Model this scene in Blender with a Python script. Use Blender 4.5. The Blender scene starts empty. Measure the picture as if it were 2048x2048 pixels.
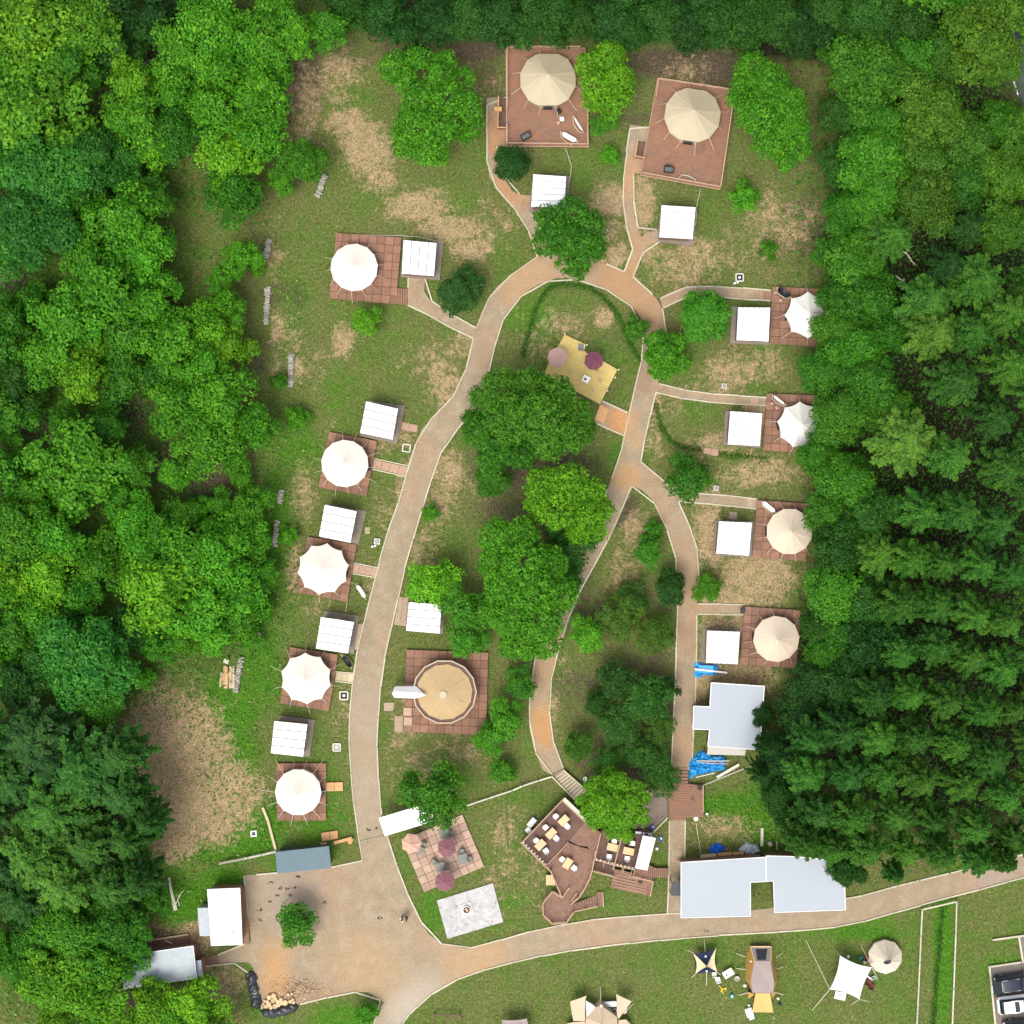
import bpy, bmesh, math, random
import numpy as np
from mathutils import Vector, Matrix, noise

# ------------------------------------------------------------------ camera, sky, sun, exposure
scene = bpy.context.scene
col = scene.collection
H = 170.0          # camera height in metres
S = 20.0           # photo pixels (2048 wide) per metre on the ground
cam_d = bpy.data.cameras.new("camera")
cam = bpy.data.objects.new("camera", cam_d)
col.objects.link(cam)
cam.location = (0, 0, H)
cam.rotation_euler = (0, 0, 0)
cam_d.sensor_width = 36
cam_d.angle = 2 * math.atan(51.2 / H)
cam_d.clip_end = 3000
scene.camera = cam

SUN_EL = math.radians(66)
SUN_AZ = math.atan2(-0.45, -0.89)        # the sun stands towards the lower left of the photo
world = bpy.data.worlds.new("World")
scene.world = world
world.use_nodes = True
wn = world.node_tree.nodes; wl = world.node_tree.links
bg = wn['Background']
sky = wn.new('ShaderNodeTexSky'); sky.sky_type = 'NISHITA'; sky.sun_disc = False
sky.sun_elevation = SUN_EL; sky.sun_rotation = SUN_AZ % (2 * math.pi)
sky.air_density = 1.0; sky.dust_density = 3.0; sky.ozone_density = 1.0
hs = wn.new('ShaderNodeHueSaturation'); hs.inputs['Saturation'].default_value = 0.35
wl.new(sky.outputs[0], hs.inputs['Color']); wl.new(hs.outputs[0], bg.inputs[0])
bg.inputs[1].default_value = 0.13
sun_d = bpy.data.lights.new("sun", 'SUN')
sun = bpy.data.objects.new("sun", sun_d); col.objects.link(sun)
sun_d.energy = 1.3; sun_d.angle = math.radians(32); sun_d.color = (1.0, 0.95, 0.86)
sd = Vector((math.sin(SUN_AZ) * math.cos(SUN_EL), math.cos(SUN_AZ) * math.cos(SUN_EL), math.sin(SUN_EL)))
sun.rotation_euler = sd.to_track_quat('Z', 'Y').to_euler()
sun.location = (0, 0, 150)
scene.view_settings.view_transform = 'Standard'
scene.view_settings.look = 'None'
scene.view_settings.exposure = 1.02
scene.view_settings.gamma = 1
scene.view_settings.use_curve_mapping = False
scene.cycles.max_bounces = 5
scene.cycles.diffuse_bounces = 3
scene.cycles.transparent_max_bounces = 6

rnd = random.Random(7)
nr = np.random.default_rng(11)

# ------------------------------------------------------------------ helpers
def W(px, py, z=0.0):
    k = (H - z) / H
    return Vector(((px - 1024) / S * k, (1024 - py) / S * k, z))

def Z(ox, oy, s, pts):
    return [(ox + x * s, oy + y * s) for x, y in pts]

TS = 512 / 1932.0
def T(c, r, pts):
    return Z(512 * c, 512 * r, TS, pts)

def WP(pts, z=0.0):
    return [W(x, y, z) for x, y in pts]

def tag(o, label=None, cat=None, group=None, kind=None):
    if label: o['label'] = label
    if cat: o['category'] = cat
    if group: o['group'] = group
    if kind: o['kind'] = kind
    return o

def thing(name, label, cat, loc=(0, 0, 0), group=None):
    o = bpy.data.objects.new(name, None)
    o.empty_display_size = 0.3
    o.location = loc
    col.objects.link(o)
    tag(o, label, cat, group)
    WM[o.name] = Matrix.Translation(Vector(loc))
    return o
WM = {}

def attach(o, parent, mw=None):
    """link o with world matrix mw under parent"""
    mw = mw or Matrix.Identity(4)
    col.objects.link(o)
    WM[o.name] = mw
    if parent is not None:
        pw = WM[parent.name]
        o.parent = parent
        o.matrix_parent_inverse = pw.inverted()
    o.matrix_basis = mw
    return o

class MB:
    def __init__(s):
        s.v = []; s.f = []
    def add(s, vs, fs):
        b = len(s.v)
        s.v += [tuple(v) for v in vs]
        s.f += [tuple(b + i for i in f) for f in fs]
        return s
    def box(s, c, l, w, h, ang=0.0, z=None):
        """box with centre of base c, length l along ang"""
        ca, sa = math.cos(ang), math.sin(ang)
        vs = []
        for dz in (0, h):
            for dx, dy in ((-l/2, -w/2), (l/2, -w/2), (l/2, w/2), (-l/2, w/2)):
                vs.append((c[0] + dx*ca - dy*sa, c[1] + dx*sa + dy*ca, c[2] + dz))
        return s.add(vs, [(3,2,1,0), (4,5,6,7), (0,1,5,4), (1,2,6,5), (2,3,7,6), (3,0,4,7)])
    def bar(s, a, b, w, h=None, n=4):
        """square or round bar from a to b"""
        a = Vector(a); b = Vector(b); h = h or w
        d = (b - a)
        if d.length < 1e-6: return s
        q = d.to_track_quat('Z', 'Y').to_matrix()
        vs = []
        for p in (a, b):
            for i in range(n):
                t = 2*math.pi*(i + .5)/n
                k = math.sqrt(2) if n == 4 else 1
                vs.append(p + q @ Vector((math.cos(t)*w/2*k, math.sin(t)*h/2*k, 0)))
        fs = [tuple(range(n))[::-1], tuple(range(n, 2*n))]
        fs += [(i, (i+1) % n, n + (i+1) % n, n + i) for i in range(n)]
        return s.add(vs, fs)
    def tube(s, pts, r, n=6):
        pts = [Vector(p) for p in pts]
        vs = []
        for i, p in enumerate(pts):
            d = (pts[min(i+1, len(pts)-1)] - pts[max(i-1, 0)])
            q = d.to_track_quat('Z', 'Y').to_matrix()
            rr = r[i] if isinstance(r, (list, tuple)) else r
            for k in range(n):
                t = 2*math.pi*k/n
                vs.append(p + q @ Vector((math.cos(t)*rr, math.sin(t)*rr, 0)))
        fs = [tuple(range(n))[::-1], tuple(range((len(pts)-1)*n, len(pts)*n))]
        for i in range(len(pts)-1):
            for k in range(n):
                fs.append((i*n+k, i*n+(k+1) % n, (i+1)*n+(k+1) % n, (i+1)*n+k))
        return s.add(vs, fs)
    def cyl(s, c, r, h, n=16, r2=None):
        r2 = r if r2 is None else r2
        vs = [(c[0]+r*math.cos(2*math.pi*i/n), c[1]+r*math.sin(2*math.pi*i/n), c[2]) for i in range(n)]
        vs += [(c[0]+r2*math.cos(2*math.pi*i/n), c[1]+r2*math.sin(2*math.pi*i/n), c[2]+h) for i in range(n)]
        fs = [tuple(range(n))[::-1], tuple(range(n, 2*n))]
        fs += [(i, (i+1) % n, n+(i+1) % n, n+i) for i in range(n)]
        return s.add(vs, fs)
    def ring(s, c, r, rw, h, n=20):
        vs = []
        for rr, z in ((r, 0), (r, h), (r-rw, h), (r-rw, 0)):
            vs += [(c[0]+rr*math.cos(2*math.pi*i/n), c[1]+rr*math.sin(2*math.pi*i/n), c[2]+z) for i in range(n)]
        fs = []
        for k in range(4):
            for i in range(n):
                a = k*n; b = ((k+1) % 4)*n
                fs.append((a+i, a+(i+1) % n, b+(i+1) % n, b+i))
        return s.add(vs, fs)
    def prism(s, poly, z0, z1):
        poly = ccw(poly)
        n = len(poly)
        vs = [(p[0], p[1], z0) for p in poly] + [(p[0], p[1], z1) for p in poly]
        fs = [tuple(range(n))[::-1], tuple(range(n, 2*n))]
        fs += [(i, (i+1) % n, n+(i+1) % n, n+i) for i in range(n)]
        return s.add(vs, fs)
    def build(s, name, mat, parent=None, smooth=False):
        me = bpy.data.meshes.new(name)
        me.from_pydata(s.v, [], s.f)
        me.update()
        if smooth:
            me.polygons.foreach_set('use_smooth', [True]*len(me.polygons))
        me.materials.append(mat)
        o = bpy.data.objects.new(name, me)
        if parent is None:
            return attach(o, None)
        # keep vertices local to the parent's place
        pw = WM[parent.name]
        t = pw.translation.copy()
        for v in me.vertices: v.co -= t
        return attach(o, parent, Matrix.Translation(t))

def area2(p):
    return sum(p[i][0]*p[(i+1) % len(p)][1] - p[(i+1) % len(p)][0]*p[i][1] for i in range(len(p)))
def ccw(p):
    return list(p) if area2(p) > 0 else list(p)[::-1]

def clip_half(poly, nx, ny, d):
    """keep nx*x+ny*y <= d"""
    out = []
    n = len(poly)
    for i in range(n):
        a = poly[i]; b = poly[(i+1) % n]
        da = nx*a[0]+ny*a[1]-d; db = nx*b[0]+ny*b[1]-d
        if da <= 0: out.append(a)
        if (da < 0 < db) or (db < 0 < da):
            t = da/(da-db)
            out.append((a[0]+(b[0]-a[0])*t, a[1]+(b[1]-a[1])*t))
    return out

def centroid(p):
    return (sum(q[0] for q in p)/len(p), sum(q[1] for q in p)/len(p))

def inset(poly, d):
    """mitred inset of a (possibly concave) polygon by d (>0 shrinks)"""
    p = ccw([(q[0], q[1]) for q in poly]); n = len(p); out = []
    for i in range(n):
        a, b, c = Vector(p[i-1]), Vector(p[i]), Vector(p[(i+1) % n])
        e1 = (b-a).normalized(); e2 = (c-b).normalized()
        n1 = Vector((-e1.y, e1.x)); n2 = Vector((-e2.y, e2.x))
        m = n1+n2
        if m.length < 1e-4: m = n1
        m = m / max(0.35, m.dot(n1))
        out.append((b.x + m.x*d, b.y + m.y*d))
    return out

_unit = {}
def unit_cube(name, mat):
    k = (name, mat.name)
    if k not in _unit:
        me = bpy.data.meshes.new(name)
        c = .5; b = .03
        m = MB().box((0, 0, -.5), 1, 1, 1)
        me.from_pydata(m.v, [], m.f); me.update(); me.materials.append(mat)
        _unit[k] = me
    return _unit[k]

def piece(name, mat, parent, c, l, w, h, ang=0.0, tilt=None):
    """a shared box, c = centre of its base"""
    o = bpy.data.objects.new(name, unit_cube(name, mat))
    mw = Matrix.Translation((c[0], c[1], c[2]+h/2)) @ Matrix.Rotation(ang, 4, 'Z')
    if tilt: mw = mw @ Matrix.Rotation(tilt[0], 4, 'X') @ Matrix.Rotation(tilt[1], 4, 'Y')
    mw = mw @ Matrix.Diagonal((l, w, h, 1))
    return attach(o, parent, mw)

def seg_piece(name, mat, parent, a, b, w, h, z0):
    a = Vector(a[:2]); b = Vector(b[:2]); d = b-a
    return piece(name, mat, parent, ((a.x+b.x)/2, (a.y+b.y)/2, z0), d.length, w, h, math.atan2(d.y, d.x))

def rod(name, mat, parent, a, b, w):
    a = Vector(a); b = Vector(b); d = b-a
    o = bpy.data.objects.new(name, unit_cube(name, mat))
    mw = Matrix.Translation((a+b)/2) @ d.to_track_quat('X', 'Z').to_matrix().to_4x4() @ Matrix.Diagonal((d.length, w, w, 1))
    return attach(o, parent, mw)

def clone(root, loc, rz=0.0, scale=None, label=None, group=None, color=None):
    r = root.copy(); col.objects.link(r)
    r.location = loc; r.rotation_euler = (0, 0, rz)
    if scale: r.scale = scale if hasattr(scale, '__len__') else (scale,)*3
    if label: r['label'] = label
    if group: r['group'] = group
    WM[r.name] = Matrix.Translation(Vector(loc))
    for ch in list(root.children):
        c = ch.copy(); col.objects.link(c); c.parent = r
        if color: c.color = color
        for g in ch.children:
            d = g.copy(); col.objects.link(d); d.parent = c
    return r

def set_place(root, loc, rz=0.0, scale=None, label=None, color=None):
    root.location = loc; root.rotation_euler = (0, 0, rz)
    if scale: root.scale = scale if hasattr(scale, '__len__') else (scale,)*3
    if label: root['label'] = label
    if color:
        for c in root.children: c.color = color
    return root

# ------------------------------------------------------------------ materials
def new_mat(name):
    m = bpy.data.materials.new(name); m.use_nodes = True
    nt = m.node_tree; n = nt.nodes; l = nt.links
    return m, n, l, n['Principled BSDF']

def mixc(n, l, fac, a, b, bt='MIX'):
    x = n.new('ShaderNodeMix'); x.data_type = 'RGBA'; x.blend_type = bt
    if isinstance(fac, (int, float)): x.inputs[0].default_value = fac
    else: l.new(fac, x.inputs[0])
    for i, c in ((6, a), (7, b)):
        if isinstance(c, tuple): x.inputs[i].default_value = (*c[:3], 1)
        else: l.new(c, x.inputs[i])
    return x.outputs[2]

def noise_tex(n, l, vec, scale, detail=4, rough=.6, dist=0.0):
    t = n.new('ShaderNodeTexNoise'); t.inputs['Scale'].default_value = scale
    t.inputs['Detail'].default_value = detail; t.inputs['Roughness'].default_value = rough
    t.inputs['Distortion'].default_value = dist
    if vec is not None: l.new(vec, t.inputs['Vector'])
    return t.outputs['Fac']

def ramp(n, l, fac, stops):
    r = n.new('ShaderNodeValToRGB'); l.new(fac, r.inputs[0])
    e = r.color_ramp.elements
    while len(e) < len(stops): e.new(0.5)
    for i, (p, c) in enumerate(stops):
        e[i].position = p
        e[i].color = (c, c, c, 1) if isinstance(c, (int, float)) else (*c, 1)
    return r.outputs[0]

def math_node(n, l, op, a, b=None, clamp=False):
    m = n.new('ShaderNodeMath'); m.operation = op; m.use_clamp = clamp
    for i, v in ((0, a), (1, b)):
        if v is None: continue
        if isinstance(v, (int, float)): m.inputs[i].default_value = v
        else: l.new(v, m.inputs[i])
    return m.outputs[0]

def bump(n, l, p, h, strength=.3, dist=.05):
    b = n.new('ShaderNodeBump'); b.inputs['Strength'].default_value = strength
    b.inputs['Distance'].default_value = dist
    l.new(h, b.inputs['Height']); l.new(b.outputs[0], p.inputs['Normal'])

def simple(name, c, rough=.7, var=.12, scale=3.0, obj_var=0.0, dirt=None, dirt_amt=.3, spec=.3, stretch=None, metal=0.0, bump_s=0.0):
    m, n, l, p = new_mat(name)
    g = n.new('ShaderNodeNewGeometry')
    vec = g.outputs['Position']
    if stretch:
        mp = n.new('ShaderNodeMapping'); mp.inputs['Scale'].default_value = stretch
        l.new(vec, mp.inputs['Vector']); vec = mp.outputs[0]
    f = noise_tex(n, l, vec, scale, 6, .65)
    lo = tuple(x*(1-var) for x in c); hi = tuple(min(1, x*(1+var)) for x in c)
    r = ramp(n, l, f, [(.3, lo), (.7, hi)])
    if dirt:
        f2 = noise_tex(n, l, g.outputs['Position'], .9, 5, .7)
        r = mixc(n, l, math_node(n, l, 'MULTIPLY', ramp(n, l, f2, [(.45, 0), (.7, 1)]), dirt_amt), r, dirt)
    if obj_var:
        oi = n.new('ShaderNodeObjectInfo')
        h = n.new('ShaderNodeHueSaturation')
        v = math_node(n, l, 'ADD', math_node(n, l, 'MULTIPLY', oi.outputs['Random'], 2*obj_var), 1-obj_var)
        l.new(v, h.inputs['Value']); l.new(r, h.inputs['Color']); r = h.outputs[0]
    l.new(r, p.inputs['Base Color'])
    p.inputs['Roughness'].default_value = rough
    p.inputs['Specular IOR Level'].default_value = spec
    p.inputs['Metallic'].default_value = metal
    if bump_s:
        f3 = noise_tex(n, l, vec, scale*6, 4, .6)
        bump(n, l, p, f3, bump_s, .03)
    return m

# leaves: colour comes from the object's own colour, varied per clump and per leaf
def leaf_mat(name, yellow):
    m, n, l, p = new_mat(name)
    oi = n.new('ShaderNodeObjectInfo')
    at = n.new('ShaderNodeAttribute'); at.attribute_name = 'tint'
    v = math_node(n, l, 'MULTIPLY_ADD', at.outputs['Fac'], 1.15)
    n_last = v.node; n_last.inputs[2].default_value = 0.45
    h = n.new('ShaderNodeHueSaturation')
    l.new(v, h.inputs['Value']); l.new(oi.outputs['Color'], h.inputs['Color'])
    hv = math_node(n, l, 'MULTIPLY_ADD', at.outputs['Fac'], -0.035); hv.node.inputs[2].default_value = 0.517
    l.new(hv, h.inputs['Hue'])
    c = h.outputs[0]
    l.new(c, p.inputs['Base Color'])
    p.inputs['Roughness'].default_value = .55
    p.inputs['Specular IOR Level'].default_value = .18
    tr = n.new('ShaderNodeBsdfTranslucent')
    cy = mixc(n, l, .5, c, yellow)
    l.new(cy, tr.inputs['Color'])
    mx = n.new('ShaderNodeMixShader'); mx.inputs[0].default_value = .25
    l.new(p.outputs[0], mx.inputs[1]); l.new(tr.outputs[0], mx.inputs[2])
    l.new(mx.outputs[0], n['Material Output'].inputs[0])
    return m
M = {}
M['leaf'] = leaf_mat('broad_leaves', (.10, .16, .01))
M['needle'] = leaf_mat('needles', (.05, .08, .01))
M['bark'] = simple('bark', (.09, .07, .05), .9, .3, 6)
M['roof_white'] = simple('white_roof_sheet', (.78, .78, .78), .6, .02, .5, obj_var=.015, dirt=(.6, .6, .57), dirt_amt=.12)
M['roof_seam'] = simple('roof_seam_grey', (.20, .20, .21), .6, .05)
M['roof_pale'] = simple('pale_blue_grey_roof', (.345, .375, .405), .7, .015, .4, dirt=(.42, .45, .47), dirt_amt=.12)
M['roof_grey'] = simple('galvanised_roof', (.36, .40, .43), .45, .05, .6, dirt=(.25, .28, .30), dirt_amt=.5)
M['roof_teal'] = simple('teal_roof_sheet', (.11, .17, .20), .5, .08, 2, obj_var=.05)
M['wall_wood'] = simple('shed_wall_wood', (.22, .13, .09), .8, .2, 3)
M['wall_pale'] = simple('pale_wall', (.45, .42, .36), .8, .08, 2)
M['base_grey'] = simple('weathered_base_deck', (.23, .19, .155), .85, .2, 4, dirt=(.15, .14, .10), dirt_amt=.5)
M['deck_red'] = simple('red_brown_decking', (.235, .125, .080), .65, .28, 4, dirt=(.33, .15, .07), dirt_amt=.7, stretch=(1, 6, 1))
M['deck_red_v'] = simple('red_brown_decking_lengthwise', (.25, .115, .072), .65, .18, 2.5, dirt=(.27, .16, .11), dirt_amt=.4, stretch=(6, 1, 1))
M['tile_red'] = simple('red_brown_deck_tile', (.225, .115, .072), .7, .2, 5, obj_var=.2, dirt=(.27, .16, .11), dirt_amt=.4)
M['tile_pink'] = simple('salmon_deck_tile', (.38, .255, .185), .75, .2, 3, obj_var=.16, dirt=(.42, .33, .24), dirt_amt=.4)
M['deck_gap'] = simple('dark_gap_board', (.10, .05, .035), .9, .1)
M['deck_brown'] = simple('dark_brown_decking', (.125, .062, .046), .6, .2, 3, dirt=(.2, .11, .08), dirt_amt=.35)
M['deck_mid'] = simple('mid_brown_decking', (.20, .105, .07), .6, .3, 5, dirt=(.30, .17, .12), dirt_amt=.5)
M['deck_yellow'] = simple('yellow_pine_decking', (.60, .455, .15), .65, .12, 4, dirt=(.33, .24, .09), dirt_amt=.4)
M['wood_new'] = simple('fresh_orange_wood', (.52, .29, .13), .7, .12, 4, obj_var=.08)
M['wood_pale'] = simple('pale_timber', (.50, .40, .26), .75, .15, 5, obj_var=.12)
M['wood_white'] = simple('bleached_timber', (.55, .52, .42), .75, .12, 5, obj_var=.12)
M['rail_wood'] = simple('railing_wood', (.42, .27, .18), .7, .12, 5)
M['kerb'] = simple('kerb_timber_cream', (.49, .45, .33), .75, .15, 3, obj_var=.10, dirt=(.35, .28, .2), dirt_amt=.35)
M['log_grey'] = simple('weathered_log', (.33, .31, .26), .85, .25, 6, obj_var=.3)
M['log_fresh'] = simple('fresh_log', (.50, .36, .20), .8, .2, 6, obj_var=.2)
M['canvas_white'] = simple('white_canvas', (.70, .64, .56), .8, .02, .7, spec=.1)
M['canvas_offwhite'] = simple('off_white_canvas', (.62, .61, .56), .8, .02, .7, spec=.1)
M['canvas_cream'] = simple('cream_canvas', (.56, .47, .36), .8, .04, .7, spec=.1)
M['canvas_tan'] = simple('tan_canvas', (.45, .385, .265), .8, .04, .7, spec=.1)
M['canvas_ochre'] = simple('ochre_yurt_canvas', (.40, .285, .15), .8, .06, .9, spec=.1)
M['rope'] = simple('guy_rope', (.60, .52, .42), .8, .05)
M['black'] = simple('black_plastic', (.012, .012, .014), .5, .1)
M['black_poly'] = simple('black_polythene', (.02, .021, .024), .3, .3, 5, spec=.6)
M['dark_grey'] = simple('dark_grey', (.06, .065, .07), .6, .1)
M['grey_table'] = simple('grey_table_top', (.19, .19, .165), .6, .1, 4)
M['metal'] = simple('steel_grey', (.35, .37, .38), .35, .08, 3, metal=.3)
M['white_plastic'] = simple('white_plastic', (.78, .76, .76), .45, .02)
M['pink'] = simple('pale_pink_parasol', (.43, .27, .24), .8, .05, 2)
M['pink_sand'] = simple('sand_pink_parasol', (.50, .31, .23), .8, .05, 2)
M['mauve'] = simple('mauve_parasol', (.20, .085, .10), .8, .08, 2)
M['plum'] = simple('plum_parasol', (.16, .05, .075), .8, .08, 2)
M['concrete'] = simple('stained_white_concrete', (.44, .43, .42), .85, .10, 6, dirt=(.20, .19, .18), dirt_amt=.5)
M['concrete_w'] = simple('clean_white_concrete', (.50, .47, .44), .8, .04, 3)
M['ember'] = simple('ash', (.50, .36, .22), .9, .3, 6)
M['stone_slab'] = simple('paving_slab', (.36, .27, .19), .85, .1, 3, obj_var=.1)
M['blue_tarp'] = simple('sky_blue_tarpaulin', (.03, .30, .62), .4, .3, 2.5, spec=.5)
M['blue_deep'] = simple('deep_blue_tarpaulin', (.01, .12, .55), .4, .3, 3, spec=.5)
M['poly_clear'] = simple('pale_plastic_sheet', (.50, .54, .60), .3, .15, 4, spec=.6)
M['navy'] = simple('navy_tarp', (.006, .014, .045), .7, .1)
M['tarp_cream'] = simple('cream_tarp', (.62, .48, .28), .8, .04)
M['tarp_white'] = simple('white_tarp', (.62, .62, .62), .75, .015)
M['tent_ochre'] = simple('ochre_tent_cloth', (.45, .25, .07), .7, .1)
M['tent_yellow'] = simple('yellow_ochre_tent_cloth', (.54, .35, .12), .7, .06)
M['tent_mauve'] = simple('mauve_grey_tent_cloth', (.29, .235, .22), .7, .05)
M['tent_beige'] = simple('beige_tent_cloth', (.50, .39, .27), .8, .05)
M['mesh_dark'] = simple('dark_mesh', (.03, .035, .045), .8, .2)
M['dark_red'] = simple('dark_red_cloth', (.12, .02, .02), .7, .2)
M['yellow'] = simple('yellow_plastic', (.60, .42, .03), .5, .1)
M['teal'] = simple('teal_plastic', (.02, .16, .14), .5, .1)
M['blue_mid'] = simple('blue_plastic', (.02, .10, .38), .4, .1)
M['glass_dark'] = simple('dark_car_glass', (.01, .014, .016), .08, .1, spec=.7)
M['paint_black'] = simple('black_blue_car_paint', (.014, .018, .035), .2, .1, spec=.6)
M['paint_white'] = simple('white_car_paint', (.80, .81, .82), .22, .01, spec=.6)
M['paint_dark'] = simple('dark_grey_car_paint', (.03, .03, .034), .2, .1, spec=.6)
M['chrome'] = simple('chrome_trim', (.7, .7, .7), .2, .02, metal=.8)
M['rubber'] = simple('tyre_rubber', (.015, .015, .015), .8, .1)
M['lamp_red'] = simple('rear_lamp_red', (.4, .03, .03), .3, .05)
M['lamp_white'] = simple('lamp_clear', (.75, .72, .72), .3, .05)
M['skin'] = simple('skin', (.45, .27, .19), .6, .05)
M['hair'] = simple('black_hair', (.012, .009, .008), .5, .2)
M['cloth_white'] = simple('white_shirt', (.75, .73, .70), .8, .03)
M['cloth_dark'] = simple('dark_trousers', (.03, .03, .04), .8, .1)
M['cloth_brown'] = simple('dark_brown_top', (.05, .03, .025), .8, .1)
M['asphalt'] = simple('asphalt', (.075, .08, .09), .85, .15, 8)
M['paint_line'] = simple('road_line_paint', (.7, .7, .7), .6, .05)
M['parking'] = simple('parking_gravel', (.19, .165, .14), .9, .3, 5, dirt=(.13, .11, .10), dirt_amt=.5)
M['gravel_pink'] = simple('pinkish_gravel', (.22, .16, .13), .9, .2, 6, dirt=(.16, .14, .16), dirt_amt=.5)

def stain(m, colr, scale, lo, hi, amt, seed=0.0):
    """blotches of dirt over an existing material's colour"""
    nt = m.node_tree; n = nt.nodes; l = nt.links; p = n['Principled BSDF']
    src = p.inputs['Base Color'].links[0].from_socket
    g = n.new('ShaderNodeNewGeometry'); mp = n.new('ShaderNodeMapping'); mp.inputs['Location'].default_value = (seed, seed*2, 0)
    l.new(g.outputs['Position'], mp.inputs['Vector'])
    f = noise_tex(n, l, mp.outputs[0], scale, 6, .7, .3)
    x = mixc(n, l, math_node(n, l, 'MULTIPLY', ramp(n, l, f, [(lo, 0), (hi, 1)]), amt), src, colr)
    l.new(x, p.inputs['Base Color'])
stain(M['concrete'], (.13, .12, .11), 2.6, .56, .66, .75, 3)
stain(M['concrete'], (.60, .59, .57), 1.4, .55, .65, .6, 7)
stain(M['deck_red'], (.13, .08, .075), 1.1, .5, .68, .55, 2)
stain(M['tile_red'], (.14, .085, .07), 1.6, .5, .68, .5, 4)
stain(M['deck_mid'], (.28, .17, .12), 1.3, .5, .65, .5, 5)
stain(M['deck_brown'], (.075, .045, .04), 1.2, .5, .65, .5, 6)
stain(M['roof_pale'], (.34, .37, .40), .35, .5, .75, .25, 8)
stain(M['canvas_white'], (.60, .52, .42), .5, .5, .75, .3, 9)
# ------------------------------------------------------------------ path outlines (photo pixels)
W_LEFT = [(716, 1668), (708, 1615.5), (703.4, 1562.5), (700.5, 1536), (697.5, 1474.5), (700, 1421.5), (705.5, 1368.5), (710.8, 1315.5), (721.4, 1267.8), (737.3, 1209.5), (750.5, 1153.9), (763.8, 1103.5), (777, 1058.5), (790.3, 1024), (803.5, 983.8), (816.8, 936), (830, 891), (843.3, 859.2), (864.5, 835.3), (883, 816.8), (906.9, 793), (922.8, 763.8), (933.4, 734.6), (941.4, 702.8), (946.7, 676.3), (953.3, 655), (962.6, 626), (975.8, 599.5), (994.4, 573), (1024, 549), (1047.9, 530.6), (1077, 512)]
LOOP_TOP = [(1095, 505), (1150, 508), (1185, 517), (1212, 528), (1230.7, 535.9), (1248, 543.3), (1265.7, 553), (1286.4, 569), (1305, 588.9), (1314, 599), (1324.5, 617), (1330, 639.2), (1332.8, 671), (1327, 710), (1318, 750.5), (1316.5, 768), (1311.6, 785), (1305, 811.5), (1297, 846), (1289, 880.4), (1281, 922.8)]
E_RIGHT = [(1302.3, 938.7), (1323.5, 957.3), (1338, 970.5), (1356, 1003), (1367.2, 1024), (1379.2, 1053), (1391, 1082.3), (1396.4, 1111.5), (1398.2, 1151.2), (1395, 1206.9), (1393.7, 1229), (1393.7, 1283.7), (1391, 1380), (1387, 1474.6), (1385.8, 1501), (1383, 1540)]
E_LEFT = [(1352, 1540), (1343.4, 1530), (1344.7, 1487.8), (1347.4, 1421.6), (1352, 1334), (1352.7, 1289), (1355.3, 1209.5), (1356, 1165), (1355.3, 1134), (1347.4, 1095.6), (1334, 1058.5), (1319.5, 1024), (1302.3, 997), (1283.7, 979.8), (1263.9, 971.8)]
S_RIGHT = [(1263.9, 971.8), (1252, 997), (1241, 1024), (1220, 1071.7), (1199, 1111.5), (1180.4, 1146), (1161.8, 1177.7), (1151, 1201.6), (1138, 1233.4), (1127.4, 1267.8), (1114, 1310), (1103.5, 1350), (1098, 1395), (1099.5, 1437.5), (1103.5, 1471.9), (1115.4, 1511.7), (1126, 1537)]
S_LEFT = [(1106, 1552), (1085, 1540), (1067.7, 1495.8), (1059.8, 1461.3), (1057, 1416.3), (1061, 1376.5), (1067.7, 1328.8), (1078, 1290), (1090, 1240), (1103, 1200), (1115, 1170), (1132.7, 1143), (1165, 1105), (1185, 1060), (1200, 1015), (1214.8, 978.5)]
IN_LOOP = [(1222.8, 957.3), (1233.4, 930.8), (1244, 893.7), (1252, 856.6), (1259.9, 811.5), (1269, 779.7), (1278.4, 745), (1285, 713.4), (1289, 681.6), (1287, 655), (1281, 634), (1273, 623.3), (1257, 607.4), (1228, 587.5), (1196, 571.6), (1156.5, 559.7), (1114, 555.7), (1077, 569), (1055.8, 580.9), (1034.6, 599.5), (1024, 615), (1013, 627), (1002, 649.8), (993, 676), (987.7, 702.8), (981, 734.6), (973, 766.4), (963.9, 795.6), (952, 814), (936, 835.3), (914.9, 859), (893.7, 883), (880.4, 909.6), (867, 946.7), (853.9, 986.4), (843.3, 1024), (830, 1063.8), (819.4, 1100.9), (808.8, 1140.6), (798.2, 1188), (787.6, 1236), (779.7, 1267.8), (770.4, 1310), (762.5, 1355.3), (759.8, 1395), (757, 1434.8), (753.7, 1487.8), (754.5, 1536), (758.5, 1570.5), (762.5, 1623.5), (775.7, 1673.8)]
FLD_UP = [(775.7, 1673.8), (787.6, 1716.2), (806.2, 1764), (822, 1803.7), (838, 1835.5), (856.5, 1867.3), (883, 1887.2), (933.4, 1897), (975.8, 1885.9), (1024, 1874), (1058.5, 1863.3), (1103.5, 1852.7), (1183, 1839.5), (1262.5, 1831.5), (1332.8, 1827.5), (1361, 1826), (1501, 1821), (1546.6, 1815.6), (1692.4, 1798.4), (1721.5, 1791.8), (1769.2, 1778.5), (1827.5, 1764), (1864.7, 1752), (1907, 1745.4), (2048, 1708), (2130, 1688)]
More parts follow.
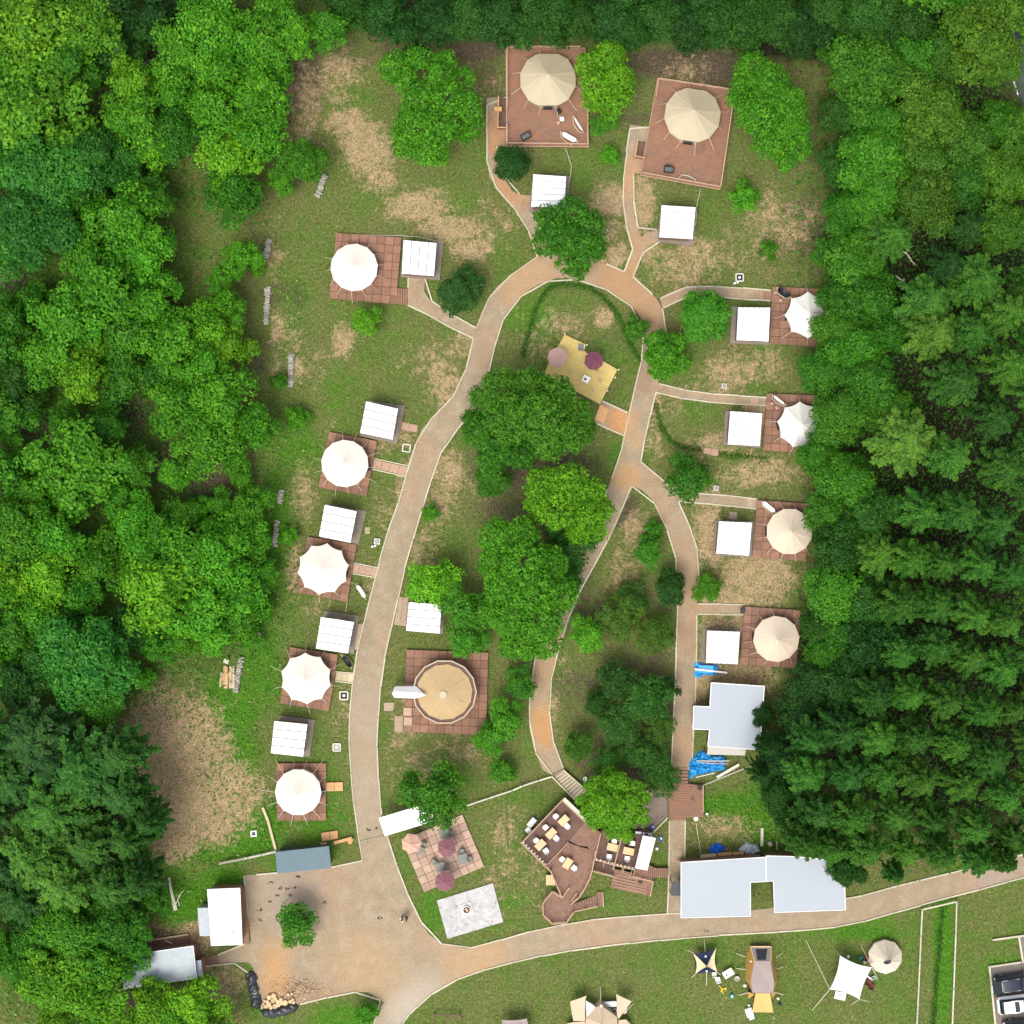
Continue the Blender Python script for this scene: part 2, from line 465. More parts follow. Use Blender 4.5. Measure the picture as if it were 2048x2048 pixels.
FLD_LO = [(2130, 1733), (2048, 1754.7), (2002.5, 1766.6), (1941.5, 1783.8), (1875.3, 1801), (1801, 1821), (1753.3, 1835.5), (1695, 1851.4), (1615.5, 1859.9), (1536, 1865), (1421.6, 1871.3), (1342, 1877.9), (1262.5, 1885.9), (1183, 1895), (1103.5, 1907), (1024, 1925.3), (962.6, 1941.5), (909.6, 1960), (883, 1976), (856.5, 1991.9), (830, 2015.7), (801, 2048), (785, 2075)]
PLZ = [(742, 2075), (747, 2048), (750.5, 2029), (767.8, 2005), (737.3, 1984.5), (697.5, 1983.9), (599.5, 2007.8), (525, 2018), (520, 2007.8), (512, 1950), (503.6, 1931), (493, 1924.3), (437.3, 1927), (404.9, 1933.6)]
PLZ2 = [(397.6, 1912.4), (434.7, 1909.7), (501.5, 1883), (498, 1841), (490, 1790), (487.7, 1750.7), (512, 1749), (554.4, 1745), (660, 1734.8), (725.4, 1721.5), (716, 1668)]

path_polys = {
    'plaza_road': PLZ2 + FLD_UP + FLD_LO + PLZ,
    'loop_path': W_LEFT + LOOP_TOP + [(1302.3, 938.7), (1263.9, 971.8), (1214.8, 978.5)] + IN_LOOP,
    'east_path': [(1263.9, 971.8), (1302.3, 938.7)] + E_RIGHT[1:] + E_LEFT[:-1],
    'curved_path': [(1214.8, 978.5)] + S_RIGHT + S_LEFT[:-1],
}
B1U = [(1319.5, 596.8), (1336.8, 586), (1355.3, 578), (1388.4, 570.8), (1421.6, 572.4), (1474.6, 575.6), (1542, 581.4)]
B1L = [(1541, 602), (1466.6, 597.3), (1395, 591), (1377.8, 592.8), (1355.3, 600.8), (1326, 616.7)]
B2U = [(1316.9, 767.8), (1355.3, 778.4), (1421.6, 787.6), (1519.6, 794.3), (1534, 795)]
B2L = [(1532.9, 811.5), (1448, 807.5), (1395, 802), (1342, 793), (1311.6, 785)]
B3U = [(1338, 970.5), (1360, 978), (1397.7, 987.7), (1448, 990.4), (1514.3, 998.4)]
B3L = [(1514.3, 1018), (1421.6, 1007.6), (1356.6, 1002.9)]
B4U = [(1395, 1207.4), (1487.8, 1209)]
B4L = [(1486.5, 1229.4), (1393.7, 1228)]
NEL = [(1248, 543.3), (1259.9, 512), (1266.5, 495.6), (1257.2, 469), (1249, 437.3), (1245, 384.3), (1249, 326), (1255.9, 291.5), (1259.9, 249), (1300, 255)]
NER = [(1296, 262), (1285, 347), (1267.8, 347), (1267.3, 384), (1269, 437), (1282.4, 474.4), (1294, 465), (1313, 459.8), (1322, 459), (1322, 482), (1311.6, 482.4), (1299.6, 487.7), (1289, 498.3), (1282.4, 512), (1265.7, 553)]
NWL = [(1075, 514), (1061, 467.8), (1053, 455.9), (1040, 432), (1024, 411), (994.4, 379), (978.5, 352.5), (973, 318), (974.5, 238.5), (973, 195.6), (1013, 195)]
NWR = [(1013, 292), (994.4, 292), (998, 330), (1010, 360), (1024, 381.7), (1040, 389.6), (1063, 391), (1063, 426.7), (1073, 444), (1088, 475), (1096, 506)]
WPL = [(815.5, 610), (843, 622), (883, 644.5), (922.8, 668.4), (946.7, 677)]
WPU = [(953.3, 656), (936, 648.5), (893.7, 623.3), (859.2, 599.5), (848.6, 583.6), (850, 555.7), (816.8, 555.7), (815.5, 575.6)]
CDP = [(1204, 802.2), (1256, 826), (1250, 872.5), (1188, 844.6)]
SP = [(1339, 1641), (1371, 1640), (1369, 1725), (1363, 1727), (1362, 1826.5), (1335, 1828), (1337, 1750)]
path_polys2 = {
    'branch_path_a': B1U + B1L, 'branch_path_b': B2U + B2L, 'branch_path_c': B3U + B3L, 'branch_path_d': B4U + B4L,
    'branch_path_e': NEL + NER, 'branch_path_f': NWL + NWR, 'branch_path_g': WPL + WPU, 'branch_path_h': CDP, 'branch_path_i': SP,
}
DECKS = {   # tile decks: name -> polygon
    'w1': [(672.3, 465.5), (803, 474.5), (794.5, 576), (796, 608.8), (659, 596.5)],
    'w2': [(657.8, 863.2), (754.5, 881.7), (733.3, 993), (636.6, 974.5)],
    'w3': [(615.4, 1073), (713.4, 1089), (694.9, 1204), (594.7, 1184.4)],
    'w4': [(580.4, 1293.8), (676.3, 1309), (657.2, 1422), (559.7, 1407)],
    'w5': [(553, 1526.3), (652.5, 1526.3), (651.7, 1641.5), (553.9, 1641.5)],
    'n1': [(1012, 95), (1170, 96), (1177.5, 294), (1013, 292)],
    'n2': [(1315, 157.7), (1470, 181), (1440, 379), (1281, 350)],
    'e1': [(1545.3, 573), (1656, 578), (1650, 694), (1538.7, 687)],
    'e2': [(1534, 786.5), (1646, 791), (1638, 908), (1526, 900.4)],
    'e3': [(1514, 1000), (1620, 1007), (1612, 1122), (1504, 1115)],
    'e4': [(1489, 1212.7), (1602, 1220), (1593, 1337), (1480, 1329)],
    'yurt': [(812.8, 1299), (976.3, 1305), (972, 1470), (806.7, 1464)],
    'patio': [(804.3, 1680.4), (924.7, 1628.8), (968.4, 1733.5), (848, 1785)],
}
def inside(px, py, poly):
    x, y = px, py
    res = np.zeros(x.shape, bool)
    n = len(poly)
    for i in range(n):
        x1, y1 = poly[i]; x2, y2 = poly[(i+1) % n]
        if y1 == y2: continue
        c = ((y1 > y) != (y2 > y)) & (x < (x2-x1)*(y-y1)/(y2-y1)+x1)
        res ^= c
    return res
def blocked(px, py):
    r = np.zeros(px.shape, bool)
    for d in (path_polys, path_polys2, DECKS):
        for p in d.values():
            r |= inside(px, py, p)
    return r

# ------------------------------------------------------------------ ground
# patches in the 1932-px view of the photo: x, y, rx, ry, strength  (dry straw / bare earth / lush green)
DRY = [(660,230,40,30,.9),(690,280,50,45,1),(720,340,40,30,.6),(790,390,60,25,.9),(850,430,55,22,.9),(895,470,40,20,.8),(820,370,40,20,.6),
 (930,440,60,60,.35),(1150,380,38,30,.9),(1130,440,40,30,.8),(1150,480,35,22,.9),(1215,385,22,50,.9),(1220,470,30,40,.7),(1290,500,90,40,.55),(1310,470,40,30,.6),
 (1140,600,18,20,.9),(1060,620,40,35,.5),(1030,640,60,60,.35),(650,640,22,35,.75),(840,730,40,60,.6),(800,680,80,40,.3),(870,650,30,30,.5),(860,570,25,30,.3),
 (1390,700,70,35,.6),(1330,740,60,20,.5),(1440,680,40,50,.5),(1440,780,50,25,.9),(1350,840,60,25,.6),(1300,770,40,30,.25),(1230,830,20,40,.6),(1240,760,12,30,.5),(1430,890,70,30,.6),
 (1340,940,60,20,.6),(1340,1010,30,60,.9),(1430,1090,70,50,.85),(1380,1140,60,30,.8),(1340,1200,20,50,.9),(1380,1275,90,30,1),(1320,1300,14,50,.9),(1400,1180,70,14,.9),
 (850,890,30,45,.7),(830,960,30,50,.5),(800,1040,40,50,.45),(905,920,20,20,.3),(740,820,60,60,.3),(770,900,25,50,.5),(720,980,30,30,.35),(700,1100,25,40,.4),
 (640,840,40,40,.25),(570,930,25,60,.45),(555,1060,15,80,.5),(600,1150,40,20,.3),(650,1330,30,70,.3),(680,1420,20,60,.3),(760,1380,30,60,.35),(800,1440,60,30,.45),(870,1420,60,30,.4),
 (960,1600,40,80,.4),(930,1680,30,60,.35),(1010,1650,25,90,.3),(1110,1640,20,30,.3),(1380,1560,60,30,.6),(1340,1600,40,20,.3),
 (330,1390,80,65,1.2),(300,1490,70,90,1.2),(410,1500,70,60,1.2),(350,1450,80,90,1.2),(400,1480,60,60,1),(340,1500,60,60,1),(330,1570,55,50,1),(400,1560,50,40,.8),(300,1440,40,60,.7),(300,1330,50,40,.6),(370,1350,30,50,.6),
 (370,1770,40,30,.8),(300,1760,40,25,.4),(430,1850,40,40,.6),(430,1920,30,30,.3),(820,1800,40,30,.2),(1180,1760,40,30,.15),
 (520,500,25,40,.4),(525,620,14,40,.7),(600,700,30,40,.2),(550,640,20,50,.4),(520,700,14,30,.6),(560,700,14,30,.5),(1170,1340,60,60,.3),(1040,1330,20,50,.4),(1200,1000,30,40,.5),(1180,1080,40,60,.35),
 (1060,1250,30,50,.3),(1380,470,60,60,.2),(1450,420,60,70,.45),(1500,430,50,60,.5),(1290,130,60,40,.4),(900,200,60,80,.3),(640,150,50,60,.6),(570,170,40,70,.6),(560,260,40,60,.4)]
EARTH = [(560,150,60,80,.8),(640,110,80,40,.5),(740,60,60,50,.6),(900,90,60,30,.9),(920,150,30,80,.5),(1260,120,80,30,.9),(1340,130,60,40,.9),(1330,170,50,20,.5),(1520,430,60,80,.6),(1190,280,20,60,.3),
 (1160,160,40,60,.4),(1200,230,40,40,.4),(20,560,60,50,.8),(60,830,50,60,.8),(330,870,70,60,.6),(400,920,60,60,.7),(450,900,40,50,.5),(250,790,40,40,.8),(470,520,60,60,.3),(520,560,30,60,.4),(490,680,30,40,.5),
 (150,50,20,60,.9),(280,90,40,60,.9),(180,190,40,40,.9),(230,380,30,60,.7),(400,350,30,40,.6),(560,330,30,40,.3),(1000,880,120,50,.8),(1160,640,30,30,.3),(960,960,80,60,.5),(1180,960,30,40,.7),(1100,1060,20,60,.6),
 (1150,1150,120,60,.45),(1130,1300,120,60,.5),(1230,1260,60,60,.5),(1180,1440,100,60,.7),(1240,1340,60,60,.6),(1010,1480,40,20,.3),(880,1290,60,40,.15),(1340,330,40,60,.3),(300,1290,40,30,.6),
 (300,1780,50,30,.9),(250,1860,60,60,.9),(200,1500,40,160,.3),(480,410,40,40,.3),(560,560,30,40,.4),(560,780,20,30,.3),(1350,560,30,20,.4),(1310,620,60,40,.4),(1360,640,60,40,.3),(1420,420,60,50,.3),(1450,230,60,60,.5),(1430,340,40,30,.3)]
LUSH = [(440,1440,50,90,.9),(470,1560,70,60,1),(430,1330,60,60,.9),(400,1600,50,25,1),(490,1250,50,120,.7),(520,1000,40,150,.7),(560,850,60,80,.6),(560,560,40,60,.5),(640,560,80,60,.25),(590,440,60,60,.3),
 (620,1180,40,30,.5),(600,1540,60,100,.6),(660,1480,20,100,.3),(580,1650,100,20,.6),(350,1700,60,40,1),(420,1660,60,30,.8),(330,1640,50,30,.6),(500,1850,40,60,.6),(640,1920,60,30,.7),(1010,600,60,50,.6),(1090,560,50,40,.3),
 (960,600,40,40,.4),(1180,690,30,40,.3),(1180,860,40,40,.7),(1110,880,60,40,.3),(1300,780,30,40,.4),(1370,1520,60,25,.9),(1430,1540,60,60,.9),(1440,1600,40,40,.5),(1220,1660,60,60,.3),(1150,1700,60,40,.4),(900,1700,120,20,.6),
 (820,1720,40,60,.6),(770,1560,30,60,.3),(900,1470,90,60,.3),(1380,1720,30,40,.9),(1780,1800,22,160,.9),(1900,1830,60,30,.3),(1895,1830,50,35,.7),(1000,1500,60,30,.4),(1280,1660,30,60,.3),(900,1740,100,20,.5),(540,1640,60,40,.5),
 (720,620,100,100,.3),(640,760,60,80,.4),(760,740,40,60,.2),(540,240,30,60,.2),(650,450,30,30,.3),(900,380,60,30,.3),(1340,370,60,60,.3),(1420,380,40,40,.5),(1150,300,30,40,.4),(970,370,30,40,.2),(1560,1740,200,30,.6),(1640,1760,90,20,.7)]
FOREST = [(150,250,260,300),(150,700,300,300),(180,1100,330,260),(90,1600,170,330),(330,60,330,70),(1150,20,500,70),(1750,400,270,450),(1780,900,270,300),(1760,1300,320,330),(200,1860,160,110),(1000,1000,90,220),(1180,1360,90,170)]

def blob_sum(X, Y, lst):
    out = np.zeros(X.shape, np.float32)
    for b in lst:
        x, y, rx, ry, s = b
        d2 = ((X-x)/rx)**2 + ((Y-y)/ry)**2
        out = np.maximum(out, s*np.exp(-d2**1.3*.75))
    return out

DITCH = [T(2, 1, [(80, 760), (130, 560), (180, 400), (260, 260), (330, 215), (450, 215), (580, 240), (680, 300), (760, 390), (830, 500), (880, 640), (960, 770), (985, 800)]),
         T(2, 1, [(1075, 1090), (1100, 1200), (1140, 1310), (1200, 1400), (1280, 1440), (1430, 1462)]),
         T(2, 1, [(1560, 1490), (1700, 1510), (1932, 1535)]),
         [(1886, 1812), (1880, 1870), (1873, 1960), (1866, 2060)]]
def dist_lines(X, Y, lines):
    d = np.full(X.shape, 1e6, np.float32)
    for ln in lines:
        for a, b in zip(ln[:-1], ln[1:]):
            ax, ay = a; bx, by = b
            L2 = (bx-ax)**2+(by-ay)**2
            t = np.clip(((X-ax)*(bx-ax)+(Y-ay)*(by-ay))/L2, 0, 1)
            d = np.minimum(d, np.hypot(X-(ax+t*(bx-ax)), Y-(ay+t*(by-ay))))
    return d

def ground_material():
    m, n, l, p = new_mat('grass_and_earth')
    g = n.new('ShaderNodeNewGeometry'); P = g.outputs['Position']
    at = n.new('ShaderNodeAttribute'); at.attribute_name = 'cover'
    sep = n.new('ShaderNodeSeparateColor'); l.new(at.outputs['Color'], sep.inputs[0])
    big = noise_tex(n, l, P, .22, 6, .65, .5)
    mid = noise_tex(n, l, P, 1.1, 6, .7, .4)
    fine = noise_tex(n, l, P, 3.2, 6, .8)
    vfine = noise_tex(n, l, P, 6.5, 4, .85)
    grass = ramp(n, l, fine, [(.30, (.042, .086, .013)), (.5, (.082, .138, .024)), (.72, (.145, .20, .048))])
    olive = ramp(n, l, fine, [(.30, (.064, .080, .019)), (.5, (.115, .130, .038)), (.72, (.19, .19, .075))])
    gmix = mixc(n, l, ramp(n, l, big, [(.33, 0), (.55, 1)]), grass, olive)
    lush = ramp(n, l, fine, [(.3, (.022, .085, .006)), (.5, (.052, .150, .010)), (.72, (.11, .235, .022))])
    straw = ramp(n, l, fine, [(.28, (.12, .105, .045)), (.5, (.26, .205, .10)), (.72, (.42, .33, .19))])
    earth = ramp(n, l, fine, [(.28, (.042, .035, .022)), (.5, (.085, .066, .044)), (.75, (.17, .125, .085))])
    pale = mixc(n, l, ramp(n, l, mid, [(.4, 0), (.7, 1)]), straw, (.40, .275, .165))
    def soft(v, nz, lo, hi):
        s = math_node(n, l, 'ADD', math_node(n, l, 'ADD', v, math_node(n, l, 'MULTIPLY', math_node(n, l, 'SUBTRACT', nz, .5), 1.5)), math_node(n, l, 'MULTIPLY', math_node(n, l, 'SUBTRACT', fine, .5), 1.1))
        return ramp(n, l, s, [(lo, 0), (hi, 1)])
    # general dryness from noise as well
    dry_n = math_node(n, l, 'ADD', sep.outputs[0], math_node(n, l, 'MULTIPLY', math_node(n, l, 'SUBTRACT', big, .44), .9))
    c = mixc(n, l, soft(sep.outputs[2], mid, .25, .65), gmix, lush)
    c = mixc(n, l, soft(sep.outputs[1], mid, .25, .65), c, earth)
    c = mixc(n, l, soft(dry_n, mid, .28, .72), c, pale)
    c = mixc(n, l, .75, c, ramp(n, l, vfine, [(.33, .30), (.5, .95), (.67, 1.85)]), 'MULTIPLY')
    l.new(c, p.inputs['Base Color']); p.inputs['Roughness'].default_value = .95
    p.inputs['Specular IOR Level'].default_value = .1
    hu = n.new('ShaderNodeAttribute'); hu.attribute_name = 'humus_shade'  # humus floor, blackened to carry the shade between the crowns
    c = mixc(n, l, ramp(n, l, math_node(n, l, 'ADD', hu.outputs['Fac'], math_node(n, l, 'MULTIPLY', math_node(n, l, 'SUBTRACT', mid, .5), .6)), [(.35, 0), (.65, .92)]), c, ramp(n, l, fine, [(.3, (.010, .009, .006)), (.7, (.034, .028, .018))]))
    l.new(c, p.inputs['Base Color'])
    hh = math_node(n, l, 'ADD', fine, math_node(n, l, 'MULTIPLY', vfine, .6))
    bump(n, l, p, hh, .7, .12)
    return m
M['ground'] = ground_material()

def build_ground():
    n = 400; ext = 56.0
    xs = np.linspace(-ext, ext, n+1, dtype=np.float32)
    X, Y = np.meshgrid(xs, xs)
    PX = X*S+1024; PY = 1024-Y*S
    vx, vy = PX/1.06004, PY/1.06004
    dry = blob_sum(vx, vy, DRY); ear = blob_sum(vx, vy, EARTH); lus = blob_sum(vx, vy, LUSH)
    fo = blob_sum(vx, vy, [(a, b, c, d, 1.0) for a, b, c, d in FOREST])
    ear = np.maximum(ear, fo*np.where(vx < 900, .30, .5)); lus = np.maximum(lus, fo*np.where(vx < 900, .55, .2))
    # mown field at the bottom of the photo
    field = ((vy > 1760 - (vx-760)*.09) & (vx > 760)).astype(np.float32)
    dry = np.where((np.abs(vx-340) < 130) & (np.abs(vy-1450) < 200), dry*1.15, dry)
    lus = np.where(dry > .8, lus*.4, lus)
    dry *= (1-field*.9); ear *= (1-field)
    lus = np.maximum(lus, field*.22)
    dd = dist_lines(PX, PY, DITCH)
    lus = np.maximum(lus, np.exp(-(dd/6)**2)*.7)
    Zh = -.22*np.exp(-(dd/4.5)**2)
    nz = np.array([noise.noise((float(a)*.35, float(b)*.35, 0)) for a, b in zip(X.ravel()[::1], Y.ravel()[::1])], np.float32).reshape(X.shape)
    Zh += -.02 + .018*nz
    V = np.stack([X.ravel(), Y.ravel(), Zh.ravel()], 1)
    idx = np.arange((n+1)*(n+1)).reshape(n+1, n+1)
    F = np.stack([idx[:-1, :-1].ravel(), idx[:-1, 1:].ravel(), idx[1:, 1:].ravel(), idx[1:, :-1].ravel()], 1)
    # skirt out to the horizon
    R = 900.0
    k = len(V)
    rim = [idx[0, :], idx[:, -1], idx[-1, ::-1], idx[::-1, 0]]
    outer = np.array([(-R, -R, -.05), (R, -R, -.05), (R, R, -.05), (-R, R, -.05)], np.float32)
    V = np.concatenate([V, outer]); 
    me = bpy.data.meshes.new('ground')
    faces = [tuple(f) for f in F.tolist()]
    for s in range(4):
        a = [int(q) for q in rim[s]]
        faces.append((k+s, k+(s+1) % 4) + tuple(a[::-1]))
    me.from_pydata(V.tolist(), [], faces)
    ca = me.color_attributes.new('cover', 'FLOAT_COLOR', 'POINT')
    colr = np.ones((len(V), 4), np.float32)
    colr[:k, 0] = dry.ravel(); colr[:k, 1] = ear.ravel(); colr[:k, 2] = lus.ravel()
    colr[k:, :3] = (.1, .5, .3)
    ca.data.foreach_set('color', colr.ravel())
    hum_shade = blob_sum(vx, vy, [(1775,470,200,420,1),(1790,900,215,280,1),(1770,1290,270,300,1),(1150,0,470,50,1),(80,1480,170,160,1),(120,1650,130,120,.9),(1600,60,300,60,1),(330,30,260,40,.6)])  # wood floors that get crown shade painted into their soil colour
    ha = me.attributes.new('humus_shade', 'FLOAT', 'POINT'); hv = np.full(len(V), .8, np.float32); hv[:k] = hum_shade.ravel(); ha.data.foreach_set('value', hv)
    me.polygons.foreach_set('use_smooth', [True]*len(me.polygons))
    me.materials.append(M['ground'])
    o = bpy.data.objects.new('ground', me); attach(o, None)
    tag(o, kind='structure')
    return o
build_ground()

# ------------------------------------------------------------------ gravel of the paths
def gravel_material():
    m, n, l, p = new_mat('tan_gravel')
    g = n.new('ShaderNodeNewGeometry'); P = g.outputs['Position']
    big = noise_tex(n, l, P, .12, 4, .6, .6)
    mid = noise_tex(n, l, P, .8, 5, .65)
    fine = noise_tex(n, l, P, 6.0, 5, .85)
    c = ramp(n, l, mid, [(.3, (.25, .194, .130)), (.5, (.29, .228, .155)), (.7, (.345, .275, .19))])
    c = mixc(n, l, ramp(n, l, big, [(.5, 0), (.66, .4)]), c, (.38, .22, .11))
    def spot(px, py, r, colr, amt):
        nonlocal c
        w = W(px*1.06004, py*1.06004)
        vm = n.new('ShaderNodeVectorMath'); vm.operation = 'DISTANCE'
        l.new(P, vm.inputs[0]); vm.inputs[1].default_value = w
        d = math_node(n, l, 'ADD', math_node(n, l, 'DIVIDE', vm.outputs['Value'], r*1.06004/S), math_node(n, l, 'MULTIPLY', math_node(n, l, 'SUBTRACT', mid, .5), .9))
        f = ramp(n, l, d, [(.35, amt*.8), (1.1, 0)])
        c = mixc(n, l, f, c, colr)
    orange = (.52, .27, .085)
    spot(520, 1850, 45, orange, .55); spot(520, 1800, 40, orange, .4); spot(690, 1830, 100, (.42, .27, .13), .45)
    spot(900, 1820, 90, (.44, .27, .14), .5); spot(1180, 900, 40, (.50, .27, .10), .6); spot(1200, 830, 30, (.46, .26, .10), .4); spot(1170, 790, 40, (.52, .24, .08), .8)
    spot(1030, 1370, 60, (.50, .24, .07), .7); spot(990, 520, 90, (.44, .25, .11), .5); spot(1180, 540, 110, (.36, .20, .095), .8); spot(1240, 600, 60, (.34, .19, .10), .5)
    spot(800, 1880, 60, (.40, .34, .27), .7); spot(560, 1690, 90, (.33, .26, .21), .7); spot(620, 1880, 60, (.30, .20, .13), .6); spot(760, 1910, 50, (.42, .38, .31), .6)
    spot(1620, 1600, 90, (.30, .25, .22), .0); spot(700, 1350, 90, (.34, .27, .20), .5); spot(700, 1500, 90, (.36, .29, .21), .5); spot(1870, 1650, 60, (.30, .24, .21), .7)
    spot(1215, 700, 60, (.24, .15, .10), .55); spot(960, 360, 60, (.42, .20, .09), .7); spot(930, 250, 60, (.38, .18, .08), .7); spot(1190, 330, 60, (.42, .22, .10), .6); spot(1290, 1200, 50, (.28, .17, .11), .6)
    spot(1290, 1420, 60, (.33, .21, .12), .6); spot(1290, 1080, 110, (.34, .22, .12), .6); spot(1060, 1250, 80, (.36, .22, .11), .6)
    c = mixc(n, l, .6, c, ramp(n, l, fine, [(.3, .55), (.5, 1.0), (.7, 1.5)]), 'MULTIPLY')
    l.new(c, p.inputs['Base Color']); p.inputs['Roughness'].default_value = .95
    p.inputs['Specular IOR Level'].default_value = .1
    bump(n, l, p, fine, .5, .04)
    return m
M['gravel'] = gravel_material()

z = .004
PATHS = {}
for d in (path_polys, path_polys2):
    for k_, pl in d.items():
        z += .004
        o = MB().prism(WP(pl), -.03, z).build('gravel_path', M['gravel'])
        tag(o, kind='structure'); PATHS[k_] = o

def kerb(key, pts, seg=3.0, w=.135, h=.12):
    wp = [W(*p) for p in pts]
    par = PATHS[key]
    out = [wp[0]]; acc = 0
    # resample along the line
    L = [0]
    for a, b in zip(wp[:-1], wp[1:]): L.append(L[-1]+(b-a).length)
    n = max(1, round(L[-1]/seg))
    res = []
    for i in range(n+1):
        t = L[-1]*i/n
        j = max(0, min(len(L)-2, int(np.searchsorted(L, t))-1))
        u = (t-L[j])/max(1e-6, L[j+1]-L[j])
        res.append(wp[j].lerp(wp[j+1], min(1, u)))
    for a, b in zip(res[:-1], res[1:]):
        j = rnd.uniform(-.03, .03); k = rnd.uniform(-.03, .03)
        a2 = a.lerp(b, .008); b2 = a.lerp(b, .992)
        d = (b-a).normalized(); nn = Vector((-d.y, d.x, 0))
        seg_piece('kerb_timber', M['kerb'], par, a2+nn*j, b2+nn*k, w*rnd.uniform(.75, 1.1), h*rnd.uniform(.8, 1.1), 0.0)
kerb('loop_path', W_LEFT[:25]); kerb('loop_path', W_LEFT[25:] )
kerb('loop_path', IN_LOOP); kerb('loop_path', LOOP_TOP[3:6], 2); kerb('loop_path', LOOP_TOP[6:9], 2)
kerb('loop_path', LOOP_TOP[10:14], 2); kerb('loop_path', LOOP_TOP[16:], 2.6)
kerb('east_path', [LOOP_TOP[-1]] + E_RIGHT[:3], 2.5); kerb('east_path', E_RIGHT[3:9], 2.5); kerb('east_path', E_RIGHT[10:16], 3)
kerb('east_path', E_LEFT[1:], 3)
kerb('curved_path', S_RIGHT, 3); kerb('curved_path', S_LEFT, 3)
kerb('plaza_road', FLD_UP[:16], 3); kerb('plaza_road', FLD_UP[17:], 3); kerb('plaza_road', FLD_LO, 3)
kerb('plaza_road', PLZ[1:7], 3); kerb('plaza_road', PLZ[7:], 3); kerb('plaza_road', PLZ2[1:6], 3); kerb('plaza_road', PLZ2[6:10], 3); kerb('plaza_road', PLZ2[9:], 3)
for k_, u in (('branch_path_a', B1U), ('branch_path_a', B1L), ('branch_path_b', B2U), ('branch_path_b', B2L), ('branch_path_c', B3U), ('branch_path_c', B3L),
             ('branch_path_d', B4U), ('branch_path_d', B4L), ('branch_path_e', NEL), ('branch_path_e', NER[2:8]), ('branch_path_e', NER[9:]),
             ('branch_path_f', NWL), ('branch_path_f', NWR[1:6]), ('branch_path_f', NWR[7:]), ('branch_path_g', WPL), ('branch_path_g', WPU[:6]), ('branch_path_g', WPU[6:]),
             ('branch_path_h', CDP[:2]), ('branch_path_h', CDP[2:]), ('branch_path_i', [SP[0], SP[6], SP[5]]), ('branch_path_i', SP[1:3])):
    kerb(k_, u, 2.6)
# asphalt corner, parking ground
o = MB().prism(WP([(2016, -80), (2200, -80), (2200, 330), (2060, 250), (2036, 180), (2024, 110)]), -.03, .012).build('road', M['asphalt']); tag(o, kind='structure')
o = MB()
for a, b in (((2027.6, 163), (2036, 190)), ((2044, 38), (2052, 62)), ((2031, 110), (2026, 60))):
    o.prism([W(a[0]-1.6, a[1]), W(a[0]+1.6, a[1]), W(b[0]+1.6, b[1]), W(b[0]-1.6, b[1])], .013, .017)
o = o.build('road_markings', M['paint_line']); tag(o, kind='structure')
o = MB().prism(WP([(1979, 1933), (2044, 1925), (2037.5, 1873), (2140, 1862), (2140, 2100), (1993, 2100)]), -.03, .012).build('parking_area', M['parking']); tag(o, kind='structure')
o = MB().prism(WP([(1252, 1592), (1285, 1580), (1336, 1583), (1335, 1632), (1300, 1662), (1287, 1668), (1250, 1640)]), -.03, .01).build('gravel_yard', M['gravel_pink']); tag(o, kind='structure')
# ------------------------------------------------------------------ decks
def deck(key, label, z0=0.0, top=.36, cell=.88, mat='tile_red', name='tile_deck', ang=None, tile='tile'):
    wp = [(v.x, v.y) for v in WP(DECKS[key], top)]
    c = centroid(wp)
    t = thing(name, label, 'deck', (c[0], c[1], 0))
    MB().prism(inset(wp, .03), .03, top-.05).build('frame', M['deck_gap'], t)
    a = Vector(wp[0]); b = Vector(wp[1])
    if ang is None: ang = math.atan2((b-a).y, (b-a).x)
    lay_tiles(wp, a, ang, cell, cell, top-.05, .05, M[mat], t, tile)
    return t, top

def lay_tiles(poly, org, ang, cw, ch, z0, th, mat, parent, name, gap=.045):
    ca, sa = math.cos(ang), math.sin(ang)
    ux, uy = (ca, sa), (-sa, ca)
    us = [(p[0]-org[0])*ux[0]+(p[1]-org[1])*ux[1] for p in poly]
    vs = [(p[0]-org[0])*uy[0]+(p[1]-org[1])*uy[1] for p in poly]
    nu = max(1, round((max(us)-min(us))/cw)); nv = max(1, round((max(vs)-min(vs))/ch))
    cw = (max(us)-min(us))/nu; ch = (max(vs)-min(vs))/nv
    for i in range(nu):
        for j in range(nv):
            u0 = min(us)+i*cw+gap/2; u1 = u0+cw-gap; v0 = min(vs)+j*ch+gap/2; v1 = v0+ch-gap
            full = (u1-u0)*(v1-v0)
            q = list(poly)
            oo = org[0]*ux[0]+org[1]*ux[1]; ov = org[0]*uy[0]+org[1]*uy[1]
            q = clip_half(q, ux[0], ux[1], u1+oo); q = clip_half(q, -ux[0], -ux[1], -(u0+oo)) if q else q
            q = clip_half(q, uy[0], uy[1], v1+ov) if q else q; q = clip_half(q, -uy[0], -uy[1], -(v0+ov)) if q else q
            if len(q) < 3: continue
            ar = abs(area2(q))/2
            if ar < .06*full: continue
            dz = rnd.uniform(-.008, .008)
            if ar > .97*full:
                um, vm = (u0+u1)/2, (v0+v1)/2
                piece(name, mat, parent, (org[0]+um*ux[0]+vm*uy[0], org[1]+um*ux[1]+vm*uy[1], z0+dz), u1-u0, v1-v0, th, ang)
            else:
                MB().prism(q, z0+dz, z0+th+dz).build(name, mat, parent)

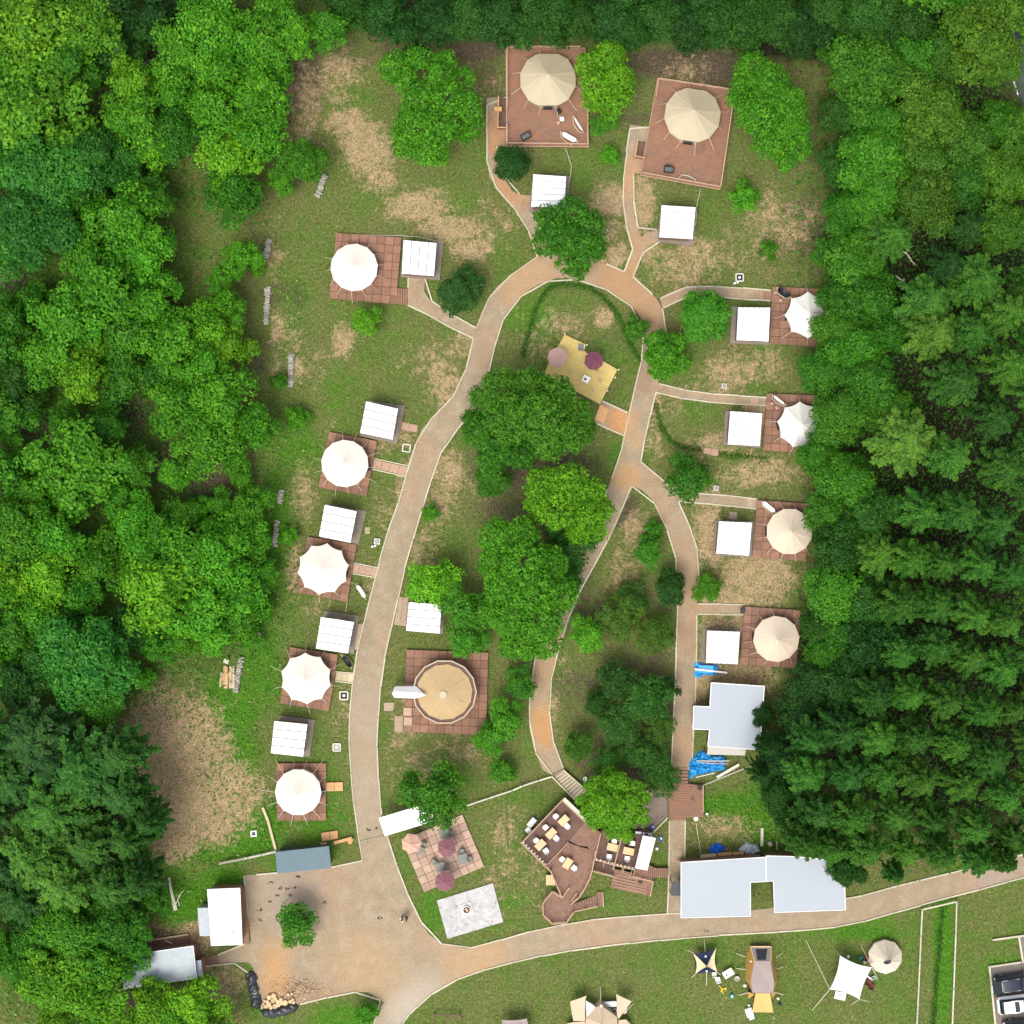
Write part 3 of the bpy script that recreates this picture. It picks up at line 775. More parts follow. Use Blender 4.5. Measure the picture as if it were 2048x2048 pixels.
def lay_planks(poly, ang, w, z0, th, mat, parent, gap=.012, name='planks'):
    ca, sa = math.cos(ang), math.sin(ang)
    nx, ny = -sa, ca
    vs = [p[0]*nx+p[1]*ny for p in poly]
    m = MB(); v = min(vs)
    while v < max(vs):
        q = clip_half(list(poly), nx, ny, v+w-gap)
        q = clip_half(q, -nx, -ny, -v) if q else q
        if len(q) >= 3 and abs(area2(q)) > 1e-3:
            dz = rnd.uniform(-.006, .006)
            m.prism(q, z0+dz, z0+th+dz)
        v += w
    o = m.build(name, mat, parent); o['kind'] = 'stuff'
    return o

def railing(parent, pts, z0, h=.95, mat='rail_wood', step=1.2, tw=.10, balusters=True, heads=0):
    """pts: world xy"""
    pts = [Vector((p[0], p[1], 0)) for p in pts]
    bal = MB()
    for a, b in zip(pts[:-1], pts[1:]):
        L = (b-a).length; n = max(1, round(L/step)); d = (b-a).normalized()
        seg_piece('top_rail', M[mat], parent, a, b, tw, .05, z0+h)
        for i in range(n+1):
            p = a.lerp(b, i/n)
            piece('post', M[mat], parent, (p.x, p.y, z0), .09, .09, h-.002, math.atan2(d.y, d.x))
        if heads:
            k = int(L/.36); nn = Vector((-d.y, d.x, 0))*heads
            for i in range(k):
                p = a.lerp(b, (i+.5)/k)+nn
                piece('baluster_head', M['wood_white'], parent, (p.x, p.y, z0+h-.1), .12, .14, .14, math.atan2(d.y, d.x))
        if balusters:
            k = int(L/.28)
            for i in range(k):
                p = a.lerp(b, (i+.5)/k)
                bal.box((p.x, p.y, z0+.08), .035, .035, h-.1)
            bal.bar(a+Vector((0, 0, z0+.10)), b+Vector((0, 0, z0+.10)), .05)
    if balusters and bal.v:
        o = bal.build('balusters', M[mat], parent); o['kind'] = 'stuff'

# ------------------------------------------------------------------ bell tents
def bell_tent(cx, cy, rpx, n, label, mat, zb=.36, eave=1.25, apex=2.55, scallop=.0, ph=0.0, door=0.0, group=None, flat=None, ropes=None, rope_len=(.5, 1.1), door_mat='black'):
    c = W(cx, cy, eave+zb); R = rpx/S*(H-eave-zb)/H
    t = thing('bell_tent', label, 'tent', (c.x, c.y, 0), group)
    m = MB()
    sub = 6; rings = 7
    N = n*sub
    def rad(k):
        j = k % sub; u = j/sub
        th0 = ph+2*math.pi*(k//sub)/n
        th = th0+2*math.pi*u/n
        mid = (u-.5)*2
        r = R*math.cos(math.pi/n)/math.cos((u-.5)*2*math.pi/n)    # straight edge between corners
        if scallop: r -= R*scallop*(1-mid*mid)
        if flat:
            for fa, fr in flat:
                dd = math.cos(th-fa)
                if dd > .2: r = min(r, R*fr/dd)
        return th, r
    vs = []
    for k in range(N):
        th, r = rad(k)
        u = (k % sub)/sub; seam = 1-abs(u-.5)*2
        for i in range(1, rings+1):
            s = i/rings
            sag = -.09*math.sin(math.pi*s)*(.75+.5*((k*7919) % 13)/13)
            zz = zb+eave + (apex-eave)*(1-s) + sag
            vs.append((c.x+math.cos(th)*r*s, c.y+math.sin(th)*r*s, zz))
    top = len(vs); vs.append((c.x, c.y, zb+apex))
    fs = []
    for k in range(N):
        a = k*rings; b = ((k+1) % N)*rings
        fs.append((top, a, b))
        for i in range(rings-1):
            fs.append((a+i, a+i+1, b+i+1, b+i))
    m.add(vs, fs)
    # hanging hem
    hem = []
    for k in range(N):
        th, r = rad(k)
        hem += [(c.x+math.cos(th)*r, c.y+math.sin(th)*r, zb+eave), (c.x+math.cos(th)*r*1.004, c.y+math.sin(th)*r*1.004, zb+eave-.12)]
    m.add(hem, [(2*k, 2*k+1, 2*((k+1) % N)+1, 2*((k+1) % N)) for k in range(N)])
    rf = m.build('roof', M[mat], t, smooth=False)
    m = MB(); vs = []
    rin = .93-scallop
    for k in range(n):
        th = ph+2*math.pi*k/n
        vs += [(c.x+math.cos(th)*R*rin, c.y+math.sin(th)*R*rin, zb+eave-.02), (c.x+math.cos(th)*R*rin*1.02, c.y+math.sin(th)*R*rin*1.02, zb+.01)]
    m.add(vs, [(2*k, 2*k+1, 2*((k+1) % n)+1, 2*((k+1) % n)) for k in range(n)])
    m.build('wall', M[mat], t)
    MB().tube([(c.x, c.y, zb+apex-.02), (c.x, c.y, zb+apex+.03)], .03, 8).build('pole_tip', M['rope'], t)
    # seams running from apex to each corner
    sm = MB()
    for k in range(n):
        th = ph+2*math.pi*k/n; r = R
        pts = []
        for i in range(0, 6):
            s = i/5
            rr = rad(k*sub)[1]*s
            pts.append((c.x+math.cos(th)*rr, c.y+math.sin(th)*rr, zb+eave+(apex-eave)*(1-s)-.09*math.sin(math.pi*s)+.01))
        for a, b in zip(pts[:-1], pts[1:]): sm.bar(a, b, .02, .004)
    if mat in ('canvas_cream', 'tent_beige'): sm.build('seams', M[mat], rf)
    # zipped door panel
    dr = R*(rin+.03)
    dc = (c.x+math.cos(door)*dr, c.y+math.sin(door)*dr)
    piece('door', M['mesh_dark'], t, (dc[0], dc[1], zb+.03), .05, .9, eave-.2, door)
    kk = range(n) if ropes is None else ropes
    for k in kk:
        th = ph+2*math.pi*k/n
        r0 = rad(k*sub)[1]
        L = rnd.uniform(*rope_len)
        a = (c.x+math.cos(th)*r0, c.y+math.sin(th)*r0, zb+eave-.01)
        e = r0+L; th2 = th+rnd.uniform(-.06, .06)
        b = (c.x+math.cos(th2)*e, c.y+math.sin(th2)*e, .38 if L < .8 else .06)
        rod('guy_rope', M['rope'], t, a, b, .036)
    return t, c, R
pi = math.pi
TENTS = []
def T_(*a, **k): TENTS.append(bell_tent(*a, **k))
for key, lab in (('w1', 'red-brown deck under the white tent, next to the shed with the deck steps'), ('w2', 'small square deck below the white tent beside the topmost kerbed paver walk'),
                 ('w3', 'square deck under the scalloped white tent that faces the white hammock'), ('w4', 'square deck under the scalloped white tent that faces the dark hammock'),
                 ('w5', 'square deck under the white tent just above the teal shed roof'),
                 ('e1', 'tiled deck with the dark hammock, half under trees, beside a white shed'), ('e2', 'tiled deck with the grey-edged white hammock, half under trees'),
                 ('e3', 'tiled deck with the plain white hammock and cream tent'), ('e4', 'tiled deck with the cream tent just above the pale grey building')):
    deck(key, lab)
deck('yurt', 'large square red-tiled deck carrying the big ochre yurt', cell=.80, top=.4)
deck('patio', 'salmon-tiled patio with parasols and grey tables beside the concrete slab', cell=.80, mat='tile_pink', top=.2, name='tile_patio')

T_(708.3, 534.7, 47.5, 14, 'white round tent with twelve-sided look on the deck joined to a shed by the sand-coloured streak', 'canvas_white', ph=.1, door=-.1)
TENTS[-1][0]['label'] = 'white round tent at the west end of the deck with plank steps'
T_(689.6, 927, 47.5, 14, 'smooth white round tent beside the topmost kerbed paver walk', 'canvas_white', ph=.3, door=-.15, rope_len=(.6, 1.4))
T_(646, 1138, 52, 10, 'scalloped white tent whose doorstep looks towards the small white hammock', 'canvas_white', ph=.15, scallop=.055, door=-.2, rope_len=(.4, 1.0))
T_(612, 1357, 51.5, 10, 'scalloped white tent whose doorstep looks towards the dark hammock', 'canvas_white', ph=.35, scallop=.05, door=-.1, rope_len=(.5, 1.5))
T_(596.3, 1584.5, 46.5, 14, 'white round tent on the square deck nearest the teal shed roof', 'canvas_white', ph=0, door=.05, rope_len=(.7, 1.7))
T_(1096, 159, 57, 12, 'large tan tent on the big deck that holds two boat-shaped hammocks', 'canvas_tan', ph=pi/12+.02, door=-pi/2, apex=3.3, flat=((-pi/2, .90), (pi/2, .90)), rope_len=(.9, 1.7))
T_(1385, 230, 57, 12, 'large tan tent on the tilted deck with an empty wooden hammock stand', 'canvas_tan', ph=pi/12-.15, door=-pi/2-.15, apex=3.3, flat=((-pi/2-.15, .91), (pi/2-.15, .91)), rope_len=(.9, 1.7))
T_(1616, 630, 47, 8, 'off-white scalloped tent beside the dark hammock, tucked under the wood edge', 'canvas_offwhite', ph=.0, scallop=.07, door=pi, rope_len=(.6, 1.3))
T_(1601, 850, 47, 9, 'off-white tent half hidden by trees, beside the grey-edged hammock', 'canvas_offwhite', ph=.2, scallop=.06, door=pi, rope_len=(.5, 1.2))
T_(1579, 1063, 46.5, 12, 'cream tent half shaded by trees, beside the plain white hammock', 'canvas_cream', ph=.25, door=pi, rope_len=(.5, 1.1))
T_(1552.6, 1278, 46.5, 12, 'cream tent on the lowest tiled deck of the wood edge, above the pale grey building', 'canvas_cream', ph=.1, door=pi, rope_len=(.5, 1.1))

# big planked decks at the top
def plank_deck(key, label, ang, rails, top=.5):
    wp = [(v.x, v.y) for v in WP(DECKS[key], top)]
    c = centroid(wp)
    t = thing('plank_deck', label, 'deck', (c[0], c[1], 0))
    MB().prism(inset(wp, .04), .02, top-.05).build('frame', M['deck_gap'], t)
    lay_planks(wp, ang, .20, top-.05, .05, M['deck_red'], t, gap=.022)
    n = len(wp)
    for i in range(n):
        a = Vector(wp[i]); b = Vector(wp[(i+1) % n])
        seg_piece('edge_board', M['rail_wood'], t, a, b, .06, .16, top-.14)
    for a, b, full in rails:
        A = W(*a, top); B = W(*b, top)
        railing(t, [(A.x, A.y), (B.x, B.y)], top, .75, balusters=False, step=1.4)
    return t
d1 = plank_deck('n1', 'big red-brown plank deck holding two boat-shaped hammocks', 0.0, [((1014, 97), (1160, 97), 1), ((1014, 97), (1014, 218), 1), ((1014, 251), (1014, 289), 1), ((1175, 195), (1175, 291), 1), ((1176, 291), (1016, 289), 1)])
d2 = plank_deck('n2', 'big tilted red-brown plank deck with an empty hammock stand', -.15, [((1316, 160), (1468, 183), 1), ((1316, 160), (1311, 196), 1), ((1467, 190), (1440, 375), 1), ((1438, 376), (1284, 348), 1)])
def deck_steps(parent, poly, n, z_top, ang_ax, mat='deck_red'):
    """n treads across poly [a,b,c,d]: a-b high edge, d-c low edge"""
    a, b, c, d = [Vector(p[:2]) for p in poly]
    for i in range(n):
        u0, u1 = i/n, (i+.80)/n
        q = [a.lerp(d, u0), b.lerp(c, u0), b.lerp(c, u1), a.lerp(d, u1)]
        zt = z_top*(1-(i+1)/(n+1))
        MB().prism(q, max(0.0, zt-.13), zt).build('tread', M[mat], parent)
# side landings of the two big decks
for par, pl, rl in ((d1, T(1, 0, [(1832, 740), (1886, 740), (1892, 978), (1825, 975)]), 1), (d2, T(2, 0, [(945, 1065), (1018, 1075), (1000, 1205), (925, 1190)]), 1)):
    wp = [(v.x, v.y) for v in WP(pl, .25)]
    lay_planks(wp, 0.0, .14, .2, .05, M['deck_brown'], par, name='landing_planks')
    MB().prism(inset(wp, .03), .01, .19).build('landing_frame', M['deck_gap'], par)
    railing(par, [wp[0], wp[3], wp[2]], .25, .8, balusters=False, mat='wood_new')
piece('step_box', M['wood_new'], d1, W(996, 220, .5), .75, .42, .5, 0)
# steps of the shed deck in the west
dsteps = thing('deck_steps', 'four plank steps going down from the white tent deck to the path fork', 'steps', W(806, 594))
deck_steps(dsteps, [W(796, 577), W(796, 609), W(815, 610), W(815, 578)], 4, .36, 0)

# ------------------------------------------------------------------ yurt
def yurt():
    zb = .4
    c = W(889, 1384, zb+1.8)
    R = 64/S*(H-2.2)/H
    t = thing('yurt', 'big round ochre yurt with a white porch canopy on a square tile deck', 'yurt', (c.x, c.y, 0))
    MB().cyl((c.x, c.y, zb), R*.95, 1.5, 14).build('wall', M['canvas_ochre'], t)
    MB().ring((c.x, c.y, zb+1.72), R*1.01, .12, .10, 14).build('rim', M['canvas_tan'], t)
    MB().ring((c.x, c.y, zb+1.55), R*.985, .42, .12, 28).build('gutter', M['deck_brown'], t)
    n = 14; ph = .1; R2 = R*.875
    vs = []; rings = 6
    for k in range(n*2):
        th = ph+2*pi*k/(2*n); rr = R2*(math.cos(pi/n) if k % 2 else 1)
        for i in range(1, rings+1):
            s = i/rings
            vs.append((c.x-.12+math.cos(th)*rr*s+.12*s, c.y+.05*(1-s)*-4+math.sin(th)*rr*s, zb+1.78+.75*(1-s)-.06*math.sin(pi*s)))
    top = len(vs); vs.append((c.x-.12, c.y-.2, zb+2.53))
    fs = []
    for k in range(2*n):
        a = k*rings; b = ((k+1) % (2*n))*rings
        fs.append((top, a, b))
        for i in range(rings-1): fs.append((a+i, a+i+1, b+i+1, b+i))
    MB().add(vs, fs).build('roof', M['canvas_ochre'], t)
    sm = MB()
    for k in range(0, 2*n, 2):
        th = ph+2*pi*k/(2*n)
        pts = []
        for i in range(7):
            s = i/6
            pts.append((c.x-.12+math.cos(th)*R2*s+.12*s, c.y-.2*(1-s)+math.sin(th)*R2*s, zb+1.785+.75*(1-s)-.06*math.sin(pi*s)))
        for a, b in zip(pts[:-1], pts[1:]): sm.bar(a, b, .03, .015)
    sm.build('seams', M['canvas_tan'], t)
    MB().cyl((c.x-.12, c.y-.2, zb+2.44), .42, .09, 20, .36).build('crown_cap', M['canvas_tan'], t)
    # two pale straps
    for th, r0, r1 in ((.55, .45, .85), (-.5, .55, .85)):
        rod('strap', M['canvas_tan'], t, (c.x+math.cos(th)*R2*r0, c.y+math.sin(th)*R2*r0, zb+1.79+.75*(1-r0)), (c.x+math.cos(th)*R2*r1, c.y+math.sin(th)*R2*r1, zb+1.79+.75*(1-r1)), .05)
    return t
yurt()
pp = T(1, 2, [(1025, 1370), (1050, 1316), (1210, 1316), (1282, 1385), (1205, 1408), (1045, 1402)])
t = thing('porch_canopy', 'white pointed porch canopy in front of the ochre yurt', 'canopy', W(820, 1384))
zs = [2.1, 2.0, 2.25, 3.1, 2.25, 2.0]
ctr = [W(p[0], p[1], z_) for p, z_ in zip(pp, zs)]
mid1 = W(793, 1383, 2.5); mid2 = W(832, 1384.5, 2.75)
MB().add(ctr+[mid1, mid2], [(0, 5, 6), (0, 6, 1), (1, 6, 7, 2), (6, 5, 4, 7), (2, 7, 3), (7, 4, 3)]).build('cover', M['tarp_white'], t)
for i in (0, 1, 4, 5):
    q = ctr[i]
    MB().tube([(q.x, q.y, 0), (q.x, q.y, q.z)], .03, 6).build('pole', M['dark_grey'], t)
rod('eave_pole', M['dark_grey'], t, W(790, 1370, 2.0), W(833, 1371, 2.2), .05)
for p_, lab in (((1143, 1507), 'salmon square step on the yurt deck, the one nearer the porch canopy'), ((1147, 1580), 'salmon square step on the yurt deck, the one nearer the deck corner')):
    q = T(1, 2, [p_])[0]
    t = thing('deck_step', lab, 'step', W(*q))
    piece('tread', M['tile_pink'], t, W(q[0], q[1], .5)-Vector((0, 0, .1)), .82, .80, .12, -.03)

# ------------------------------------------------------------------ sheds
def shed(roof, base, label, nax=5, axis=0, zr=2.45, panel='roof_panel', hide_door=False):
    R4 = [W(p[0], p[1], zr) for p in roof]
    B4 = [W(p[0], p[1], .16) for p in base]
    c = sum(R4, Vector())/4
    t = thing('bath_shed', label, 'shed', (c.x, c.y, 0))
    MB().prism([(p.x, p.y) for p in B4], .0, .10).build('base_frame', M['deck_gap'], t)
    # boards of the base
    a = B4[0]; b = B4[1]; ang = math.atan2((b-a).y, (b-a).x)
    lay_planks([(p.x, p.y) for p in B4], ang, .15, .11, .05, M['base_grey'], t, name='base_planks')
    wl_ = inset([(p.x, p.y) for p in R4], .16)
    MB().prism(wl_, .16, zr-.14).build('wall', M['wall_wood'], t)
    MB().prism(inset([(p.x, p.y) for p in R4], .03), zr-.13, zr-.06).build('roof_deck', M['roof_seam'], t)
    q = R4 if axis == 0 else [R4[1], R4[2], R4[3], R4[0]]
    # strips run parallel to q[0]-q[1]
    for i in range(nax):
        u0 = (i+.05)/nax; u1 = (i+.95)/nax
        v = [q[0].lerp(q[3], u0), q[1].lerp(q[2], u0), q[1].lerp(q[2], u1), q[0].lerp(q[3], u1)]
        MB().prism([(p.x, p.y) for p in v], zr-.045, zr).build(panel, M['roof_white'], t)
    # eave trim and door
    rc = Vector(((wl_[1][0]+wl_[0][0])/2, (wl_[1][1]+wl_[0][1])/2, 0))
    e = [Vector((*wl_[i], 0)) for i in range(4)]
    # the wall facing the widest strip of base gets the door
    best = None
    for i in range(4):
        m_ = (e[i]+e[(i+1) % 4])/2
        d_ = (e[(i+1) % 4]-e[i]).normalized(); nn = Vector((d_.y, -d_.x, 0))
        bc = sum(B4, Vector())/4
        sc = (bc-c).dot(nn)
        if best is None or sc > best[0]: best = (sc, m_+nn*.03, math.atan2(d_.y, d_.x))
    piece('door', M['wall_pale'], t, (best[1].x, best[1].y, .18), .85, .05, 1.9, best[2])
    return t
shed([(1067, 348), (1132, 352.5), (1129, 415), (1062.5, 414)], [(1066, 347), (1140, 352), (1136, 426), (1058, 425)], 'white-roofed shed between the round dark bush and the path-side tree', 5, 0)
shed([(1323.5, 410), (1391, 414), (1385, 479), (1318.7, 475)], [(1322, 409), (1394, 414), (1386, 492), (1314, 484)], 'white-roofed shed below the tilted plank deck, its path forking', 5, 0)
shed([(806.7, 480.3), (873.8, 486.4), (868.5, 552.3), (803, 547)], [(806, 479), (887, 486), (879.6, 560.2), (802, 554)], 'white-roofed shed joined to the west plank deck with steps', 4, 1)
shed([(732.5, 802.2), (796, 816.8), (785, 879.9), (720, 866.6)], [(736, 801), (810, 811.5), (794, 888.4), (720, 872)], 'tilted white-roofed shed with two pavers at its side', 4, 0)
shed([(649.8, 1009), (713.4, 1022), (700.7, 1086.3), (637.9, 1073)], [(652, 1008), (733, 1022), (717, 1089), (640, 1076)], 'tilted white-roofed shed just above the scalloped tent by the white hammock', 4, 0)
shed([(641.9, 1233.4), (708, 1243.5), (695.4, 1307.6), (631.8, 1297.8)], [(648.5, 1221.5), (717.4, 1232), (708, 1308), (634, 1298)], 'tilted white-roofed shed whose base touches the road kerb above the dark hammock', 4, 0)
shed([(548.6, 1441.4), (614.8, 1448), (606, 1514.3), (541.7, 1507)], [(558.4, 1430.8), (630, 1439.6), (619.3, 1514.3), (545, 1508)], 'white-roofed shed between the two lowest tents of the western row', 4, 0)
shed([(818, 1203.7), (883, 1208.5), (879, 1267.8), (812, 1262)], [(815, 1204), (890, 1209), (886, 1268), (812, 1262)], 'white-roofed shed tucked under trees inside the loop, above the yurt', 4, 0)
shed([(1475.9, 614.8), (1540.8, 615.4), (1537.3, 683), (1472.5, 680.3)], [(1464, 613), (1541, 614), (1538, 689), (1460, 687)], 'white-roofed shed beside the deck with the dark hammock', 6, 1)
shed([(1460, 822.6), (1525, 826.9), (1520, 892.3), (1454.7, 888.4)], [(1450, 822), (1526, 826), (1521, 896), (1446.5, 890)], 'white-roofed shed above the small paver in the ditch', 5, 1)
shed([(1437.5, 1042.6), (1504.3, 1045.7), (1498.4, 1111.5), (1432, 1106.7)], [(1430, 1040), (1508.5, 1043), (1503, 1114), (1426, 1111)], 'white-roofed shed beside the deck with the plain white hammock', 6, 1)
shed([(1413.6, 1261.2), (1480, 1263.9), (1475.9, 1328.3), (1411.5, 1325.6)], [(1405, 1257), (1481, 1259), (1476, 1327), (1400, 1324)], 'white-roofed shed with a blue tarpaulin heaped against its wall', 6, 1)

# ------------------------------------------------------------------ larger buildings
def building(name, label, cat, roof, zr, rmat, wmat, ins=.2, thick=.09, loc=None):
    R_ = [W(p[0], p[1], zr) for p in roof]
    c = sum(R_, Vector())/len(R_)
    t = thing(name, label, cat, (c.x, c.y, 0))
    xy = [(p.x, p.y) for p in R_]
    MB().prism(inset(xy, ins), 0, zr-thick-.003).build('wall', M[wmat], t)
    MB().prism(xy, zr-thick, zr).build('roof', M[rmat], t)
    return t, R_
bA = T(2, 2, [(1503, 1288), (1905, 1315), (1870, 1795), (1478, 1768), (1490, 1642), (1365, 1638), (1370, 1465), (1493, 1470)])
t, _ = building('flat_roofed_building', 'pale blue-grey flat roof with a side wing, between the two blue tarpaulins', 'building', bA, 3.0, 'roof_pale', 'wall_wood')
ln = WP(T(2, 2, [(1478, 1771), (1765, 1792), (1758, 1838), (1474, 1830)]), 2.75)
MB().prism([(p.x, p.y) for p in ln], 2.68, 2.75).build('lean_to_roof', M['wall_pale'], t)
for q in ln[2:]: piece('post', M['wall_wood'], t, (q.x, q.y+.12, 0), .1, .1, 2.66)
for i, (a, b) in enumerate(zip(bA, bA[1:]+bA[:1])):
    A, B = W(*a, 3.0), W(*b, 3.0)
    seg_piece('roof_edge_trim', M['white_plastic'], t, A, B, .07, .05, 2.98)
bB = [(1362, 1724.7), (1531.6, 1714.2), (1568, 1713.6), (1688, 1722), (1691, 1819.6), (1549, 1824.9), (1546.6, 1761.8), (1501, 1764.5), (1501, 1832.3), (1362, 1835.5)]
bB1 = [(1362, 1724.7), (1531.6, 1714.2), (1532.5, 1763.0), (1501, 1764.5), (1501, 1832.3), (1362, 1835.5)]
bB2 = [(1532.3, 1711.5), (1590, 1713), (1688, 1722), (1691, 1819.6), (1549, 1824.9), (1546.6, 1761.8), (1533.2, 1762.5)]
R1 = [W(p[0], p[1], 3.2) for p in bB1]; R2_ = [W(p[0], p[1], 3.2) for p in bB2]
c = sum(R1+R2_, Vector())/13
t = thing('flat_roofed_hall', 'large white-grey notched flat roof beside the bottom road', 'building', (c.x, c.y, 0))
for rr in (R1, R2_):
    xy = [(p.x, p.y) for p in rr]
    MB().prism(inset(xy, .25), 0, 3.08).build('wall', M['wall_wood'], t)
    MB().prism(xy, 3.1, 3.2).build('roof_section', M['roof_pale'], t)
for rr in (bB1, bB2):
    for a, b in zip(rr, rr[1:]+rr[:1]):
        seg_piece('roof_edge_trim', M['white_plastic'], t, W(*a, 3.2), W(*b, 3.2), .06, .05, 3.185)
pk = T(2, 3, [(1235, 690), (1932, 655), (1932, 690), (1290, 715)])
lay_planks([(p.x, p.y) for p in WP(pk, .4)], .05, .15, .35, .05, M['deck_brown'], t, name='veranda_planks')
MB().box(W(1352, 1777, 2.0)-Vector((0, 0, 0)), .95, 1.4, .06).build('side_canopy', M['dark_grey'], t)
for dx in (-.42, .42):
    for dy in (-.62, .62):
        q = W(1352, 1777, 2.0); piece('post', M['wall_wood'], t, (q.x+dx, q.y+dy, 0), .08, .08, 1.99)
# teal shed
q4 = [W(*p, 2.4) for p in T(1, 3, [(145, 635), (550, 590), (568, 755), (160, 798)])]
c = sum(q4, Vector())/4
t = thing('teal_shed', 'long shed with a teal corrugated roof at the plaza edge', 'shed', (c.x, c.y, 0))
MB().prism(inset([(p.x, p.y) for p in q4], .15), 0, 2.25).build('wall', M['dark_grey'], t)
MB().prism([(p.x, p.y) for p in q4], 2.27, 2.33).build('roof_deck', M['dark_grey'], t)
n = 40
rm = MB()
for i in range(n):
    u0, u1 = i/n, (i+.55)/n
    v = [q4[0].lerp(q4[1], u0), q4[0].lerp(q4[1], u1), q4[3].lerp(q4[2], u1), q4[3].lerp(q4[2], u0)]
    rm.prism([(p.x, p.y) for p in v], 2.34, 2.40)
o = rm.build('corrugation_ribs', M['roof_teal'], t); o['kind'] = 'stuff'
MB().prism([(p.x, p.y) for p in q4], 2.331, 2.36).build('roof', M['roof_teal'], t)
# white container-like building with grey annex
t, R_ = building('white_roofed_office', 'plain white oblong roof at the plaza corner with a grey annex', 'building', T(0, 3, [(1563, 915), (1812, 905), (1830, 1335), (1592, 1342)]), 2.8, 'roof_white', 'wall_wood')
an = WP(T(0, 3, [(1490, 1057), (1572, 1055), (1585, 1270), (1507, 1268)]), 2.2)
MB().prism([(p.x, p.y) for p in an], 2.12, 2.2).build('annex_roof', M['roof_grey'], t)
MB().prism(inset([(p.x, p.y) for p in an], .1), 0, 2.11).build('annex_wall', M['wall_pale'], t)
v = WP(T(0, 3, [(1822, 905), (1850, 895), (1885, 1330), (1845, 1335)]), .3)
lay_planks([(p.x, p.y) for p in v], pi/2, .14, .2, .05, M['deck_red'], t, name='veranda_planks')
MB().prism(inset([(p.x, p.y) for p in v], .03), 0, .19).build('veranda_frame', M['deck_gap'], t)
for px_, py_, mt, l_ in ((495, 1800, 'blue_mid', 1.0), (496, 1845, 'mauve', .8), (498, 1880, 'blue_mid', .5)):
    pass
b_ = W(466, 1864, 2.8); piece('roof_vent', M['dark_grey'], t, (b_.x, b_.y, 2.8), .06, .42, .08, .1)
# grey building
t, R_ = building('grey_roofed_house', 'galvanised grey roof slanting under bright trees in the lower wood', 'building', T(0, 3, [(918, 1422), (1458, 1342), (1485, 1585), (940, 1665)]), 2.7, 'roof_grey', 'wall_wood')
for pl, zz in ((T(0, 3, [(1480, 1455), (1518, 1450), (1530, 1568), (1487, 1577)]), 2.3), (T(0, 3, [(915, 1545), (930, 1542), (947, 1660), (932, 1665)]), 2.3)):
    v = WP(pl, zz); MB().prism([(p.x, p.y) for p in v], zz-.07, zz).build('side_roof', M['roof_grey'], t)
    MB().prism(inset([(p.x, p.y) for p in v], .08), 0, zz-.08).build('side_wall', M['wall_wood'], t)
for a, b in ((0, 1), (1, 2), (2, 3), (3, 0)): seg_piece('roof_edge_trim', M['white_plastic'], t, R_[a], R_[b], .05, .04, 2.69)
v = WP(T(0, 3, [(1040, 1395), (1070, 1300), (1420, 1250), (1455, 1335), (1500, 1330), (1510, 1440), (1470, 1450), (1450, 1345)]), .3)
sl = thing('slatted_deck', 'brown slatted lumber deck behind the galvanised grey roof', 'deck', (v[0].x, v[0].y, 0))
sv = [(p.x, p.y) for p in WP(T(0, 3, [(1065, 1310), (1420, 1252), (1440, 1345), (1065, 1400)]), .3)]
lay_planks(sv, 1.42, .16, .2, .06, M['deck_mid'], sl, gap=.05, name='slats')
MB().prism(inset(sv, .04), 0, .18).build('frame', M['deck_gap'], sl)
for a, b in (((1140, 1300), (1420, 1258)), ((1240, 1300), (1300, 1330))):
    A, B = [W(*p, .4) for p in T(0, 3, [a, b])]
    seg_piece('loose_board', M['wood_pale'], sl, A, B, .12, .04, .27)
sv = [(p.x, p.y) for p in WP(T(0, 3, [(1468, 1335), (1500, 1330), (1515, 1440), (1480, 1448)]), .3)]
st = thing('porch_deck', 'small red-brown porch deck at the end of the grey roof', 'deck', (sv[0][0], sv[0][1], 0))
MB().prism(sv, .02, .2).build('frame', M['deck_gap'], st); lay_planks(sv, .1, .14, .205, .05, M['deck_red'], st)
# woven tarp heap beside
# walkway of the grey house
v = [(p.x, p.y) for p in WP(T(0, 3, [(1525, 1425), (1640, 1408), (1655, 1475), (1545, 1500)]), .05)]
st = thing('plank_walk', 'short brown plank walk from the plaza to the grey-roofed house', 'walkway', (v[0][0], v[0][1], 0))
MB().prism(v, .015, .03).build('frame', M['deck_gap'], st); lay_planks(v, 1.4, .15, .035, .04, M['deck_mid'], st)
# gate canopy
q4 = [W(*p, 2.6) for p in T(1, 3, [(925, 378), (1305, 262), (1350, 400), (970, 515)])]
t = thing('gate_canopy', 'white corrugated canopy beside the road, half under the round tree', 'canopy', (q4[0].x, q4[0].y, 0))
MB().prism([(p.x, p.y) for p in q4], 2.5, 2.53).build('roof_deck', M['roof_seam'], t)
for i in range(7):
    u0, u1 = (i+.02)/7, (i+.98)/7
    v = [q4[0].lerp(q4[1], u0), q4[0].lerp(q4[1], u1), q4[3].lerp(q4[2], u1), q4[3].lerp(q4[2], u0)]
    MB().prism([(p.x, p.y) for p in v], 2.54, 2.6).build('roof_panel', M['roof_white'], t)
for p in inset([(p.x, p.y) for p in q4], .15): piece('post', M['dark_grey'], t, (p[0], p[1], 0), .09, .09, 2.49)

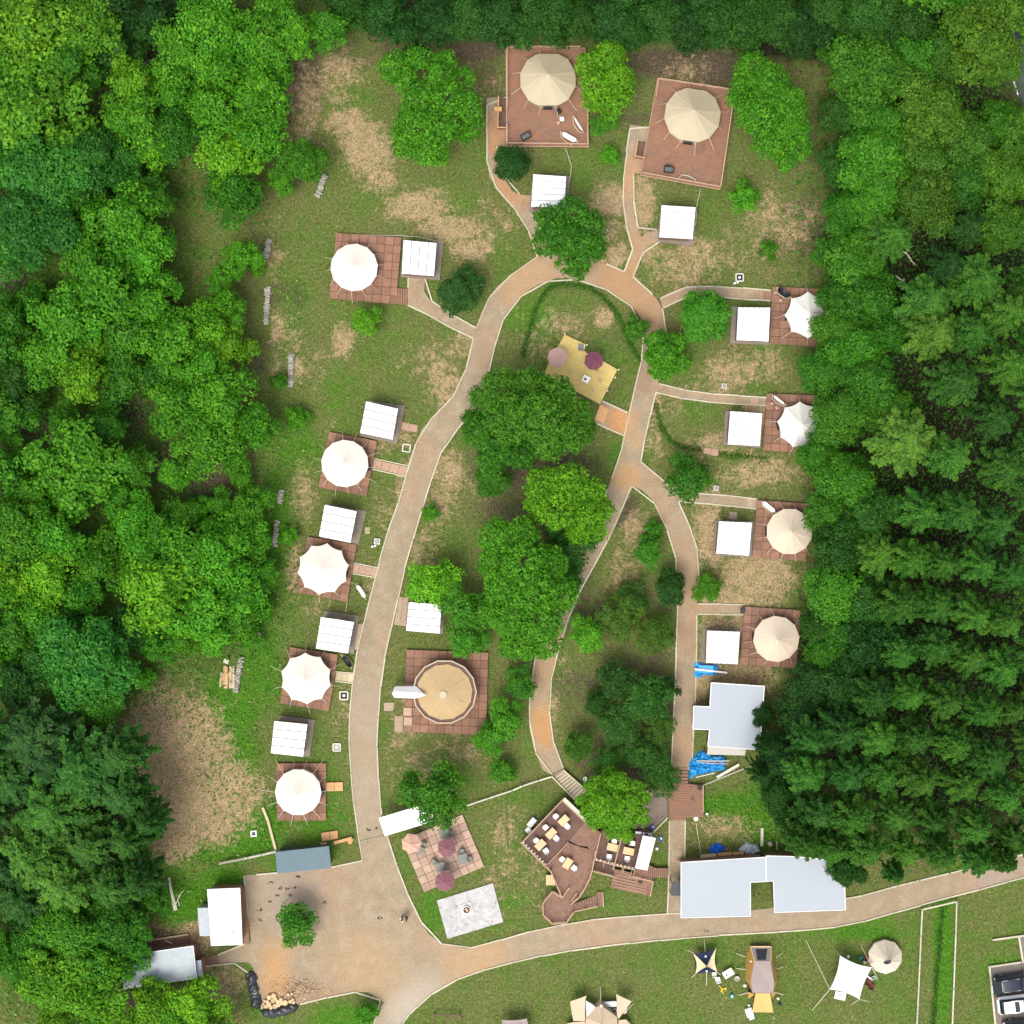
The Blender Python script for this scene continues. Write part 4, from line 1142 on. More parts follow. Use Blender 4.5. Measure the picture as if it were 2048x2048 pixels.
# ------------------------------------------------------------------ yellow pine deck in the loop
ZN = lambda pts: Z(1080, 650, 170/1825, pts)
yp = [(v.x, v.y) for v in WP(ZN([(530, 205), (990, 420), (940, 545), (1035, 620), (1340, 765), (1665, 955), (1285, 1700), (90, 1060), (170, 850)]), .3)]
t = thing('pine_deck', 'yellow pine deck with parasols and round stools inside the loop', 'deck', (*centroid(yp), 0))
MB().prism(inset(yp, .04), .02, .24).build('frame', M['wood_pale'], t)
lay_planks(yp, 1.09, .16, .25, .05, M['deck_yellow'], t)
for q in ZN([(530, 205), (1680, 970), (1610, 1140), (1440, 1420), (1000, 440)]):
    w_ = W(*q); piece('post', M['wood_white'], t, (w_.x, w_.y, .3), .14, .14, .5)
t = thing('ramp_boards', 'fresh orange plywood ramp between the yellow pine deck and the loop path', 'ramp', W(1200, 825))
for q in (T(2, 1, [(665, 1122), (730, 1158), (690, 1262), (625, 1230)]),):
    v = [(p.x, p.y) for p in WP(q, .1)]
    lay_planks(v, 1.09, .45, .05, .05, M['wood_new'], t, name='boards')
    MB().prism(inset(v, .03), .025, .048).build('bearer', M['deck_gap'], t)

# ------------------------------------------------------------------ parasols, stools, tables
def parasol(cx, cy, rpx, mat, label, n=8, z=2.3, ph=0.2, base=0.2, pull=.0, grp=None):
    c = W(cx, cy, z); R = rpx/S*(H-z)/H
    t = thing('parasol', label, 'parasol', (c.x, c.y, 0), grp)
    vs = [(c.x, c.y, z+.42)]; fs = []
    k = 3
    for i in range(n*k):
        th = ph+2*pi*i/(n*k); u = (i % k)/k
        r = R*math.cos(pi/n)/math.cos((u-.5)*2*pi/n) * (1-(pull*(1-(2*u-1)**2)))
        vs += [(c.x+math.cos(th)*r*.5, c.y+math.sin(th)*r*.5, z+.22-.03*(1-abs(2*u-1))), (c.x+math.cos(th)*r, c.y+math.sin(th)*r, z-.03*(1-abs(2*u-1))), (c.x+math.cos(th)*r, c.y+math.sin(th)*r, z-.12)]
    N = n*k
    for i in range(N):
        a = 1+3*i; b = 1+3*((i+1) % N)
        fs += [(0, a, b), (a, a+1, b+1, b), (a+1, a+2, b+2, b+1)]
    cn_ = MB().add(vs, fs).build('canopy', M[mat], t)
    rb = MB()
    for i in range(n):
        th = ph+2*pi*i/n
        rb.bar((c.x, c.y, z+.43), (c.x+math.cos(th)*R*.5, c.y+math.sin(th)*R*.5, z+.235), .03, .02)
        rb.bar((c.x+math.cos(th)*R*.5, c.y+math.sin(th)*R*.5, z+.235), (c.x+math.cos(th)*R, c.y+math.sin(th)*R, z+.012), .03, .02)
    rb.build('ribs', M[mat], cn_)
    MB().cyl((c.x, c.y, base), .025, z+.5-base, 8).build('pole', M['wood_pale'], t)
    MB().cyl((c.x, c.y, z+.38), .10, .07, 10, .05).build('vent_cap', M[mat], cn_)
    MB().cyl((c.x, c.y, base), .25, .08, 12).build('foot', M['dark_grey'], t)
parasol(*T(2, 1, [(343, 766)])[0], 20.5, 'pink', 'pale pink parasol on the edge of the yellow pine deck', ph=0.05, base=.3)
parasol(*T(2, 1, [(618, 790)])[0], 19.5, 'plum', 'dark plum parasol at the notch of the yellow pine deck', ph=.3, base=.3)
parasol(*T(1, 3, [(1173, 570)])[0], 21.5, 'pink_sand', 'faded sand-pink parasol at the corner of the tiled patio', n=7, ph=.1, pull=.06)
parasol(*T(1, 3, [(1440, 603)])[0], 19.0, 'mauve', 'mauve parasol in the middle of the tiled patio', ph=.4)
parasol(*T(1, 3, [(1424, 857)])[0], 20.0, 'mauve', 'mauve parasol overhanging the lower edge of the tiled patio', ph=.2)
def stool(px, py, label, z=.3, mat='wood_pale', r=.17):
    w_ = W(px, py, z)
    t = thing('round_stool', label, 'stool', w_, 'round stools')
    MB().cyl((w_.x, w_.y, z+.40), r, .06, 14).build('seat', M[mat], t)
    MB().cyl((w_.x, w_.y, z+.45), r*.35, .02, 10).build('hole_cap', M['deck_mid'], t)
    for k in range(3):
        th = k*2.09
        rod('leg', M['wood_pale'], t, (w_.x+math.cos(th)*r*.6, w_.y+math.sin(th)*r*.6, z+.41), (w_.x+math.cos(th)*r*.9, w_.y+math.sin(th)*r*.9, z), .035)
for (q, lb) in (((655, 1005), 'round wooden stool standing apart near the tree side of the pine deck'), ((945, 860), 'round wooden stool touching the plum parasol side facing the pink one'),
                ((1230, 1035), 'round wooden stool just below the plum parasol'), ((1285, 1215), 'round wooden stool beside the white fire table, towards the long deck edge'),
                ((1125, 1435), 'round wooden stool below the white fire table, next to the leaves'), ):
    stool(*ZN([q])[0], lb)
w_ = W(*ZN([(990, 1160)])[0], .8)
t = thing('fire_table', 'white square fire table with a black burner on the pine deck', 'table', (w_.x, w_.y, .3))
piece('table_top', M['white_plastic'], t, (w_.x, w_.y, .72), .72, .68, .05, -.5)
MB().cyl((w_.x-.08, w_.y, .77), .12, .04, 14).build('burner', M['black'], t)
for a_, b_ in ((.28, .28), (-.28, .28), (-.28, -.28), (.28, -.28)):
    piece('leg', M['metal'], t, (w_.x+a_*.8, w_.y+b_*.8, .3), .05, .05, .42, -.5)
w_ = W(*ZN([(880, 475)])[0], .8)
t = thing('slatted_armchair', 'grey wicker armchair with pale frame near the top edge of the pine deck', 'chair', (w_.x, w_.y, .3))
piece('seat', M['grey_table'], t, (w_.x, w_.y, .62), .55, .55, .08, -.1)
piece('backrest', M['grey_table'], t, (w_.x+.02, w_.y-.3, .62), .6, .06, .45, -.1)
for s_ in (-.33, .33): piece('armrest', M['wood_white'], t, (w_.x+s_, w_.y, .84), .07, .62, .05, -.1)
for a_, b_ in ((.3, .27), (-.3, .27), (-.3, -.27), (.3, -.27)): piece('leg', M['wood_white'], t, (w_.x+a_, w_.y+b_, .3), .05, .05, .54)

# concrete slab with fire pit
sl_ = [(v.x, v.y) for v in WP(T(1, 3, [(1365, 998), (1787, 868), (1867, 1160), (1445, 1287)]))]
t = thing('concrete_slab', 'stained white concrete slab with a round fire pit in its middle', 'slab', (*centroid(sl_), 0))
MB().prism(sl_, 0, .12).build('slab', M['concrete'], t)
f = W(*T(1, 3, [(1590, 1065)])[0])
piece('raised_pad', M['concrete_w'], t, (f.x, f.y, .12), 1.25, 1.25, .06, .30)
MB().ring((f.x, f.y, .18), .40, .07, .22, 22).build('pit_ring', M['metal'], t)
MB().cyl((f.x, f.y, .18), .33, .05, 16).build('ash_bed', M['black'], t)
for k in range(5):
    th = rnd.uniform(0, 6.28)
    rod('firewood', M['ember'], t, (f.x+math.cos(th)*.22, f.y+math.sin(th)*.22, .27+.02*k), (f.x-math.cos(th)*.22, f.y-math.sin(th)*.22, .27+.02*k), .09)
# grey patio tables and chairs
ZO = lambda pts: Z(790, 1630, 200/1932, pts)
def grey_table(q, ang, label, l=.95, w=.75):
    w_ = W(*q, .9)
    t = thing('patio_table', label, 'table', (w_.x, w_.y, .2))
    for i in range(5):
        o_ = (-.5+(i+.5)/5)*w
        piece('slat', M['grey_table'], t, (w_.x-math.sin(ang)*o_, w_.y+math.cos(ang)*o_, .88), l, w/5-.015, .03, ang)
    for a_, b_ in ((1, 1), (-1, 1), (-1, -1), (1, -1)):
        dx, dy = a_*l*.42, b_*w*.42
        piece('leg', M['dark_grey'], t, (w_.x+dx*math.cos(ang)-dy*math.sin(ang), w_.y+dx*math.sin(ang)+dy*math.cos(ang), .2), .05, .05, .67, ang)
def grey_chair(q, ang, label, z=.2, mat='grey_table', fmat='dark_grey', s=1.0):
    w_ = W(*q, z+.45)
    t = thing('patio_chair', label, 'chair', (w_.x, w_.y, z))
    ca, sa = math.cos(ang), math.sin(ang)
    P = lambda dx, dy: (w_.x+dx*ca-dy*sa, w_.y+dx*sa+dy*ca)
    piece('seat', M[mat], t, (*P(0, 0), z+.42), .46*s, .46*s, .05, ang)
    piece('backrest', M[mat], t, (*P(0, -.25*s), z+.45), .46*s, .05, .42, ang)
    for a_ in (-.25*s, .25*s): piece('armrest', M[fmat], t, (*P(a_, 0), z+.64), .05, .46*s, .04, ang)
    for a_, b_ in ((.2, .2), (-.2, .2), (-.2, -.2), (.2, -.2)): piece('leg', M[fmat], t, (*P(a_*s, b_*s), z), .035, .035, .415, ang)
grey_table(ZO([(950, 365)])[0], .2, 'dark grey table just above the middle mauve parasol', .95, .9)
grey_table(ZO([(1310, 850)])[0], .3, 'light grey table standing clear on the tiled patio', 1.0, .95)
grey_table(ZO([(870, 1010)])[0], .25, 'grey table just above the lowest mauve parasol', .95, .85)
grey_table(ZO([(480, 690)])[0], 1.2, 'grey table half under the sand-pink parasol', .8, .7)
for q, a_, lb in (((1440, 850), -1.2, 'grey chair on the outer side of the clear light grey table'), ((560, 570), -1.8, 'dark chair between the sand-pink parasol and the patio middle'),
                  ((740, 905), 2.4, 'grey chair pushed away towards the path side of the patio'), ((1000, 1010), -1.3, 'dark chair beside the table above the lowest parasol'),
                  ((1065, 360), -1.4, 'dark chair close to the tree, beside the darkest patio table'), ((1290, 700), 3.4, 'dark chair above the clear light grey table')):
    grey_chair(ZO([q])[0], a_, lb)
# ------------------------------------------------------------------ restaurant terraces
ZA = lambda pts: Z(1030, 1580, 180/1932, pts)
ZB = lambda pts: Z(1160, 1640, 200/1932, pts)
ZC = lambda pts: Z(1070, 1740, 150/1932, pts)
def xy(pts, z): return [(v.x, v.y) for v in WP(pts, z)]
def terrace(label, pts, z, ang, mat='deck_brown', w=.21, name='terrace'):
    v = xy(pts, z)
    t = thing(name, label, 'deck', (*centroid(v), 0))
    lay_planks(v, ang, w, z-.05, .05, M[mat], t, gap=.028)
    MB().prism(inset(v, .04), z-.22, z-.055).build('frame', M['deck_gap'], t)
    for p in inset(v, .12): piece('support_post', M['deck_gap'], t, (p[0], p[1], 0), .12, .12, z-.225)
    return t
L1, L2, L3, L4, LO = 1.5, 1.1, 1.3, .6, .7
t1 = terrace('upper dark brown terrace with three pale tables, above the toothed railing', ZA([(1040, 175), (1545, 650), (1150, 1075), (660, 1640), (130, 1130)]), L1, .78)
A = lambda q, z: (lambda v: (v.x, v.y))(W(*ZA([q])[0], z))
railing(t1, [A((1040, 175), L1+.5), A((130, 1130), L1+.5)], L1, .9, balusters=False)
railing(t1, [A((130, 1130), L1+.9), A((660, 1645), L1+.9)], L1, .9, heads=.17)
piece_pts = (A((1045, 185), L1+.9), A((1540, 650), L1+.9))
seg_piece('counter_board', M['wood_white'], t1, *piece_pts, .34, .05, L1+.9)
railing(t1, [A((1015, 225), L1+.9), A((1500, 690), L1+.9)], L1, .86)
seg_piece('top_rail', M['rail_wood'], t1, A((1150, 1120), L1+.2), A((665, 1635), L1+.2), .09, .07, L1+.15)
t2 = terrace('brown link terrace beside the bright green tree, joining the upper and lower terraces', ZA([(1545, 650), (1640, 760), (1830, 905), (1740, 1300), (1590, 1262), (1550, 1215), (1380, 1195), (1150, 1090)]), L1-.01, -1.2, 'deck_mid')
t3 = terrace('lower brown terrace narrowing like a boat bow, holding one pale table', ZA([(1160, 1135), (1400, 1220), (1720, 1295), (1690, 1500), (1660, 1740)]) + ZC([(1400, 250), (1270, 500), (1130, 730), (930, 880), (690, 710), (500, 260), (395, 20)]) + ZA([(780, 1760), (670, 1650)]), L2, -1.0, 'deck_mid')
C_ = lambda q, z: (lambda v: (v.x, v.y))(W(*ZC([q])[0], z))
B_ = lambda q, z: (lambda v: (v.x, v.y))(W(*ZB([q])[0], z))
railing(t3, [C_((1480, 10), L2+.9), C_((1400, 250), L2+.9), C_((1270, 500), L2+.9), C_((1120, 735), L2+.9), C_((930, 885), L2+.9)], L2, .9, step=1.3)
railing(t3, [A((665, 1650), L2+.9), A((770, 1750), L2+.9), C_((395, 20), L2+.9), C_((500, 260), L2+.9), C_((690, 710), L2+.9)], L2, .9, step=1.3)
railing(t3, [A((1740, 1300), L2+.9), A((1655, 1740), L2+.9)], L2, .9)
# three steps between link and lower terrace
deck_steps(thing('terrace_steps', 'three plank steps from the link terrace down to the boat-shaped terrace', 'steps', W(1170, 1698)),
           [Vector(A((1395, 1235), L2)), Vector(A((1570, 1270), L2)), Vector(A((1520, 1350), L2)), Vector(A((1350, 1310), L2))], 3, L1, 0, 'deck_mid')
t4 = terrace('octagonal viewing platform at the tip of the terraces, next to the road', ZC([(450, 560), (690, 710), (930, 880), (1000, 1090), (800, 1360), (440, 1385), (215, 1170), (205, 860)]), LO, .8, 'deck_mid')
railing(t4, [C_((700, 715), LO+.7), C_((450, 560), LO+.7), C_((200, 860), LO+.7), C_((215, 1170), LO+.7), C_((440, 1390), LO+.7), C_((800, 1365), LO+.7), C_((1000, 1095), LO+.7)], LO, .75, step=1.3)
ts = thing('outer_steps', 'flight of wooden steps from the octagonal platform down to the lawn landing', 'steps', W(1170, 1808))
deck_steps(ts, [Vector(C_((930, 900), LO)), Vector(C_((990, 1070), LO)), Vector(C_((1630, 925), .2)), Vector(C_((1600, 650), .2))], 10, LO, 0, 'deck_mid')
railing(ts, [C_((1000, 1085), .9), C_((1610, 935), .5)], .1, .6, balusters=False)
lnd = thing('step_landing', 'upright plank landing at the foot of the outer wooden steps', 'deck', W(1200, 1797))
v = xy(ZC([(1600, 560), (1740, 560), (1760, 930), (1630, 930)]), .2); lay_planks(v, 1.5, .14, .15, .05, M['deck_mid'], lnd); MB().prism(inset(v, .03), .01, .14).build('frame', M['deck_gap'], lnd)
railing(lnd, [v[1], v[2]], .2, .3, balusters=False)
ti = thing('inner_steps', 'dark wooden steps sunk between the boat-shaped terrace and the octagonal platform', 'steps', W(1142, 1788))
deck_steps(ti, [Vector(C_((880, 460), L2)), Vector(C_((1060, 580), L2)), Vector(C_((910, 800), L2)), Vector(C_((720, 690), L2))], 7, L2+.18, 0, 'deck_mid')
railing(ti, [C_((880, 455), L2+.3), C_((700, 715), L2+.3)], LO, .8, balusters=False); railing(ti, [C_((1070, 590), L2+.3), C_((925, 800), L2+.3)], LO, .8, balusters=False)
t5 = terrace('dark brown covered-counter terrace with two pale tables side by side', ZB([(395, 200), (1240, 290), (1070, 955), (275, 770)]), L3, -1.37, 'deck_brown')
railing(t5, [B_((275, 770), L3+.9), B_((660, 870), L3+.9)], L3, .9, heads=.12); railing(t5, [B_((680, 875), L3+.9), B_((1050, 960), L3+.9)], L3, .9, heads=.12)
railing(t5, [B_((800, 350), L3+.9), B_((640, 960), L3+.9)], L3, .9, balusters=False, step=2)
railing(t5, [B_((400, 260), L3+.9), B_((280, 770), L3+.9)], L3, .9, balusters=False, step=1.5)
for a, b in (((470, 800), (445, 910)), ((860, 870), (835, 1010)), ((1000, 985), (965, 1110)), ((1060, 900), (1035, 1060)), ((820, 900), (805, 1000))):
    A1 = W(*ZB([a])[0], L3+.9); B1 = W(*ZB([b])[0], .9); rod('stair_rail', M['rail_wood'], t5, A1, B1, .06)
# sunken bay below the railing
bay = thing('sunken_bay', 'narrow fenced bay with dark ribs below the white balusters', 'deck', W(1205, 1735))
v = xy(ZB([(262, 800), (680, 890), (650, 1070), (245, 965)]), .5)
lay_planks(v, 1.33, .16, .4, .05, M['deck_brown'], bay, gap=.05); MB().prism(inset(v, .03), .05, .39).build('frame', M['deck_gap'], bay)
railing(bay, [v[3], v[2]], .5, .7)
t6 = terrace('long lower plank terrace with a black tray on it, below the white counter roof', ZB([(665, 945), (1000, 1020), (1415, 1190), (1355, 1470), (590, 1300), (630, 1080)]), L4, -.24, 'deck_mid', w=.3)
for k in range(4):
    a = (690-10*k, 1110+55*k); b = (1290-10*k, 1240+55*k)
    seg_piece('step_edge', M['rail_wood'], t6, B_(a, L4), B_(b, L4), .05, .05, L4+.01)
railing(t6, [B_((1000, 1100), L4+.4), B_((1415, 1190), L4+.4), B_((1355, 1470), L4+.4)], L4, .4, balusters=False)
v = B_((1165, 1195), L4); t = thing('black_tray', 'small black tray lying on the long lower plank terrace', 'tray', (*v, L4)); piece('tray', M['black'], t, (*v, L4+.02), .45, .25, .05, -.24)
wk = thing('plank_walkway', 'ribbed plank walkway from the long lower terrace to the straight path', 'walkway', W(1320, 1746))
v = xy(ZB([(1060, 950), (1330, 870), (1460, 930), (1700, 930), (1700, 1110), (1415, 1115), (1400, 1185), (1000, 1095)]), .55)
lay_planks(v, 1.5, .2, .5, .05, M['deck_mid'], wk, gap=.05); MB().prism(inset(v, .03), .05, .49).build('frame', M['deck_gap'], wk)
# white counter roof
q4 = [W(*p, 3.4) for p in ZB([(1215, 300), (1465, 350), (1300, 975), (1065, 930)])]
t = thing('counter_roof', 'narrow white roof strip over the serving counter beside the terraces', 'canopy', (q4[0].x, q4[0].y, 0))
MB().prism([(p.x, p.y) for p in q4], 3.3, 3.4).build('roof', M['roof_white'], t)
MB().prism(inset([(p.x, p.y) for p in q4], .25), .5, 3.28).build('wall', M['wall_wood'], t)
for p in inset([(p.x, p.y) for p in q4], .12): piece('post', M['deck_brown'], t, (p[0], p[1], 0), .09, .09, 3.28)
v = xy(ZB([(1100, 240), (1240, 170), (1420, 240), (1390, 320), (1080, 290)]), .8)
t = thing('service_nook', 'dark little service deck with grey worktop behind the counter roof', 'deck', (*v[0], 0))
MB().prism(v, 0, .8).build('frame', M['deck_brown'], t)
seg_piece('worktop', M['metal'], t, B_((1070, 270), 1.2), B_((1400, 300), 1.2), .5, .06, 1.1)
for q in ((1225, 260), (1290, 290), (1330, 270)):
    p_ = W(*ZB([q])[0], 1.2); MB().cyl((p_.x, p_.y, 1.165), .11, .16, 10).build('pan', M['white_plastic' if q[0] != 1290 else 'dark_grey'], t)

def rest_table(q, ang, z, label):
    w_ = W(*q, z+.75)
    t = thing('dining_table', label, 'table', (w_.x, w_.y, z))
    piece('table_top', M['wood_table'], t, (w_.x, w_.y, z+.70), 1.05, .70, .05, ang)
    for a_, b_ in ((1, 1), (-1, 1), (-1, -1), (1, -1)):
        dx, dy = a_*.44, b_*.27
        piece('leg', M['dark_grey'], t, (w_.x+dx*math.cos(ang)-dy*math.sin(ang), w_.y+dx*math.sin(ang)+dy*math.cos(ang), z), .05, .05, .698, ang)
M['wood_table'] = simple('pale_wood_table_top', (.60, .40, .21), .5, .10, 2, obj_var=.05, stretch=(1, 5, 1))
for q, a_, z_, lb in ((ZA([(1045, 655)])[0], .78, L1, 'pale wooden table nearest the counter board on the upper terrace'), (ZA([(775, 935)])[0], .78, L1, 'pale wooden table in the middle of the upper terrace row of three'),
                     (ZA([(545, 1180)])[0], .78, L1, 'pale wooden table nearest the toothed railing, with a dark bag beside it'), (ZA([(1130, 1580)])[0], 1.0, L2, 'single pale wooden table on the boat-shaped terrace'),
                     (ZB([(627, 530)])[0], -.22, L3, 'pale wooden table next to the bright tree on the dark counter terrace'), (ZB([(940, 605)])[0], -.2, L3, 'pale wooden table beside the white counter roof')):
    rest_table(q, a_, z_, lb)
def shell_chair_proto():
    t = thing('shell_chair', 'x', 'chair', (0, 0, 0), 'white shell chairs on the terraces')
    m = MB()
    # moulded shell: seat and curved back in one grid
    nu, nv = 9, 8; vs = []
    for j in range(nv):
        v_ = j/(nv-1)
        for i in range(nu):
            u = i/(nu-1)*2-1
            if v_ < .6:
                y = -.20+.40*v_/.6; z_ = .45+.05*u*u-.015*math.sin(math.pi*v_/.6)
                w = .23
            else:
                s = (v_-.6)/.4
                y = .20+.10*s-.10*u*u*s; z_ = .45+.36*s**1.2+.05*u*u*(1-s); w = .23-.03*s
            vs.append((u*w*(1-.12*abs(u)**6*0), y, z_))
    fs = [(j*nu+i, j*nu+i+1, (j+1)*nu+i+1, (j+1)*nu+i) for j in range(nv-1) for i in range(nu-1)]
    m.add(vs, fs); m.build('shell', M['white_plastic'], t, smooth=True)
    for sx in (-1, 1):
        for sy in (-1, 1):
            MB().tube([(sx*.13, sy*.1, .44), (sx*.21, sy*.2, 0)], .016, 6).build('leg', M['wood_pale'], t)
    return t
chair0 = shell_chair_proto(); used = [False]
def chair(q, rz, z, label):
    w_ = W(*q, z+.45); loc = (w_.x, w_.y, z)
    if not used[0]:
        set_place(chair0, loc, rz, 1.12, label); used[0] = True
    else: clone(chair0, loc, rz, 1.12, label)
for q, rz, z_, lb in ((ZA([(875, 565)])[0], .78, L1, 'white chair on the rail side of the table nearest the counter board'), (ZA([(1115, 775)])[0], .78+pi, L1, 'white chair tucked under the table nearest the counter board'),
                     (ZA([(655, 800)])[0], .78, L1, 'white chair on the rail side of the middle upper table'), (ZA([(880, 1030)])[0], .78+pi, L1, 'white chair tucked under the middle upper table'),
                     (ZA([(455, 1085)])[0], .9, L1, 'white chair touching the rail side of the table with the dark bag'), (ZA([(660, 1300)])[0], .6+pi, L1, 'white chair beside the dark bag at the last upper table'),
                     (ZA([(1010, 1485)])[0], .9, L2, 'white chair above the single table of the boat-shaped terrace'), (ZA([(1265, 1670)])[0], .9+pi, L2, 'white chair below the single table of the boat-shaped terrace'),
                     (ZB([(660, 415)])[0], -.1, L3, 'white chair just emerging from under the bright tree'), (ZB([(562, 705)])[0], pi-.1, L3, 'white chair by the white balusters, below the table next to the tree'),
                     (ZB([(1012, 450)])[0], -.1, L3, 'white chair above the table beside the counter roof'), (ZB([(910, 740)])[0], pi-.15, L3, 'white chair tucked under the table beside the counter roof')):
    chair(q, rz, z_, lb)
w_ = W(*ZA([(600, 1250)])[0], L1+.5); t = thing('dark_bag', 'small dark bag on the seat at the last upper terrace table', 'bag', (w_.x, w_.y, L1+.48))
MB().cyl((w_.x, w_.y, L1+.47), .15, .22, 10, .10).build('bag', M['black'], t)
w_ = W(*ZC([(400, 265)])[0], .6); t = thing('plank_box', 'pale planked box standing beside the boat-shaped terrace on the lawn', 'box', (w_.x, w_.y, 0))
for i in range(6): piece('slat', M['wood_table'], t, (w_.x-.38+.153*i, w_.y, .5), .145, 1.02, .05, 0)
piece('body', M['wood_pale'], t, (w_.x, w_.y, 0), .86, .96, .49, 0)
# glass tank with white crate behind the upper terrace
for q, l_, w2, mt, nm, lb in (((360, 700), 1.0, .55, 'metal', 'steel_sink', 'steel sink unit on the lawn behind the upper terrace rail'), ((285, 865), .48, .48, 'white_plastic', 'white_crate', 'white crate on the lawn behind the upper terrace rail')):
    w_ = W(*ZA([q])[0], .5); t = thing(nm, lb, 'sink' if 'sink' in nm else 'crate', (w_.x, w_.y, 0))
    piece('body', M[mt], t, (w_.x, w_.y, 0), l_, w2, .55, .85)
    for k in range(2 if 'sink' in nm else 1): MB().ring((w_.x-.1+.3*k, w_.y-.15+.3*k, .55), .14, .03, .05, 12).build('bowl', M['white_plastic' if 'sink' in nm else 'wood_white'], t)
# gravel steps with timber risers leading to the terraces
t = thing('gravel_steps', 'gravel steps with pale timber risers at the end of the curved path', 'steps', W(1135, 1565))
st = [Vector((*xy([p], .3)[0], 0)) for p in T(2, 3, [(300, 62), (385, 12), (560, 165), (480, 245)])]
for i in range(10):
    u0, u1 = i/10, (i+1)/10
    q = [st[0].lerp(st[3], u0), st[1].lerp(st[2], u0), st[1].lerp(st[2], u1), st[0].lerp(st[3], u1)]
    MB().prism(q, 0, .18+.03*i).build('tread', M['gravel'], t)
    seg_piece('riser_timber', M['kerb'], t, q[3], q[2], .10, .23+.03*i, 0)
seg_piece('side_timber', M['kerb'], t, st[1], st[2], .12, .5, 0); seg_piece('side_timber', M['kerb'], t, st[0], st[3], .12, .5, 0)

# ------------------------------------------------------------------ deck with steps at the wood edge
ZJ = lambda pts: Z(1300, 1520, 260/1932, pts)
t = terrace('square red-brown deck at the lower end of the straight path', ZJ([(345, 330), (800, 380), (795, 850), (530, 860), (530, 900), (285, 900), (270, 450)]), .5, 0.0, 'deck_red', w=.17)
railing(t, xy(ZJ([(785, 375), (785, 760)]), .9), .5, .6, balusters=False)
t = thing('path_steps', 'wide plank steps where the straight path meets the square deck', 'steps', W(1362, 1550))
deck_steps(t, [W(*p, .3) for p in ZJ([(345, 345), (565, 345), (560, 110), (365, 110)])], 5, .5, 0, 'deck_mid')
w_ = W(*ZJ([(625, 570)])[0], .5); t = thing('iron_ring', 'small dark iron ring lying on the square red-brown deck', 'ring', w_); MB().ring((w_.x, w_.y, .51), .19, .05, .05, 14).build('ring', M['dark_grey'], t)
w_ = W(*ZJ([(735, 400)])[0], .5); t = thing('dark_planter', 'dark planter at the top corner of the square deck', 'planter', w_); MB().cyl((w_.x, w_.y, .5), .22, .35, 10, .28).build('pot', M['black'], t)
for q, r_, mt, lb in (((680, 870), .2, 'white_plastic', 'white tub against the lower edge of the square deck'), ((775, 755), .13, 'wood_white', 'pale jar at the lower corner of the square deck'), ((740, 800), .2, 'black', 'black tub at the lower corner of the square deck'), ((845, 800), .1, 'white_plastic', 'tiny white jar in the grass off the square deck corner')):
    w_ = W(*ZJ([q])[0], .3); t = thing('tub', lb, 'tub', (w_.x, w_.y, 0)); MB().cyl((w_.x, w_.y, 0), r_, .45, 12, r_*1.1).ring((w_.x, w_.y, .45), r_*1.15, .04, .03, 12).build('tub', M[mt], t)

# ------------------------------------------------------------------ crumpled sheets
def crumple(name, label, pts, mat, hgt=.5, seed=1, freq=1.6, res=.16, cat='tarpaulin', fold=None, alt=None):
    v = xy(pts, hgt*.5)
    c = centroid(v)
    xs = [p[0] for p in v]; ys = [p[1] for p in v]
    X, Y = np.meshgrid(np.arange(min(xs), max(xs)+res, res), np.arange(min(ys), max(ys)+res, res))
    ins = inside(X, Y, v)
    vs = []; idx = {}
    ny, nx = X.shape
    for j in range(ny):
        for i in range(nx):
            x, y = X[j, i], Y[j, i]
            if fold is not None:
                f = (x*math.cos(fold)+y*math.sin(fold), (-x*math.sin(fold)+y*math.cos(fold))*4)
            else: f = (x, y)
            r_ = 1-abs(noise.noise((f[0]*freq, f[1]*freq, seed*3.7)))*2
            r2 = 1-abs(noise.noise((x*freq*2.4, y*freq*2.4, seed*9.1)))*2
            z_ = hgt*(.25+.55*max(0, r_)**1.5+.3*max(0, r2)**2)
            jx = noise.noise((x*3, y*3, seed))*.1; jy = noise.noise((x*3, y*3, seed+5))*.1
            idx[(j, i)] = len(vs); vs.append((x+jx, y+jy, z_))
    fs = []
    bd = set()
    for j in range(ny-1):
        for i in range(nx-1):
            k = ins[j, i]+0+ins[j, i+1]+ins[j+1, i]+ins[j+1, i+1]
            if k >= 3: fs.append((idx[(j, i)], idx[(j, i+1)], idx[(j+1, i+1)], idx[(j+1, i)]))
            elif k > 0:
                pass
    cnt = {}
    for f in fs:
        for a, b in zip(f, f[1:]+f[:1]):
            cnt[tuple(sorted((a, b)))] = cnt.get(tuple(sorted((a, b))), 0)+1
    for (a, b), n_ in cnt.items():
        if n_ == 1: bd |= {a, b}
    for b in bd: vs[b] = (vs[b][0], vs[b][1], .02)
    used_ = sorted({i for f in fs for i in f}); mp = {u: k for k, u in enumerate(used_)}
    t = thing(name, label, cat, (c[0], c[1], 0))
    MB().add([vs[u] for u in used_], [tuple(mp[i] for i in f) for f in fs]).build('sheet', M[mat], t)
    return t
ZK = lambda pts: Z(1370, 1320, 110/1932, pts)
crumple('blue_tarpaulin', 'blue tarpaulin bundled round a crate with a white pole across it', ZK([(290, 40), (560, 60), (700, 130), (1160, 140), (1220, 400), (1120, 560), (700, 560), (400, 660), (290, 600), (340, 330)]), 'blue_tarp', .45, 2, 2.2, .11)
w_ = W(*ZK([(740, 320)])[0], .5); t = thing('wrapped_crate', 'pale blue wrapped crate sitting on the smaller tarpaulin', 'crate', (w_.x, w_.y, .3)); piece('crate', M['crate_blue'] if 'crate_blue' in M else M['blue_tarp'], t, (w_.x, w_.y, .3), 1.5, .75, .22, -.03)
